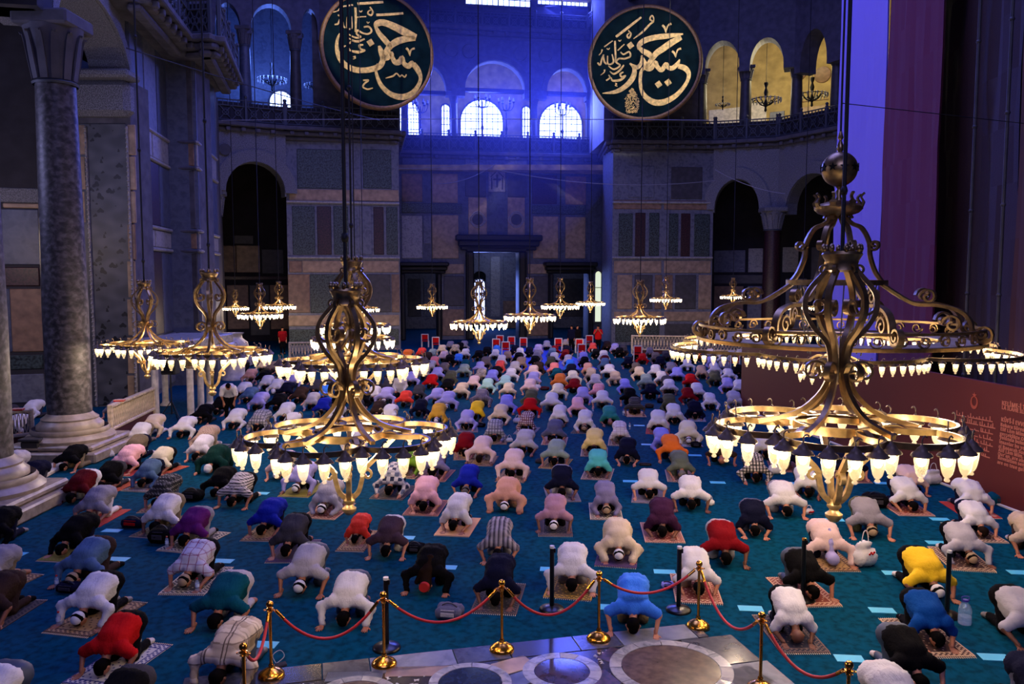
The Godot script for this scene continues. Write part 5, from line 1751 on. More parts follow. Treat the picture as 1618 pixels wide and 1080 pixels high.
# ---------------------------------------------------------------- people
# One skeleton for each pose; its bones swell into a smooth field that is meshed with surface nets.
func net(bones: Array, cell: float, k: float, rmin := 0.0, fold := 0.0, ground := 0.006) -> Array:      # bones: [a, b, radius a, radius b]
	var lo := Vector3(1e9, 1e9, 1e9)
	var hi := -lo
	for q in bones:
		for e in 2:
			var r: float = maxf(q[2 + e], rmin)
			lo = lo.min(q[e] - Vector3.ONE * r)
			hi = hi.max(q[e] + Vector3.ONE * r)
	lo -= Vector3.ONE * cell * 2.1
	hi += Vector3.ONE * cell * 2.1
	var nx := int((hi.x - lo.x) / cell) + 2
	var ny := int((hi.y - lo.y) / cell) + 2
	var nz := int((hi.z - lo.z) / cell) + 2
	var f := PackedFloat32Array()
	f.resize(nx * ny * nz)
	f.fill(9.0)
	for q in bones:
		var a: Vector3 = q[0]
		var ab: Vector3 = q[1] - a
		var l2 := maxf(ab.length_squared(), 1e-9)
		var ra: float = maxf(q[2], rmin)
		var rb: float = maxf(q[3], rmin)
		var m := Vector3.ONE * (maxf(ra, rb) + k + cell * 1.8)
		var b0: Vector3 = (a.min(q[1]) - m - lo) / cell
		var b1: Vector3 = (a.max(q[1]) + m - lo) / cell
		var x0 := maxi(0, int(b0.x))
		var x1 := mini(nx, int(b1.x) + 2)
		for kz in range(maxi(0, int(b0.z)), mini(nz, int(b1.z) + 2)):
			for ky in range(maxi(0, int(b0.y)), mini(ny, int(b1.y) + 2)):
				var at := (kz * ny + ky) * nx
				for kx in range(x0, x1):
					var ap := lo + Vector3(kx, ky, kz) * cell - a
					var h := clampf(ap.dot(ab) / l2, 0.0, 1.0)
					var d := (ap - ab * h).length() - ra - (rb - ra) * h
					var e := f[at + kx]
					var g := k - absf(e - d)
					f[at + kx] = minf(e, d) if g <= 0.0 else minf(e, d) - g * g / (4.0 * k)
	var fn := FastNoiseLite.new()
	fn.seed = 4
	fn.frequency = 5.0
	var v := PackedVector3Array()
	var n := PackedVector3Array()
	var id := PackedInt32Array()
	id.resize(f.size())
	id.fill(-1)
	var idx := PackedInt32Array()
	var sx := 1
	var sy := nx
	var sz := nx * ny
	var off := [0, sx, sy, sx + sy, sz, sx + sz, sy + sz, sx + sy + sz]
	for kz in nz - 1:
		for ky in ny - 1:
			var at := (kz * ny + ky) * nx
			for kx in nx - 1:
				var o := at + kx
				var c0 := f[o]
				var c7 := f[o + sx + sy + sz]
				if c0 > 3.0 * cell and c7 > 3.0 * cell:
					continue
				var c := [c0, f[o + sx], f[o + sy], f[o + sx + sy], f[o + sz], f[o + sx + sz], f[o + sy + sz], c7]
				var mask := 0
				for i in 8:
					if c[i] < 0.0:
						mask |= 1 << i
				if mask == 0 or mask == 255:
					continue
				var p := Vector3()
				var cnt := 0
				for i in 8:
					for ax in 3:
						var bit := 1 << ax
						if i & bit:
							continue
						var j := i | bit
						if (c[i] < 0.0) != (c[j] < 0.0):
							var w: float = c[i] / (c[i] - c[j])
							var e := Vector3(i & 1, (i >> 1) & 1, (i >> 2) & 1)
							e[ax] = w
							p += e
							cnt += 1
				p /= cnt
				var gx: float = (c[1] + c[3] + c[5] + c[7]) - (c[0] + c[2] + c[4] + c[6])
				var gy: float = (c[2] + c[3] + c[6] + c[7]) - (c[0] + c[1] + c[4] + c[5])
				var gz: float = (c[4] + c[5] + c[6] + c[7]) - (c[0] + c[1] + c[2] + c[3])
				var nn := Vector3(gx, gy, gz).normalized()
				var pos := lo + (Vector3(kx, ky, kz) + p) * cell
				if fold > 0.0:
					pos += nn * fold * (fn.get_noise_3d(pos.x * 2.6, pos.y * 1.4, pos.z * 0.6) + 0.5 * fn.get_noise_3d(pos.x * 1.0, pos.y * 2.5, pos.z * 3.6))
				pos.y = maxf(pos.y, ground)
				id[o] = v.size()
				v.append(pos)
				n.append(nn)
				for ax in 3:          # the quad round the edge that leaves corner 0 along ax
					var s: int = [sx, sy, sz][ax]
					var s1: int = [sx, sy, sz][(ax + 1) % 3]
					var s2: int = [sx, sy, sz][(ax + 2) % 3]
					if (c0 < 0.0) == (f[o + s] < 0.0):
						continue
					var i0 := id[o]
					var i1 := id[o - s1]
					var i2 := id[o - s1 - s2]
					var i3 := id[o - s2]
					if i1 < 0 or i2 < 0 or i3 < 0:
						continue
					if c0 < 0.0:
						idx.append_array([i0, i2, i1, i0, i3, i2])
					else:
						idx.append_array([i0, i1, i2, i0, i2, i3])
	return [v, n, idx]

func net_mesh(parts: Array) -> ArrayMesh:
	var v := PackedVector3Array()
	var n := PackedVector3Array()
	var idx := PackedInt32Array()
	for p in parts:
		var o := v.size()
		v.append_array(p[0])
		n.append_array(p[1])
		for i in p[2]:
			idx.append(i + o)
	var arr := []
	arr.resize(Mesh.ARRAY_MAX)
	arr[Mesh.ARRAY_VERTEX] = v
	arr[Mesh.ARRAY_NORMAL] = n
	arr[Mesh.ARRAY_INDEX] = idx
	var am := ArrayMesh.new()
	am.add_surface_from_arrays(Mesh.PRIMITIVE_TRIANGLES, arr)
	return am

func pose_joints(pose: String) -> Dictionary:      # local space: the person faces +z, origin below the hips
	var j := {}
	match pose:
		"stand", "bow", "photo":
			j = {"pelvis": Vector3(0, 0.95, 0), "waist": Vector3(0, 1.10, 0), "chest": Vector3(0, 1.30, 0.0), "neck": Vector3(0, 1.47, 0.0), "head": Vector3(0, 1.63, 0.02), "crown": Vector3(0, 1, 0), "face": Vector3(0, 0, 1),
				"sh": Vector3(0.18, 1.41, 0), "el": Vector3(0.23, 1.14, -0.02), "wr": Vector3(0.22, 0.90, 0.08), "hand": Vector3(0, -0.9, 0.3), "hip": Vector3(0.09, 0.92, 0), "knee": Vector3(0.10, 0.50, 0.02), "ank": Vector3(0.10, 0.09, -0.02), "toe": Vector3(0.12, 0.04, 0.14)}
			if pose == "bow":
				j.merge({"waist": Vector3(0, 1.06, 0.10), "chest": Vector3(0, 1.18, 0.28), "neck": Vector3(0, 1.24, 0.44), "head": Vector3(0, 1.25, 0.58), "crown": Vector3(0, 0.55, 0.83), "face": Vector3(0, -0.83, 0.55), "sh": Vector3(0.18, 1.18, 0.38), "el": Vector3(0.24, 0.92, 0.34), "wr": Vector3(0.17, 0.68, 0.26), "hand": Vector3(0, -0.9, 0.1)}, true)
			if pose == "photo":
				j.merge({"el": Vector3(0.26, 1.2, 0.16), "wr": Vector3(0.09, 1.42, 0.28), "hand": Vector3(-0.3, 0.8, 0.3)}, true)
		"sit":      # on the heels, upright
			j = {"pelvis": Vector3(0, 0.27, -0.02), "waist": Vector3(0, 0.42, 0.0), "chest": Vector3(0, 0.62, 0.02), "neck": Vector3(0, 0.79, 0.03), "head": Vector3(0, 0.93, 0.07), "crown": Vector3(0, 0.96, 0.28), "face": Vector3(0, -0.28, 0.96),
				"sh": Vector3(0.18, 0.73, 0.02), "el": Vector3(0.25, 0.48, 0.08), "wr": Vector3(0.15, 0.30, 0.26), "hand": Vector3(0, -0.2, 0.95), "hip": Vector3(0.10, 0.25, 0), "knee": Vector3(0.15, 0.10, 0.40), "ank": Vector3(0.10, 0.07, -0.02), "toe": Vector3(0.09, 0.04, -0.14)}
		_:          # forehead on the floor
			j = {"pelvis": Vector3(0, 0.46, -0.05), "waist": Vector3(0, 0.475, 0.10), "chest": Vector3(0, 0.39, 0.28), "neck": Vector3(0, 0.285, 0.43), "head": Vector3(0, 0.135, 0.555), "crown": Vector3(0, 0.05, 1.0), "face": Vector3(0, -1, 0.05),
				"sh": Vector3(0.175, 0.31, 0.39), "el": Vector3(0.335, 0.20, 0.38), "wr": Vector3(0.235, 0.045, 0.57), "hand": Vector3(-0.10, -0.12, 1), "hip": Vector3(0.10, 0.44, -0.06), "knee": Vector3(0.14, 0.075, 0.10), "ank": Vector3(0.10, 0.075, -0.34), "toe": Vector3(0.10, 0.035, -0.46)}
			if pose == "wide":
				j.merge({"el": Vector3(0.355, 0.25, 0.41), "wr": Vector3(0.31, 0.05, 0.54), "hand": Vector3(0.05, -0.15, 1), "sh": Vector3(0.19, 0.33, 0.40)}, true)
			elif pose == "tuck":
				j.merge({"el": Vector3(0.29, 0.14, 0.37), "wr": Vector3(0.19, 0.045, 0.58), "hand": Vector3(-0.05, -0.1, 1)}, true)
	return j

func flip(p: Vector3, s: int) -> Vector3:
	return Vector3(p.x * s, p.y, p.z)

func pose_meshes(pose: String, lod: int) -> Dictionary:       # lod 0 near, 1 middle, 2 far
	var j := pose_joints(pose)
	var low := pose in ["wide", "tuck", "mid"]
	var cell: float = [0.022, 0.032, 0.046][lod]
	var rmin: float = [0.0, 0.022, 0.034][lod]
	var out := {}
	var hc: Vector3 = j.head
	var cr: Vector3 = j.crown
	var fc: Vector3 = j.face
	var si := cr.cross(fc).normalized()
	# body: one continuous skin
	var b := [[j.pelvis, j.waist, 0.125, 0.115], [j.waist, j.chest, 0.115, 0.13], [j.chest, j.neck, 0.12, 0.058], [flip(j.sh, -1), j.sh, 0.062, 0.062], [j.neck, hc - cr * 0.02, 0.052, 0.06], [hc - cr * 0.02 + fc * 0.01, hc + cr * 0.025, 0.082, 0.088]]
	var hands := []
	for s in [-1, 1]:
		var wr := flip(j.wr, s)
		var dir := flip(j.hand, s).normalized()
		b.append([flip(j.sh, s), flip(j.el, s), 0.052, 0.042])
		b.append([flip(j.el, s), wr, 0.042, 0.027])
		b.append([flip(j.hip, s), flip(j.knee, s), 0.085, 0.06])
		b.append([flip(j.knee, s), flip(j.ank, s), 0.056, 0.038])
		b.append([flip(j.ank, s), flip(j.toe, s), 0.04, 0.03])
		var up := Vector3.UP if low or pose == "sit" else Vector3(0, 0, -1)
		var across: Vector3 = dir.cross(up).normalized() * -s          # towards the thumb
		if lod == 0:
			var hb := [[wr - dir * 0.05, wr, 0.028, 0.026]]
			for q in 4:
				var x := (1.5 - q) * 0.0205
				var kn: Vector3 = wr + dir * (0.088 - absf(q - 1.3) * 0.006) + across * x * 1.0
				hb.append([wr + across * x * 0.6 + dir * 0.01, kn, 0.017, 0.013])
				var l: float = [0.068, 0.078, 0.072, 0.055][q]
				var fd: Vector3 = (dir + across * (1.5 - q) * 0.09).normalized()
				var md: Vector3 = kn + fd * l * 0.5 + up * 0.010
				hb.append([kn, md, 0.0105, 0.0095])
				hb.append([md, kn + fd * l - up * 0.004, 0.0095, 0.0078])
			var tb: Vector3 = wr + dir * 0.022 + across * 0.022
			var tm: Vector3 = tb + (dir * 0.6 + across * 0.8).normalized() * 0.042
			hb.append([tb, tm, 0.0135, 0.0115])
			hb.append([tm, tm + (dir * 0.85 + across * 0.5).normalized() * 0.034, 0.0115, 0.009])
			for q in hb:             # the palm lies on the floor
				if low:
					q[0] = Vector3(q[0].x, maxf(q[0].y - 0.024, 0.012), q[0].z) if q != hb[0] else q[0]
					q[1] = Vector3(q[1].x, maxf(q[1].y - 0.024, 0.012), q[1].z)
			hands.append(net(hb, 0.0072, 0.008))
		else:
			b.append([wr, wr + dir * 0.08 - up * 0.01, 0.028, 0.03])
			b.append([wr + dir * 0.08 - up * 0.015, wr + dir * 0.16 - up * 0.02, 0.03, 0.018])
			b.append([wr + dir * 0.03, wr + dir * 0.08 + across * 0.05 - up * 0.01, 0.018, 0.013])
	var parts := [net(b, cell, 0.035, rmin)]
	if lod < 2:
		parts.append(net([[hc - cr * 0.025 + fc * 0.012, hc + cr * 0.028 - fc * 0.004, 0.080, 0.090], [hc - cr * 0.075 + fc * 0.045, hc - cr * 0.03 + fc * 0.04, 0.042, 0.06], [hc - cr * 0.02 + fc * 0.085, hc + cr * 0.015 + fc * 0.082, 0.017, 0.011], [hc + fc * 0.035 - cr * 0.055, j.neck, 0.05, 0.05],
			[hc + si * 0.086 - cr * 0.02 - fc * 0.005, hc + si * 0.095 + cr * 0.015 - fc * 0.012, 0.013, 0.016], [hc - si * 0.086 - cr * 0.02 - fc * 0.005, hc - si * 0.095 + cr * 0.015 - fc * 0.012, 0.013, 0.016],
			[hc - cr * 0.052 + fc * 0.086 - si * 0.02, hc - cr * 0.052 + fc * 0.086 + si * 0.02, 0.009, 0.009], [hc + cr * 0.022 + fc * 0.078 - si * 0.045, hc + cr * 0.022 + fc * 0.078 + si * 0.045, 0.014, 0.014]], [0.0125, 0.018][lod], 0.02))
	for h in hands:
		parts.append(h)
	out.body = net_mesh(parts)
	# hair, caps
	out.hair = net_mesh([net([[hc - cr * 0.03 - fc * 0.028, hc + cr * 0.03 - fc * 0.018, 0.086, 0.091], [hc + cr * 0.05 + fc * 0.02, hc + cr * 0.04 - fc * 0.03, 0.068, 0.08]], [0.016, 0.022, 0.034][lod], 0.02, 0.0, 0.004)])
	out.cap = net_mesh([net([[hc + cr * 0.03 - fc * 0.03, hc + cr * 0.065 - fc * 0.012, 0.092, 0.078]], [0.014, 0.02, 0.032][lod], 0.02)])
	out.beret = net_mesh([net([[hc + cr * 0.045 - fc * 0.035, hc + cr * 0.07 - fc * 0.01, 0.105, 0.09]], [0.016, 0.02, 0.032][lod], 0.02)])
	if lod == 0:
		var fz := MB.new()
		fz.lathe([[0.088, 0.0], [0.075, 0.105], [0.0, 0.107]], 20, Transform3D(Basis(si, cr, fc.cross(cr).cross(cr) * -1.0).orthonormalized(), hc + cr * 0.04 - fc * 0.02))
		out.fez = fz.mesh()
		out.scarf = net_mesh([net([[hc - cr * 0.05 - fc * 0.02, hc + cr * 0.04 - fc * 0.01, 0.1, 0.1], [hc - cr * 0.06 - fc * 0.06, j.neck + Vector3(0.0, 0.09, 0.02), 0.05, 0.04], [j.neck + Vector3(0, 0.09, 0.02), j.chest + Vector3(-0.08, 0.16, -0.08), 0.035, 0.025], [j.neck + Vector3(0, 0.09, 0.02), j.chest + Vector3(0.02, 0.17, 0.02), 0.035, 0.025]], 0.014, 0.02, 0.004)])
		out.long_hair = net_mesh([net([[hc - cr * 0.03 - fc * 0.028, hc + cr * 0.03 - fc * 0.018, 0.09, 0.095], [hc - fc * 0.07, j.neck + Vector3(0, 0.07, 0), 0.085, 0.09], [j.neck + Vector3(0, 0.07, 0), j.chest + Vector3(0.02, 0.13, 0.02), 0.085, 0.06], [j.neck + Vector3(-0.06, 0.06, 0.05), j.neck + Vector3(-0.16, -0.12, 0.05), 0.06, 0.04]], 0.016, 0.03, 0.006)])
	# clothes
	var dx := Vector3(0.068, 0, 0)
	var torso := [[j.pelvis - dx, j.waist - dx, 0.150, 0.146], [j.waist - dx, j.chest - dx, 0.146, 0.150], [j.pelvis + dx, j.waist + dx, 0.150, 0.146], [j.waist + dx, j.chest + dx, 0.146, 0.150], [j.chest, j.neck, 0.150, 0.078], [flip(j.sh, -1), j.sh, 0.082, 0.082]]
	if low:
		torso.append_array([[Vector3(-0.07, 0.455, -0.125), Vector3(0.07, 0.455, -0.125), 0.156, 0.156], [Vector3(-0.07, 0.35, 0.04), Vector3(-0.07, 0.30, 0.26), 0.13, 0.12], [Vector3(0.07, 0.35, 0.04), Vector3(0.07, 0.30, 0.26), 0.13, 0.12]])
	else:
		torso.append([flip(j.hip, -1), j.hip, 0.125, 0.125])
	var short_ := torso.duplicate()
	var long_ := torso.duplicate()
	var robe := torso.duplicate()
	var legs := [[flip(j.hip, -1) - Vector3(0, 0.02, 0), j.hip - Vector3(0, 0.02, 0), 0.10, 0.10], [j.pelvis, j.waist.lerp(j.pelvis, 0.3), 0.10, 0.10]]
	for s in [-1, 1]:
		var sh := flip(j.sh, s)
		var el := flip(j.el, s)
		var wr := flip(j.wr, s)
		short_.append([sh, sh.lerp(el, 0.85), 0.088, 0.078])
		for q in [long_, robe]:
			var wide: float = 0.0 if q == long_ else 0.018
			q.append([sh, el, 0.078 + wide, 0.066 + wide])
			q.append([el, el.lerp(wr, 0.95), 0.064 + wide, 0.046 + wide * 1.5])
		legs.append([flip(j.hip, s) - Vector3(0, 0.03, 0), flip(j.knee, s), 0.10, 0.08])
		legs.append([flip(j.knee, s), flip(j.knee, s).lerp(flip(j.ank, s), 0.93), 0.076, 0.056])
		if low:
			robe.append_array([[Vector3(s * 0.11, 0.36, -0.08), Vector3(s * 0.15, 0.14, 0.08), 0.155, 0.12], [Vector3(s * 0.11, 0.34, -0.14), Vector3(s * 0.12, 0.10, -0.34), 0.13, 0.10]])
	var fold: float = [0.026, 0.018, 0.0][lod]
	var cc: float = [0.021, 0.031, 0.046][lod]
	out.shirt_short = net_mesh([net(short_, cc, 0.045, rmin, fold)])
	out.shirt_long = net_mesh([net(long_, cc, 0.045, rmin, fold)])
	if low and lod < 2:       # a shirt that has ridden up to the waist, the trousers round behind it
		var up_ := [[j.waist - dx * 1.1 - Vector3(0, 0, 0.05), j.chest - dx, 0.160, 0.152], [j.waist + dx * 1.1 - Vector3(0, 0, 0.05), j.chest + dx, 0.160, 0.152]] + torso.slice(4, 6) + torso.slice(7)
		out.shirt_short_up = net_mesh([net(up_ + short_.slice(torso.size()), cc, 0.045, rmin, fold)])
		out.shirt_long_up = net_mesh([net(up_ + long_.slice(torso.size()), cc, 0.045, rmin, fold)])
		out.trousers_up = net_mesh([net(legs + [[Vector3(-0.085, 0.455, -0.11), Vector3(0.085, 0.455, -0.11), 0.148, 0.148], [Vector3(-0.06, 0.46, -0.06), Vector3(-0.06, 0.47, 0.06), 0.145, 0.138], [Vector3(0.06, 0.46, -0.06), Vector3(0.06, 0.47, 0.06), 0.145, 0.138]], cc, 0.05, rmin, fold * 0.7)])
	if low and pose != "tuck":
		out.robe = net_mesh([net(robe, cc * 1.1, 0.06, rmin, fold * 1.3)])
	out.trousers = net_mesh([net(legs, cc, 0.05, rmin, fold * 0.7)])
	var shoe := []
	for s in [-1, 1]:
		shoe.append([flip(j.ank, s) + Vector3(0, -0.01, -0.01), flip(j.toe, s), 0.05, 0.04])
	out.sock = net_mesh([net([shoe[0]], [0.016, 0.024, 0.04][lod], 0.02)])
	out.sock_2 = net_mesh([net([shoe[1]], [0.016, 0.024, 0.04][lod], 0.02)])
	return out


var hue := {}
func cloth_mats() -> void:
	var weave := noise_tex(0.03, 4, 17, [], 256, 12.0, true)
	var list := {
		"white": [Color(0.80, 0.78, 0.78), "white shirt"], "cream": [Color(0.80, 0.72, 0.60), "cream shirt"], "ivory": [Color(0.84, 0.80, 0.68), "ivory shirt"], "gray": [Color(0.50, 0.48, 0.52), "grey shirt"], "lgray": [Color(0.64, 0.62, 0.65), "pale grey shirt"], "dgray": [Color(0.22, 0.21, 0.24), "dark grey shirt"],
		"black": [Color(0.035, 0.03, 0.04), "black shirt"], "navy": [Color(0.05, 0.055, 0.14), "navy shirt"], "blue": [Color(0.07, 0.12, 0.55), "royal blue shirt"], "sky": [Color(0.17, 0.45, 0.85), "sky blue shirt"], "steel": [Color(0.26, 0.37, 0.50), "steel blue shirt"], "cobalt": [Color(0.04, 0.24, 0.52), "cobalt blue T-shirt"], "dusk": [Color(0.44, 0.41, 0.54), "dusky violet shirt"], "slate": [Color(0.30, 0.30, 0.40), "slate shirt"],
		"lilac": [Color(0.60, 0.57, 0.78), "lilac shirt"], "lav": [Color(0.50, 0.50, 0.82), "lavender shirt"], "purple": [Color(0.34, 0.10, 0.36), "purple shirt"], "plum": [Color(0.22, 0.10, 0.20), "plum shirt"], "mauve": [Color(0.26, 0.19, 0.23), "mauve brown shirt"],
		"pink": [Color(0.88, 0.66, 0.68), "pink shirt"], "rose": [Color(0.64, 0.47, 0.53), "dusty rose shirt"], "blush": [Color(0.82, 0.70, 0.68), "blush shirt"], "salmon": [Color(0.88, 0.48, 0.46), "salmon shirt"], "coral": [Color(0.85, 0.28, 0.24), "coral shirt"],
		"red": [Color(0.70, 0.07, 0.08), "red shirt"], "crimson": [Color(0.45, 0.04, 0.08), "crimson shirt"], "vermil": [Color(0.86, 0.18, 0.08), "orange-red shirt"], "orange": [Color(0.90, 0.42, 0.06), "orange shirt"], "amber": [Color(0.78, 0.40, 0.10), "amber shirt"], "yellow": [Color(0.92, 0.74, 0.06), "yellow shirt"], "straw": [Color(0.86, 0.76, 0.46), "straw yellow shirt"], "mustard": [Color(0.78, 0.58, 0.14), "mustard shirt"],
		"lime": [Color(0.42, 0.58, 0.08), "lime green jacket"], "olive": [Color(0.27, 0.27, 0.16), "olive shirt"], "moss": [Color(0.33, 0.36, 0.32), "moss grey shirt"], "sage": [Color(0.50, 0.56, 0.52), "sage shirt"], "mint": [Color(0.58, 0.74, 0.72), "mint shirt"], "aqua": [Color(0.28, 0.68, 0.66), "turquoise shirt"], "teal": [Color(0.10, 0.46, 0.44), "teal shirt"], "petrol": [Color(0.02, 0.26, 0.32), "petrol T-shirt"], "dgreen": [Color(0.04, 0.17, 0.15), "dark green robe"],
		"khaki": [Color(0.42, 0.36, 0.27), "khaki shirt"], "beige": [Color(0.66, 0.58, 0.50), "beige shirt"], "tan": [Color(0.58, 0.47, 0.38), "tan shirt"], "taupe": [Color(0.38, 0.33, 0.31), "taupe shirt"], "brown": [Color(0.20, 0.14, 0.12), "brown shirt"], "peach": [Color(0.80, 0.58, 0.48), "peach shirt"], "maroon": [Color(0.32, 0.05, 0.08), "maroon sweater"],
	}
	for k in list:
		var m := plain(list[k][0], 0.92)
		m.normal_enabled = true
		m.normal_texture = weave
		m.normal_scale = 0.55
		m.uv1_triplanar = true
		m.uv1_scale = Vector3(3.0, 2.0, 1.3)
		if list[k][0].get_luminance() > 0.25:
			m.rim_enabled = true
			m.rim = 0.15
			m.rim_tint = 0.7
		else:
			m.metallic_specular = 0.2
		hue[k] = [m, list[k][1]]
	var pat := {
		"plaid_navy": ["navy and white check shirt", func(x, y): return Color(0.78, 0.75, 0.74) if (int(x * 6) + int(y * 6)) % 2 == 0 else (Color(0.10, 0.13, 0.24) if int(x * 6) % 2 == 0 else Color(0.34, 0.37, 0.46))],
		"plaid_white": ["white shirt with thin red check", func(x, y): return Color(0.50, 0.22, 0.34) if fmod(x * 4, 1.0) < 0.09 or fmod(y * 4, 1.0) < 0.09 else Color(0.74, 0.72, 0.78)],
		"plaid_beige": ["beige plaid shirt", func(x, y): return Color(0.34, 0.28, 0.24) if fmod(x * 2, 1.0) < 0.07 or fmod(y * 2, 1.0) < 0.07 or absf(fmod(x * 2, 1.0) - 0.2) < 0.03 else (Color(0.80, 0.74, 0.66) if fmod(y * 2, 1.0) > 0.6 else Color(0.62, 0.55, 0.47))],
		"plaid_red": ["red and white check shirt", func(x, y): return Color(0.80, 0.74, 0.74) if fmod(x * 7, 1.0) > 0.42 and fmod(y * 7, 1.0) > 0.42 else Color(0.34, 0.09, 0.15)],
		"plaid_black": ["black and white check shirt", func(x, y): return Color(0.80, 0.75, 0.70) if fmod(x * 7, 1.0) > 0.38 and fmod(y * 7, 1.0) > 0.38 else Color(0.07, 0.06, 0.07)],
		"plaid_gray": ["grey check shirt", func(x, y): return Color(0.30, 0.30, 0.36) if fmod(x * 6, 1.0) < 0.3 or fmod(y * 6, 1.0) < 0.3 else Color(0.62, 0.60, 0.63)],
		"check_white": ["white shirt with faint check", func(x, y): return Color(0.52, 0.42, 0.44) if fmod(x * 4, 1.0) < 0.06 or fmod(y * 4, 1.0) < 0.08 else Color(0.80, 0.76, 0.76)],
		"check_salmon": ["salmon check shirt", func(x, y): return Color(0.88, 0.66, 0.64) if fmod(x * 8, 1.0) < 0.35 or fmod(y * 8, 1.0) < 0.35 else Color(0.86, 0.44, 0.44)],
		"stripe_bw": ["black and white striped shirt", func(x, y): return Color(0.10, 0.09, 0.11) if fmod(y * 9, 1.0) < 0.42 else Color(0.80, 0.76, 0.74)],
		"stripe_thin": ["black shirt with thin white stripes", func(x, y): return Color(0.48, 0.44, 0.40) if fmod(y * 9, 1.0) < 0.2 else Color(0.05, 0.045, 0.05)],
		"stripe_gray": ["grey shirt with dark long stripes", func(x, y): return Color(0.20, 0.18, 0.22) if fmod(x * 6, 1.0) < 0.3 else (Color(0.62, 0.58, 0.60) if fmod(x * 12, 1.0) < 0.7 else Color(0.42, 0.40, 0.44))],
		"stripe_plum": ["plum and white striped robe", func(x, y): return Color(0.16, 0.10, 0.15) if fmod(x * 10, 1.0) < 0.55 else Color(0.62, 0.58, 0.60)],
		"print_black": ["black T-shirt with white lettering", func(x, y): return Color(0.62, 0.60, 0.58) if fmod(y * 5, 1.0) > 0.62 and sin(x * 90.0) * sin(x * 47.0 + y * 60.0) > 0.12 else Color(0.045, 0.04, 0.05)],
		"camo": ["leaf print shirt", func(x, y): return Color(0.24, 0.20, 0.17) if sin(x * 28.0 + sin(y * 19.0) * 2.0) * sin(y * 25.0 + sin(x * 16.0) * 2.0) > 0.15 else Color(0.72, 0.66, 0.58)],
		"floral": ["beige patterned shirt", func(x, y): return Color(0.45, 0.34, 0.30) if sin(x * 60.0) * sin(y * 60.0) > 0.35 else Color(0.70, 0.60, 0.52)],
	}
	for k in pat:
		var m := image_mat(128, 128, pat[k][1], 0.92)
		m.uv1_triplanar = true
		m.uv1_scale = Vector3.ONE * 2.0
		m.texture_filter = BaseMaterial3D.TEXTURE_FILTER_LINEAR
		hue[k] = [m, pat[k][0]]
	for k in [["skin", Color(0.62, 0.39, 0.28)], ["skin_pale", Color(0.72, 0.48, 0.37)], ["skin_dark", Color(0.42, 0.25, 0.17)], ["hair", Color(0.03, 0.02, 0.017)], ["hair_grey", Color(0.42, 0.40, 0.40)], ["hair_brown", Color(0.11, 0.065, 0.045)], ["jean", Color(0.17, 0.21, 0.30)], ["sock_gray", Color(0.40, 0.40, 0.42)]]:
		hue[k[0]] = [plain(k[1], 0.8 if "hair" in k[0] else 0.6), ""]
		if "hair" in k[0]:
			hue[k[0]][0].metallic_specular = 0.15

const MAT_NAMES := {"maroon": "maroon patterned", "red": "plain red", "orange": "orange", "white": "white edged", "beige": "beige patterned", "cream": "cream and dark patterned", "peach": "plain peach", "gold": "golden patterned", "purple": "purple", "navy": "dark blue patterned", "brown": "brown arched", "rust": "rust patterned", "gray": "grey", "olive": "olive yellow", "dark": "dark patterned"}
var mats := {}
func mat_material(k: String) -> StandardMaterial3D:
	if mats.has(k):
		return mats[k]
	var c: Array = {"maroon": [Color(0.30, 0.04, 0.07), Color(0.62, 0.42, 0.34)], "red": [Color(0.60, 0.12, 0.08), Color(0.66, 0.20, 0.13)], "orange": [Color(0.62, 0.22, 0.08), Color(0.70, 0.34, 0.18)], "white": [Color(0.78, 0.76, 0.70), Color(0.16, 0.18, 0.40)], "beige": [Color(0.70, 0.55, 0.36), Color(0.26, 0.16, 0.12)], "cream": [Color(0.20, 0.18, 0.18), Color(0.76, 0.70, 0.58)],
		"peach": [Color(0.82, 0.60, 0.40), Color(0.84, 0.63, 0.43)], "gold": [Color(0.30, 0.22, 0.07), Color(0.68, 0.52, 0.16)], "purple": [Color(0.16, 0.09, 0.24), Color(0.26, 0.15, 0.34)], "navy": [Color(0.08, 0.08, 0.16), Color(0.40, 0.32, 0.28)], "brown": [Color(0.24, 0.12, 0.09), Color(0.74, 0.62, 0.50)], "rust": [Color(0.46, 0.16, 0.10), Color(0.76, 0.60, 0.50)], "gray": [Color(0.36, 0.33, 0.36), Color(0.48, 0.44, 0.46)], "olive": [Color(0.44, 0.40, 0.08), Color(0.52, 0.48, 0.14)], "dark": [Color(0.12, 0.10, 0.11), Color(0.34, 0.28, 0.25)]}[k]
	mats[k] = image_mat(96, 160, func(x: float, y: float) -> Color:
		var e := minf(minf(x, 1.0 - x) * 0.62, minf(y, 1.0 - y))
		if e < 0.02:
			return c[1]
		if e < 0.09:
			return c[1] if sin(x * 62.0) * sin(y * 100.0) > 0.1 else c[0]
		if e < 0.105:
			return c[1]
		var ax := absf(x - 0.5)
		if absf(y - 0.25 - ax * 0.8) < 0.02 and ax < 0.3:
			return c[1]
		return c[1] if sin(x * 40.0 + cos(y * 26.0)) * sin(y * 54.0) > 0.72 else c[0].lerp(c[1], 0.06))
	return mats[k]


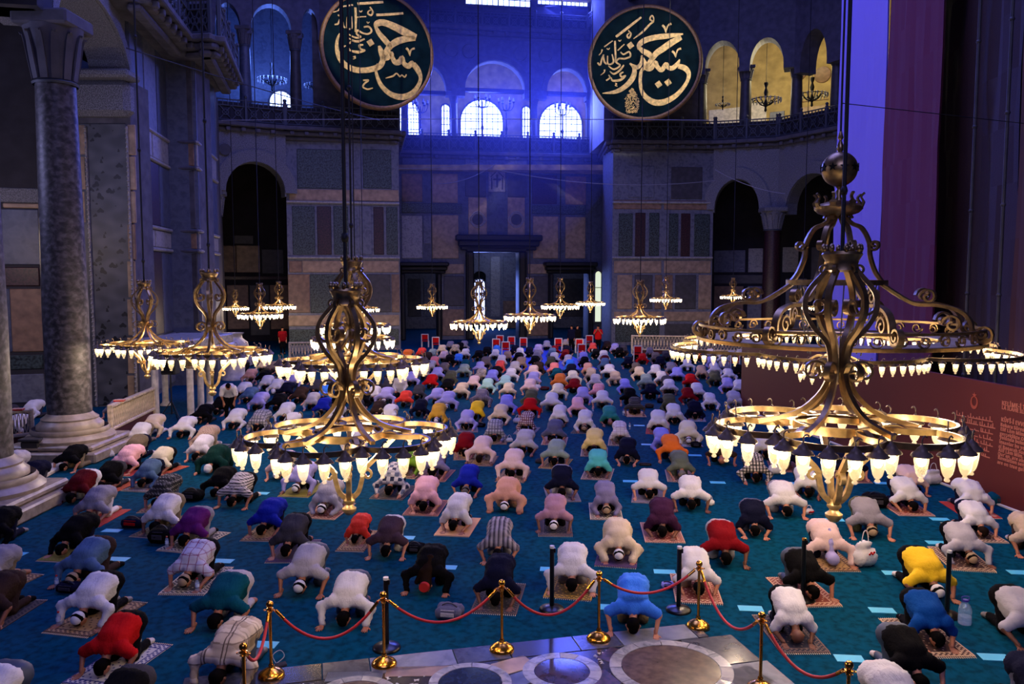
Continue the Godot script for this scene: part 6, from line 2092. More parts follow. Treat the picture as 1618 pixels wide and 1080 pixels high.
# x y of the top of the bent back as seen, colour, then options:
# w/t/e arms, l/s sleeves, robe, cw/ct/cg caps, fez, scarf, bald, hg/hb hair, k:trousers, m:mat, h:turn
const NEAR := """198 966 red w s k:black m:white u
163 903 white w l cw k:black m:beige h:-4 u
153 851 steel w l ct k:brown u
131 812 black e l k:navy m:olive h:-6
314 800 purple e s k:gray m:cream u
319 853 plaid_white e s ct k:black m:cream u
368 906 petrol w s k:lgray u
378 980 plaid_beige w l k:jean h:-3
205 1054 black e s k:dgray h:4 u
5 1052 white w s k:jean u
8 902 brown w s k:brown m:dark u
3 862 gray w s k:khaki m:beige
8 800 black w l k:navy
121 701 black w s k:khaki
59 728 navy e s k:dgray m:white
27 713 lgray e l k:gray
138 743 maroon e l k:white u
161 768 gray e s k:white m:red
180 727 black e s k:dgray m:orange u
210 703 pink e s k:black m:red
262 704 ivory e s k:black m:orange u
242 723 steel e l k:navy m:gray u
267 750 print_black e s k:jean m:beige
269 782 white e s k:khaki m:dark u
432 786 blue e s k:navy m:beige
469 813 dgray e s k:black m:purple u
493 861 lgray w s cw k:jean u
558 903 white w l k:jean u
571 799 vermil t s k:navy m:beige
620 814 mauve w s k:white u
684 860 black w l fez k:black
727 780 white t s k:black m:peach
790 819 stripe_gray e s k:gray
791 877 navy e s k:black m:dark
878 780 rose w s cw k:black m:navy
976 819 cream e robe cw k:cream m:purple
905 859 white w l k:gray m:gold
1001 912 sky w s k:khaki
1046 788 plum t s k:black m:rust
1139 824 crimson w s k:lgray u
1097 864 white e s k:beige m:rust
1189 787 navy t s k:slate u
1234 761 white w s k:gray u
1300 824 blush w l scarf k:navy m:beige h:6
1365 788 gray w s ct k:olive u
1262 868 black w s k:jean m:rust h:8 u
1243 925 white t s bald k:black m:navy h:4 u
1420 986 black w s k:jean h:8 u
1400 1056 white w s k:black h:4
1450 867 yellow e s cw k:black h:8 u
1455 930 cobalt t s k:black m:brown h:5 u
1600 928 lgray e s k:black h:4 u
1632 1040 navy w s k:slate
1512 824 lgray w l ct k:black m:brown h:6 u
1533 788 white e s hb k:navy m:brown h:5 u
1527 757 white e s k:navy m:red h:5
1622 812 beige w s k:brown
803 754 peach w robe cw k:tan
956 759 dusk t l ct k:black m:cream
675 754 pink t s k:black m:maroon
1090 752 white w s k:black u
524 758 lgray t l cw k:gray m:rust
1424 754 white e s k:navy m:rust h:5 u
1430 732 blush e s k:dgray h:5 u
386 748 stripe_bw w s k:black u
"""
const MIDDLE := """626 733 plaid_navy e l k:navy m:dark
691 710 dusk e s k:black m:maroon
742 733 blue e s cg k:black
813 711 blush w l k:black m:beige
888 736 navy e s k:lgray m:gray u
945 708 aqua t s k:navy m:brown u
1024 738 white w s k:black m:gray u
1073 711 moss e s hg k:moss m:brown
1189 716 plaid_black e l k:black
1236 698 navy e s hg k:jean m:maroon u
1206 684 white t s k:black
1271 736 white t s k:dgray u
1337 712 navy w s k:black m:maroon
1137 692 brown w s bald k:black
880 694 sage w s k:navy m:gold
992 692 navy t s k:lgray
764 690 blush w l hb k:gray m:beige
1059 688 orange w l k:navy
346 704 dgreen w robe beret k:dgreen
356 736 black w l k:dgray
326 687 white e s k:khaki u
331 673 floral e l k:gray m:gray
222 686 khaki e s k:navy u
227 667 white e s k:khaki u
247 654 cream w l k:white
297 657 white w l k:navy
326 638 black w l k:dgray
483 730 lilac w l cw k:black m:olive
452 712 blush e s cw k:gray
564 676 white e l k:navy
1045 675 lav t l k:lgray
1087 665 ivory e robe cw k:ivory m:white
650 706 lime e l cg k:khaki m:beige
831 679 lgray e s k:brown
1040 649 white t s k:navy m:red
1064 638 white t s k:navy
878 663 slate e s k:black m:rust
979 664 check_white t s k:gray m:brown
940 678 straw t s k:navy m:brown
925 648 white t l ct k:navy m:dark
783 662 plaid_gray t l k:khaki m:beige
834 649 plaid_red t l k:black m:gray
739 646 lilac e l k:black m:gray
737 682 crimson t s k:brown m:beige
885 640 white t s k:navy
792 638 cream e l k:navy
564 630 dgray t l k:black
618 639 white t s k:black
415 648 plaid_gray t l k:dgray
377 645 white e l k:dgray
1097 632 navy t l k:navy m:white
1121 619 white e l k:black
1159 618 lgray t l cg k:gray
"""
const FAR := """1057 622 olive t
1003 626 stripe_thin w s m:peach
963 640 teal t s bald
838 628 red w l
801 624 lav e l
755 633 yellow t s
694 638 mustard t cw
666 629 navy e
709 619 lilac w l cw
692 612 lilac w l
663 606 dgray e
642 616 vermil w s
683 591 red e
731 604 cream w l
762 614 stripe_plum robe
771 597 mint e l
804 603 cream w
838 598 blush e
840 614 olive e
872 621 white w
882 605 ivory w l
913 627 pink e
921 611 lilac e l
946 606 check_salmon w s
952 617 white w
987 597 lav e
995 613 black w s
908 597 crimson w
885 590 amber e
905 585 ivory w l
1028 605 navy w s
1057 598 white e
1086 611 crimson e
1101 605 white e
1091 591 red w
1149 596 lilac e
1168 600 white t
894 535 cream t
907 535 white e
927 532 lgray t
877 545 crimson e
864 538 lgray e
896 546 navy e
894 552 crimson t
873 549 steel t
876 556 white e
871 562 olive t
876 572 salmon e
880 580 petrol e
898 559 check_white t
901 567 sky t
903 575 navy w
922 556 lav t
924 562 black e
929 572 peach t
934 581 beige t l
941 591 lgray e
954 553 white t
956 561 maroon t
956 566 steel e l
963 576 white w s
972 586 beige e l ct
959 539 brown t
979 548 black e
972 542 lilac t
942 550 black t
937 541 coral t cw
993 563 navy e
1005 572 khaki e
1010 579 cream e
1015 557 red e
1006 553 black t
1027 548 slate t
1036 556 taupe t
1043 563 navy e
1036 576 white e
1045 586 white e
1054 594 dgray t
1021 591 sage e
1060 571 gray t
1070 580 lav e
1086 567 white w l cw
1074 559 black e
1091 556 black e
1108 554 orange t
1123 551 white e
1124 562 lilac t
1141 557 white e
1143 569 gray t
1128 572 white e l
1108 577 floral t
1129 587 olive e
1150 581 white w l
1157 553 lgray t
1169 551 lgray e
1165 576 black t
785 545 sky t
783 551 white e
802 554 tan e
814 545 navy t
822 549 white e
820 557 black t
824 564 tan t
830 548 navy e
851 544 lilac t
850 553 gray t
846 561 black e s
852 571 brown t
793 560 white t
791 568 coral t
768 563 taupe t
770 547 black e
757 553 black e
759 570 lilac w
761 582 camo w l
785 578 black t
779 584 lav t
808 581 white w l
814 571 lgray e
799 592 mint w l
750 592 blush e
843 577 blush w l
844 587 lilac e
712 538 gray t
734 538 gray e
720 544 camo t
727 541 black t
699 544 cream e
702 554 blush e
736 550 white w
725 558 sky t
718 560 black e
736 567 petrol e
734 575 sage w l
684 551 sage t
645 552 orange t
667 549 vermil t
687 562 salmon t
682 568 lgray t
703 572 taupe e
692 580 lilac w
713 585 olive e
709 597 black t
652 587 lilac w l
673 579 camo e
676 556 brown t
398 582 peach e l ct
386 572 black e
419 568 cream e
432 570 taupe t
420 584 black e
424 592 white t
439 598 white e beret
388 603 white t
398 610 steel e
414 620 lilac e l
456 603 navy e ct
443 621 black w
477 611 brown e
468 589 lilac w l
496 619 lgray t
513 627 blue e
455 636 white e
464 650 white t
352 626 black e
517 608 sky t
593 609 white e
609 612 lilac w l cw
600 632 brown t
535 640 white e
616 596 dgray t
596 592 dgray e
561 598 black t
541 612 black t
575 616 black e
520 590 gray t
545 585 dgray e
580 585 navy t
500 600 dgray e
487 584 brown t
450 578 dgray e
57 631 white e l
32 654 white t
15 638 dgray e
188 630 gray e
1098 549 gray e
985 545 dgray t
1052 553 dgray t
660 566 brown t
650 575 dgray e
634 573 dgray t
622 580 dgray e
480 566 dgray t
466 572 brown e
408 556 dgray e
395 560 gray t
"""

var specs := []
func parse_people() -> void:
	var lod := 0
	for block in [NEAR, MIDDLE, FAR]:
		for line in block.split("\n", false):
			var f: PackedStringArray = line.split(" ", false)
			var s := {"px": float(f[0]), "py": float(f[1]), "c": f[2], "lod": lod, "i": specs.size(), "pose": "", "sleeve": "", "cap": "", "k": "", "mat": "", "turn": 0.0, "up": false}
			for o in f.slice(3):
				if o in ["w", "t", "e"]:
					s.pose = {"w": "wide", "t": "tuck", "e": "mid"}[o]
				elif o in ["l", "s"]:
					s.sleeve = o
				elif o in ["cw", "ct", "cg", "fez", "scarf", "bald", "hg", "hb", "beret"]:
					s.cap = o
				elif o == "u":
					s.up = true
				elif o == "robe":
					s.sleeve = "robe"
				elif o.begins_with("k:"):
					s.k = o.substr(2)
				elif o.begins_with("m:"):
					s.mat = o.substr(2)
				elif o.begins_with("h:"):
					s.turn = float(o.substr(2))
			specs.append(s)
		lod += 1

func build_people() -> void:
	cloth_mats()
	parse_people()
	var cache := {}
	var caps := {"cw": Color(0.82, 0.80, 0.80), "ct": Color(0.60, 0.50, 0.38), "cg": Color(0.30, 0.28, 0.30), "beret": Color(0.84, 0.82, 0.82)}
	var cap_words := {"cw": "white cap", "ct": "tan cap", "cg": "grey cap", "fez": "red fez", "scarf": "pale headscarf", "bald": "bald head", "hg": "grey hair", "hb": "reddish hair", "beret": "white ring cap"}
	var cap_m := {}
	for k in caps:
		cap_m[k] = plain(caps[k], 0.85)
	var fez_m := plain(Color(0.66, 0.06, 0.05), 0.8)
	for s in specs:
		rng.seed = 1000 + s.i
		var lod: int = s.lod
		var p := gp(s.px, s.py, 0.62)
		if p.z < -57.0:
			p = vdp(s.px, 57.0 - rng.randf() * 0.4)
		p.y = 0.0
		s.p = p
		if lod > 0:
			for tries in 6:           # nobody kneels inside a neighbour
				for r in specs:
					if r == s or not r.has("p"):
						break
					var dd := Vector2(s.p.x - r.p.x, s.p.z - r.p.z)
					var q := Vector2(dd.x / 0.66, dd.y / 0.85).length()
					if q < 1.0:
						s.p.x += (0.66 - absf(dd.x)) * 0.5 * (1.0 if dd.x >= 0.0 else -1.0)
			p = s.p
		if s.pose == "":
			s.pose = ["wide", "mid", "tuck"][rng.randi() % 3]
		if s.sleeve == "":
			s.sleeve = "s" if rng.randf() < 0.6 else "l"
		if s.k == "":
			s.k = ["black", "navy", "dgray", "jean", "brown"][rng.randi() % 5]
		if s.sleeve == "robe" and s.pose == "tuck":
			s.pose = "mid"
		s.words = hue[s.c][1]
		if s.sleeve == "robe":
			s.words = s.words.replace("shirt", "robe")
		if s.cap:
			s.words += " and " + cap_words[s.cap]
		var key: String = s.pose + str(lod)
		if not cache.has(key):
			cache[key] = pose_meshes(s.pose, lod)
		var m: Dictionary = cache[key]
		var skin: Material = hue[["skin", "skin", "skin_pale", "skin_dark"][rng.randi() % 4]][0]
		var o := obj("person", m.body, skin)
		o.position = p
		o.rotation.y = deg_to_rad(-6.6 + s.turn + rng.randf_range(-4.0, 4.0))
		var grow := rng.randf_range(0.95, 1.05)
		if s.px == 571:
			grow = 0.74
		o.scale = Vector3(grow * rng.randf_range(0.96, 1.08), grow, grow)
		s.node = o
		var sl: Mesh = m.shirt_short if s.sleeve == "s" else (m.robe if s.sleeve == "robe" else m.shirt_long)
		if s.up:
			sl = m.shirt_short_up if s.sleeve == "s" else m.shirt_long_up
		obj("robe" if s.sleeve == "robe" else "shirt", sl, hue[s.c][0], o)
		obj("trousers", m.trousers_up if s.up else m.trousers, hue[s.k][0], o)
		var sock_m: Material = hue[["sock_gray", "black", "skin", "white"][rng.randi() % 4]][0]
		obj("sock", m.sock, sock_m, o)
		obj("sock", m.sock_2, sock_m, o)
		if s.cap == "bald":
			pass
		elif s.cap == "scarf":
			obj("headscarf", m.scarf, hue.lilac[0], o)
		elif s.cap == "fez":
			obj("hair", m.long_hair, hue.hair_brown[0], o)
			obj("fez", m.fez, fez_m, o)
		else:
			obj("hair", m.hair, hue[{"hg": "hair_grey", "hb": "hair_brown"}.get(s.cap, "hair")][0], o)
			if s.cap in ["cw", "ct", "cg"]:
				obj("cap", m.cap, cap_m[s.cap], o)
			elif s.cap == "beret":
				obj("cap", m.beret, cap_m.beret, o)
	name_people()
	for s in specs:
		if s.mat:
			var b := MB.new()
			var w: float = 0.72 * s.node.scale.x
			b.cham(Vector3.ZERO, Vector3(w, 1.2, 0.014), 0.0, Basis(Vector3.RIGHT, Vector3.FORWARD, Vector3.UP))
			rng.seed = 3000 + s.i
			var mt := obj("prayer_mat", b.mesh(), mat_material(s.mat))
			mt.position = s.p + Vector3(sin(s.node.rotation.y), 0, cos(s.node.rotation.y)) * 0.18 + Vector3(0, 0.008, 0)
			mt.rotation.y = s.node.rotation.y + deg_to_rad(rng.randf_range(-7, 7))
			tag(mt, "%s prayer mat under the %s" % [MAT_NAMES[s.mat], s.short], "mat", "prayer mats under the bowed people")
			var fr := MB.new()
			for e in [-0.62, 0.62]:
				for q in 24:
					fr.box(Vector3(-w / 2 + w * (q + 0.5) / 24, -0.003, e), Vector3(0.008, 0.006, 0.05))
			stuff(obj("fringe", fr.mesh(), hue.cream[0], mt))
	other_people()

func name_people() -> void:
	var used := {}
	var count := {}
	for s in specs:
		count[s.words] = count.get(s.words, 0) + 1
	for s in specs:
		var cand := []
		for r in specs:
			if r == s:
				continue
			var d := Vector2(r.p.x - s.p.x, r.p.z - s.p.z)
			if d.length() > 5.0:
				continue
			cand.append([d.length() * (1.0 + 0.35 * mini(count[r.words], 8)), r, d])
		cand.sort_custom(func(a, b): return a[0] < b[0])
		var rel := func(c: Array) -> String:
			var q: Vector2 = c[2]
			var how := "beside"
			if absf(q.y) > absf(q.x):
				how = "behind" if q.y > 0.0 else "in front of"
			return "%s the %s" % [how, c[1].words.split(" and ")[0] if c[1].words.count(" and ") == 1 and not "check" in c[1].words and not "striped" in c[1].words else c[1].words]
		var base: String = "person bowed down in " + s.words
		var done := false
		var tries := []
		for i in mini(cand.size(), 12):
			tries.append("%s, %s" % [base, rel.call(cand[i])])
		for i in mini(cand.size(), 9):
			for k in range(i + 1, mini(cand.size(), 10)):
				tries.append("%s, %s, %s" % [base, rel.call(cand[i]), rel.call(cand[k])])
		if count[s.words] == 1:
			tries.push_front(base)
		for t in tries:
			if not used.has(t) and t.split(" ").size() <= 16:
				used[t] = true
				s.label = t
				done = true
				break
		if not done:
			s.label = base
			print("shared: ", base)
		tag(s.node, s.label, "person", "people bowed in rows")
	var seen := {}
	for s in specs:
		s.short = s.label.trim_prefix("person bowed down in ")
		var w: PackedStringArray = s.short.split(" ")
		if w.size() > 8:
			s.short = " ".join(w.slice(0, 8))

func figure(pose: String, at: Vector3, turn: float, shirt: String, sleeve: String, trousers: String, label: String, cap := "", lod := 1) -> void:
	var m := pose_meshes(pose, lod)
	var o := obj("person", m.body, hue.skin[0])
	o.position = at
	o.rotation.y = turn
	tag(o, label, "person")
	obj("shirt", m.shirt_short if sleeve == "s" else m.shirt_long, hue[shirt][0], o)
	obj("trousers", m.trousers, hue[trousers][0], o)
	obj("shoe", m.sock, hue.black[0], o)
	obj("shoe", m.sock_2, hue.black[0], o)
	obj("hair", m.hair, hue.hair[0], o)
	if cap:
		obj("cap", m.cap, hue[cap][0], o)

func other_people() -> void:
	figure("bow", gp(363, 664), 0.3, "white", "s", "black", "standing person stooping in white T-shirt and dark trousers near the white posts")
	figure("sit", gp(633, 628), 0.0, "lgray", "l", "black", "person kneeling upright in pale grey shirt and cream cap beyond the ring lamp", "cream")
	figure("photo", gp(945, 556), -0.2, "red", "s", "black", "standing person in red vest raising hands by the lit niche", "", 2)
	figure("stand", gp(912, 556), 0.1, "black", "l", "black", "guard in black with white markings standing in the narrow north doorway", "", 2)
	figure("stand", gp(903, 556), -0.3, "navy", "l", "black", "guard in dark uniform next to the one with white markings", "", 2)
	figure("stand", gp(447, 560), 0.4, "crimson", "s", "black", "standing person in red and black inside the dark south arch", "", 2)


# ---------------------------------------------------------------- things on the carpet
func build_belongings() -> void:
	# pale blue tape marks that space the rows
	var tapes := [[417, 1018, "in front of the petrol T-shirt"], [870, 899, "behind the black belt post by the gold mat"], [967, 959, "beside the sky blue T-shirt"], [1050, 903, "behind the white shirt with red trim"], [1186, 961, "at the corner of the blue mat of the bald person"], [1342, 1040, "at the knees of the black shirt and jeans"], [1394, 964, "at the feet of the steel blue shirt"], [1413, 905, "at the feet of the yellow sweater"], [1611, 904, "behind the pale grey shirt at the view's edge"], [1485, 820, "at the feet of the white shirt with reddish hair"], [1480, 857, "at the feet of the lilac shirt"], [1571, 1038, "beside the bare forearms at the view's edge"], [996, 760, "beside the white shirt on the grey mat"], [1134, 762, "between two white shirts in the open carpet"], [1098, 719, "between the moss grey shirt and the brown shirt"], [1253, 763, "behind the big lamp's lower leaves"], [1394, 763, "at the feet of the kneelers by the red board"], [1319, 821, "at the knee of the grey shirt and tan cap"], [1010, 672, "alone between white check and ivory robe"], [1023, 702, "at the feet of the lavender shirt"], [177, 838, "over the olive yellow mat"], [25, 875, "at the edge by the beige mat"], [187, 883, "at the feet of the steel blue shirt and tan cap"], [352, 886, "at the feet of the thin red check"], [705, 896, "beside the black shirt and red fez"], [412, 779, "beside the striped shirt"], [640, 849, "beside the mauve brown shirt"], [958, 764, "behind the lilac shirt on the cream mat"]]
	for q in tapes:
		var g := gp(q[0], q[1])
		var b := MB.new()
		b.cham(Vector3(0, 0.003, 0), Vector3(0.36, 0.006, 0.2), 0.0)
		var o := obj("floor_marker", b.mesh(), M.tape)
		o.position = g
		o.rotation.y = -0.1
		tag(o, "pale blue tape marker %s" % q[2], "tape", "pale blue tape markers")
	# bags
	var bags := [[711, 975, 0.40, 0.20, 0.36, "slate", "grey backpack with white zip lines lying by the red rope"], [212, 832, 0.5, 0.2, 0.3, "navy", "navy bag with red underside lying alone on the carpet"], [305, 790, 0.42, 0.26, 0.34, "black", "black backpack next to the printed black T-shirt"], [352, 777, 0.36, 0.18, 0.3, "black", "black bag with yellow strap beside the striped shirt"], [258, 856, 0.42, 0.3, 0.34, "black", "black backpack by the plastic bottle and purple shirt"], [657, 872, 0.30, 0.18, 0.3, "black", "small black bag next to the watch of the mauve shirt"], [1383, 800, 0.46, 0.3, 0.36, "black", "black backpack behind the grey shirt and tan cap"], [1578, 796, 0.36, 0.26, 0.3, "petrol", "green bag standing against the red board"], [1603, 798, 0.36, 0.34, 0.34, "khaki", "brown bag standing against the red board"], [1020, 735, 0.5, 0.07, 0.22, "brown", "flat brown shoe pair by the navy shirt in the middle rows"], [1026, 644, 0.36, 0.16, 0.26, "brown", "brown bag beside the striped black shirt"], [1045, 636, 0.3, 0.2, 0.26, "navy", "navy bag beside the olive shirt"], [861, 616, 0.45, 0.16, 0.3, "maroon", "dark red bag beside the ivory shirt"], [110, 934, 0.42, 0.16, 0.26, "navy", "dark blue bag under the steel blue sleeve"], [315, 729, 0.42, 0.16, 0.26, "taupe", "taupe patterned bag before the white shirt and the dark green robe"], [852, 731, 0.2, 0.12, 0.2, "dgray", "dark grey pouch beside the sage shirt"], [1055, 928, 0.22, 0.1, 0.18, "lav", "crumpled violet bag by the belt post and red-trimmed shirt"], [1100, 706, 0.3, 0.16, 0.22, "black", "black pouch by the ivory robe"], [760, 674, 0.34, 0.14, 0.2, "black", "black bag beside the lilac shirt and grey check"]]
	for q in bags:
		var g := gp(q[0], q[1])
		var t := thing("bag", q[6], "bag", g, -0.2)
		var w: float = q[2]
		var h: float = q[3]
		var d: float = q[4]
		obj("body", net_mesh([net([[Vector3(-w * 0.28, h * 0.5, -d * 0.2), Vector3(w * 0.28, h * 0.45, -d * 0.2), h * 0.5, h * 0.48], [Vector3(-w * 0.28, h * 0.45, d * 0.2), Vector3(w * 0.28, h * 0.5, d * 0.2), h * 0.46, h * 0.42]], 0.03, 0.05, 0.0, 0.02)]), hue[q[5]][0], t)
		var b := MB.new()
		b.strap(curve([Vector3(-w * 0.3, h * 0.9, 0), Vector3(-w * 0.1, h * 1.12, 0.02), Vector3(w * 0.12, h * 1.1, 0.03), Vector3(w * 0.3, h * 0.9, 0.04)], 4), Vector3.BACK, [0.03], 0.008)
		obj("strap", b.mesh(), hue.mustard[0] if q[0] == 352 else M.rubber, t)
		b = MB.new()
		b.cham(Vector3(0, h * 0.5, d * 0.2 + h * 0.44), Vector3(w * 0.5, h * 0.3, 0.02), 0.006)
		b.strap(PackedVector3Array([Vector3(-w * 0.25, h * 0.78, d * 0.2 + h * 0.34), Vector3(w * 0.25, h * 0.8, d * 0.2 + h * 0.33)]), Vector3.BACK, [0.014], 0.01)
		obj("pocket", b.mesh(), hue.red[0] if q[0] == 212 else (hue.lgray[0] if q[0] == 711 else hue.dgray[0]), t)
	# white carrier bags, limp
	for q in [[1366, 893, 0.30, 0.5, "white shopping bag with red print leaning on the pink sleeve"], [172, 722, 0.3, 0.22, "crumpled white bag by the huge column's plinth"], [1474, 764, 0.46, 0.4, "white crinkled carrier bag with handles before the red board"], [1278, 812, 0.3, 0.12, "white pouch with red print by the outstretched hand of a white shirt"], [850, 614, 0.3, 0.22, "pale bag beside the olive shirt"], [818, 668, 0.3, 0.2, "cream bag between the cream shirt and red check shirt"], [805, 698, 0.26, 0.14, "small cream bag at the hands of the grey check shirt"], [1122, 798, 0.24, 0.14, "white bag under the arm of the white shirt by the plum shirt"], [1225, 748, 0.36, 0.3, "grey carrier bag behind the black and white check shirt"], [946, 608, 0.2, 0.1, "crumpled white paper beside the pale grey shirt"]]:
		var t := thing("carrier_bag", q[4], "bag", gp(q[0], q[1]), 0.3)
		var w: float = q[2]
		var h: float = q[3]
		obj("body", net_mesh([net([[Vector3(-w * 0.3, h * 0.3, 0), Vector3(w * 0.3, h * 0.3, 0), h * 0.3, h * 0.28], [Vector3(-w * 0.3, h * 0.7, -0.02), Vector3(w * 0.28, h * 0.75, -0.02), h * 0.14, h * 0.12]], 0.025, 0.08, 0.02, 0.05)]), hue.white[0], t)
		var b := MB.new()
		b.tube(curve([Vector3(-w * 0.25, h * 0.85, 0), Vector3(-w * 0.12, h * 1.1 + 0.05, 0), Vector3(w * 0.1, h * 1.1 + 0.05, 0), Vector3(w * 0.22, h * 0.85, 0)], 5), [0.008], 6)
		obj("handle", b.mesh(), hue.white[0], t)
		if q[0] in [1366, 1278]:
			b = MB.new()
			for k in 4:
				b.ball(Vector3(0.03 * k - 0.03, h * (0.5 + 0.05 * (k % 2)), h * 0.24 + 0.035), Vector3(0.025, 0.02, 0.008), 8, 5)
			obj("red_print", b.mesh(), hue.red[0], t)
	# bottles
	for q in [[93, 990, "water bottle with red cap beside the white shirt and white cap"], [90, 930, "water bottle with red cap by the sleeve of the steel blue shirt"], [264, 866, "clear water bottle by the black backpack"], [312, 935, "water bottle with red cap by the tan cap"], [937, 653, "small clear bottle by the pink shirt"], [995, 678, "clear bottle at the side of the white faint check shirt"], [985, 656, "pair of clear bottles by the thin striped black shirt"], [1268, 915, "clear bottle by the black shirt and orange cloth"]]:
		var t := thing("bottle", q[2], "bottle", gp(q[0], q[1]), 0.0)
		var b := MB.new()
		b.lathe([[0.0, 0.002], [0.03, 0.003], [0.033, 0.012], [0.033, 0.06], [0.030, 0.075], [0.033, 0.09], [0.033, 0.15], [0.024, 0.185], [0.013, 0.2], [0.013, 0.212]], 14)
		obj("shell", b.mesh(), M.water, t)
		b = MB.new()
		b.lathe([[0.0336, 0.09], [0.0336, 0.14]], 14)
		obj("paper_band", b.mesh(), plain(Color(0.75, 0.80, 0.90), 0.6), t)
		b = MB.new()
		b.lathe([[0.0155, 0.21], [0.0155, 0.23], [0.0, 0.231]], 12)
		obj("cap", b.mesh(), plain(Color(0.7, 0.1, 0.1), 0.5), t)
	var jt := thing("water_jug", "large clear water jug with violet cap beside the black belt post", "jug", gp(1524, 985))
	var jb := MB.new()
	jb.lathe([[0.0, 0.003], [0.085, 0.005], [0.092, 0.03], [0.09, 0.12], [0.082, 0.14], [0.09, 0.16], [0.088, 0.23], [0.06, 0.29], [0.03, 0.315], [0.03, 0.335]], 20)
	obj("shell", jb.mesh(), M.water, jt)
	jb = MB.new()
	jb.lathe([[0.0, 0.006], [0.083, 0.008], [0.088, 0.03], [0.086, 0.12], [0.0, 0.121]], 20)
	obj("water", jb.mesh(), M.water, jt)
	jb = MB.new()
	jb.lathe([[0.036, 0.33], [0.036, 0.36], [0.0, 0.362]], 14)
	jb.tube(curve([Vector3(-0.04, 0.33, 0), Vector3(-0.05, 0.40, 0), Vector3(0.05, 0.40, 0), Vector3(0.04, 0.33, 0)], 5), [0.007], 6)
	obj("cap", jb.mesh(), plain(Color(0.25, 0.2, 0.6), 0.5), jt)
	# charger lying at the post
	var ch := thing("charger", "grey charger with a looped cable at the foot of the brass post", "charger", gp(444, 1052), 0.5)
	var cb := MB.new()
	cb.cham(Vector3(0, 0.02, 0), Vector3(0.14, 0.035, 0.1), 0.01)
	obj("body", cb.mesh(), hue.dgray[0], ch)
	cb = MB.new()
	cb.tube(curve([Vector3(-0.05, 0.03, -0.04), Vector3(-0.08, 0.12, -0.1), Vector3(0.02, 0.16, -0.12), Vector3(0.06, 0.08, -0.08), Vector3(-0.1, 0.012, -0.03)], 5), [0.005], 6)
	obj("cable", cb.mesh(), hue.lgray[0], ch)
	# loudspeaker on a tripod by the white posts
	var sp := thing("loudspeaker", "black loudspeaker on a tripod stand beside the white posts", "speaker", gp(272, 668))
	var b1 := MB.new()
	b1.cham(Vector3(0, 2.05, 0), Vector3(0.5, 0.75, 0.42), 0.03)
	obj("cabinet", b1.mesh(), M.rubber, sp)
	b1 = MB.new()
	b1.cham(Vector3(0, 2.05, 0.215), Vector3(0.44, 0.66, 0.02), 0.01)
	obj("grille", b1.mesh(), M.black_metal, sp)
	b1 = MB.new()
	b1.tube(PackedVector3Array([Vector3(0, 0.3, 0), Vector3(0, 1.7, 0)]), [0.025], 8)
	obj("pole", b1.mesh(), M.black_metal, sp)
	for k in 3:
		b1 = MB.new()
		var o := Vector3(cos(TAU * k / 3 + 0.5), 0, sin(TAU * k / 3 + 0.5))
		b1.tube(PackedVector3Array([Vector3(0, 0.75, 0) + o * 0.02, o * 0.5 + Vector3(0, 0.02, 0)]), [0.016], 6)
		b1.tube(PackedVector3Array([Vector3(0, 0.35, 0) + o * 0.02, o * 0.3 + Vector3(0, 0.33, 0)]), [0.01], 6)
		obj("leg", b1.mesh(), M.black_metal, sp)
	# grey stone stand at the plinth
	b1 = MB.new()
	b1.cham(Vector3(0, 0.28, 0), Vector3(0.5, 0.56, 0.4), 0.04)
	b1.cham(Vector3(0, 0.6, 0), Vector3(0.58, 0.08, 0.46), 0.02)
	var so := obj("stone_stand", b1.mesh(), M.dark_stone)
	so.position = gp(54, 728)
	tag(so, "small grey stone block stand beside the lattice and plinth", "stand")
	# books on the lattice rails
	for q in [[gp(176, 702), gp(243, 666), 0.2, "red book lying on the rail of the cream lattice fence"], [gp(0, 716), gp(52, 710), 0.6, "red book on the fence rail behind the huge column"]]:
		var p: Vector3 = q[0].lerp(q[1], q[2]) + Vector3(0, 1.185, 0)
		var t := thing("book", q[3], "book", p, 0.2)
		b1 = MB.new()
		b1.cham(Vector3(0, 0.015, 0), Vector3(0.3, 0.03, 0.22), 0.004)
		obj("cover", b1.mesh(), hue.red[0], t)
		b1 = MB.new()
		b1.cham(Vector3(0.004, 0.034, 0), Vector3(0.29, 0.03, 0.21), 0.004)
		obj("pages", b1.mesh(), hue.peach[0], t)


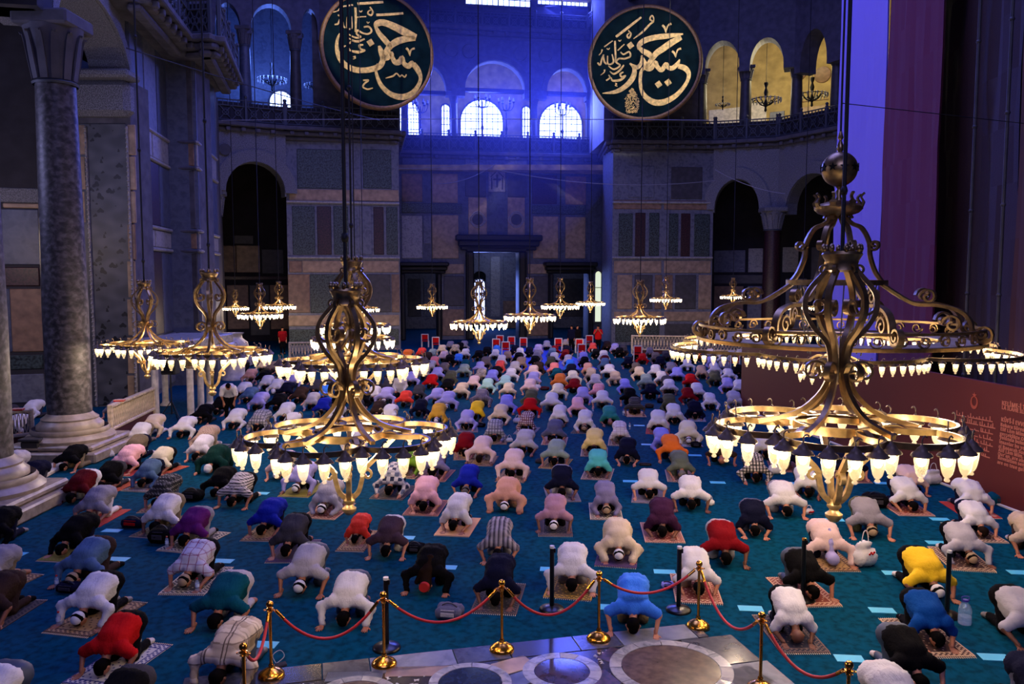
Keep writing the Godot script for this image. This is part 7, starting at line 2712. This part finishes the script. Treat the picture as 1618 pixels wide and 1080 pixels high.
func build_far_things() -> void:
	# low chairs with red pads in the last rows
	var spots := [[671, 532], [689, 541], [790, 538], [784, 544], [808, 540], [799, 549], [827, 542], [882, 543], [915, 544], [931, 538], [919, 553], [1160, 569], [1007, 556]]
	var names := ["behind the black clothes near the narrow south door", "before the narrow south door beside the cream shirt", "behind the sky blue shirt, below the great door", "half hidden by the sky blue shirt", "behind the navy shirt before the great door", "behind the tan shirt in the last rows", "at the edge of the great door beside the navy shirt", "behind the crimson shirt in the last row", "beside the white shirt below the niche", "farthest back, beside the pale grey shirt", "behind the lavender shirt in the last rows", "against the edge of the red board", "beside the red shirt by the long lattice"]
	for i in spots.size():
		var g := gp(spots[i][0], spots[i][1], 0.55)
		g.y = 0
		if g.z < -57.4:
			g = vdp(spots[i][0], 57.4)
		var t := thing("chair", "white chair with red pad %s" % names[i], "chair", g, 0.0, "white chairs with red pads")
		var b := MB.new()
		b.cham(Vector3(0, 0.72, 0.2), Vector3(0.42, 0.34, 0.05), 0.015)
		obj("back_pad", b.mesh(), hue.red[0], t)
		b = MB.new()
		b.cham(Vector3(0, 0.44, -0.02), Vector3(0.44, 0.06, 0.42), 0.02)
		obj("seat", b.mesh(), hue.red[0], t)
		for x in [-0.23, 0.23]:
			for z in [-0.2, 0.2]:
				b = MB.new()
				b.cham(Vector3(x, 0.46 if z > 0 else 0.22, z), Vector3(0.06, 0.92 if z > 0 else 0.44, 0.06), 0.012)
				obj("leg", b.mesh(), hue.white[0], t)
		b = MB.new()
		b.cham(Vector3(0, 0.92, 0.2), Vector3(0.5, 0.06, 0.06), 0.012)
		obj("top_rail", b.mesh(), hue.white[0], t)
	# flat blue strip on the floor before the great door
	var p := gp(838, 590)
	var b2 := MB.new()
	b2.cham(Vector3(0, 0.004, 0), Vector3(4.2, 0.012, 13.0), 0.0, Basis(Vector3.UP, 0.12))
	var o := obj("blue_strip", b2.mesh(), plain(Color(0.02, 0.22, 0.75), 0.9))
	o.position = Vector3(p.x + 0.8, 0, -50)
	tag(o, "bright blue floor strip leading to the great doorway", "carpet")
	# candelabra in the west gallery
	var cn := [[664, 168, "dark branched candelabrum before the south west window"], [762, 160, "dark branched candelabrum in front of the central west window"], [800, 165, "dark branched candelabrum beside the slim gallery column"], [889, 172, "dark branched candelabrum in front of the north west window"]]
	for q in cn:
		var at := dp(q[0], q[1], 68.5)
		var t := thing("candelabrum", q[2], "candelabrum", Vector3(at.x, GAL, at.z), 0.0, "west gallery candelabra")
		var h := at.y - GAL
		var b := MB.new()
		b.lathe([[0.3, 0.0], [0.3, 0.1], [0.1, 0.3], [0.07, h * 0.5], [0.12, h * 0.55], [0.06, h * 0.6], [0.05, h]], 10)
		obj("stem", b.mesh(), M.iron, t)
		for k in 6:
			var an := TAU * k / 6
			b = MB.new()
			b.tube(radial(an, [[0.05, h - 0.5], [0.4, h - 0.45], [0.6, h - 0.1], [0.6, h + 0.1]], 3), [0.03], 5)
			b.lathe([[0.06, h + 0.1], [0.1, h + 0.18], [0.1, h + 0.22]], 8, Transform3D(Basis(), Vector3(cos(an) * 0.6, 0, sin(an) * 0.6)))
			obj("arm", b.mesh(), M.iron, t)
			b = MB.new()
			b.lathe([[0.04, h + 0.2], [0.09, h + 0.32], [0.05, h + 0.5]], 8, Transform3D(Basis(), Vector3(cos(an) * 0.6, 0, sin(an) * 0.6)))
			obj("glass_cup", b.mesh(), plain(Color(0.8, 0.85, 0.95), 0.1), t)
	# thin wires slung across the hall
	var wires := [[690, 290, 62.0, 785, 258, 57.0, 8, "pale wire sagging above the cross panel"], [560, 262, 56.0, 757, 257, 57.0, 6, "pale wire running from the south pier to the hanging cable"], [785, 268, 57.0, 1130, 285, 58.0, 14, "pale wire sagging before the north pier"], [1130, 268, 56.0, 1240, 306, 52.0, 6, "pale wire crossing the north arches"], [1318, 163, 14.8, 1645, 198, 18.6, 0, "dark thin wire crossing the violet cloth"], [200, 76, 26.0, 600, 190, 50.0, 6, "dark wire from the stepped pier to the south gallery"], [350, 190, 45.0, 1120, 190, 45.0, -2, "pale thin wire running below both roundels"]]
	for q in wires:
		var a := dp(q[0], q[1], q[2])
		var c := dp(q[3], q[4], q[5])
		if q[2] == 14.8:        # it is tied to the cable of the grand lamp
			a = Vector3(dp(1318, 540, 14.8).x, a.y, -14.8)
		var pts := PackedVector3Array()
		for k in 13:
			var f := k / 12.0
			pts.append(a.lerp(c, f) - Vector3(0, q[6] * 4.0 * f * (1.0 - f) * q[2] / F, 0))
		var b := MB.new()
		b.tube(pts, [0.008 if q[2] < 20 else 0.022], 5)
		tag(obj("wire", b.mesh(), M.pale_cable if "pale" in q[7] else M.cable), q[7], "wire")
	# fog ellipsoid added for the blue bloom round the west windows
	var fog := FogVolume.new()
	fog.name = "bloom_fog"
	fog.shape = RenderingServer.FOG_VOLUME_SHAPE_ELLIPSOID
	fog.size = Vector3(21, 34, 11)
	fog.position = Vector3(-0.8, 23.0, -60.5)
	var fm := FogMaterial.new()
	fm.density = 0.021
	fm.albedo = Color(0.6, 0.65, 1.0)
	fog.material = fm
	fog.set_meta("kind", "stuff")
	add_child(fog)
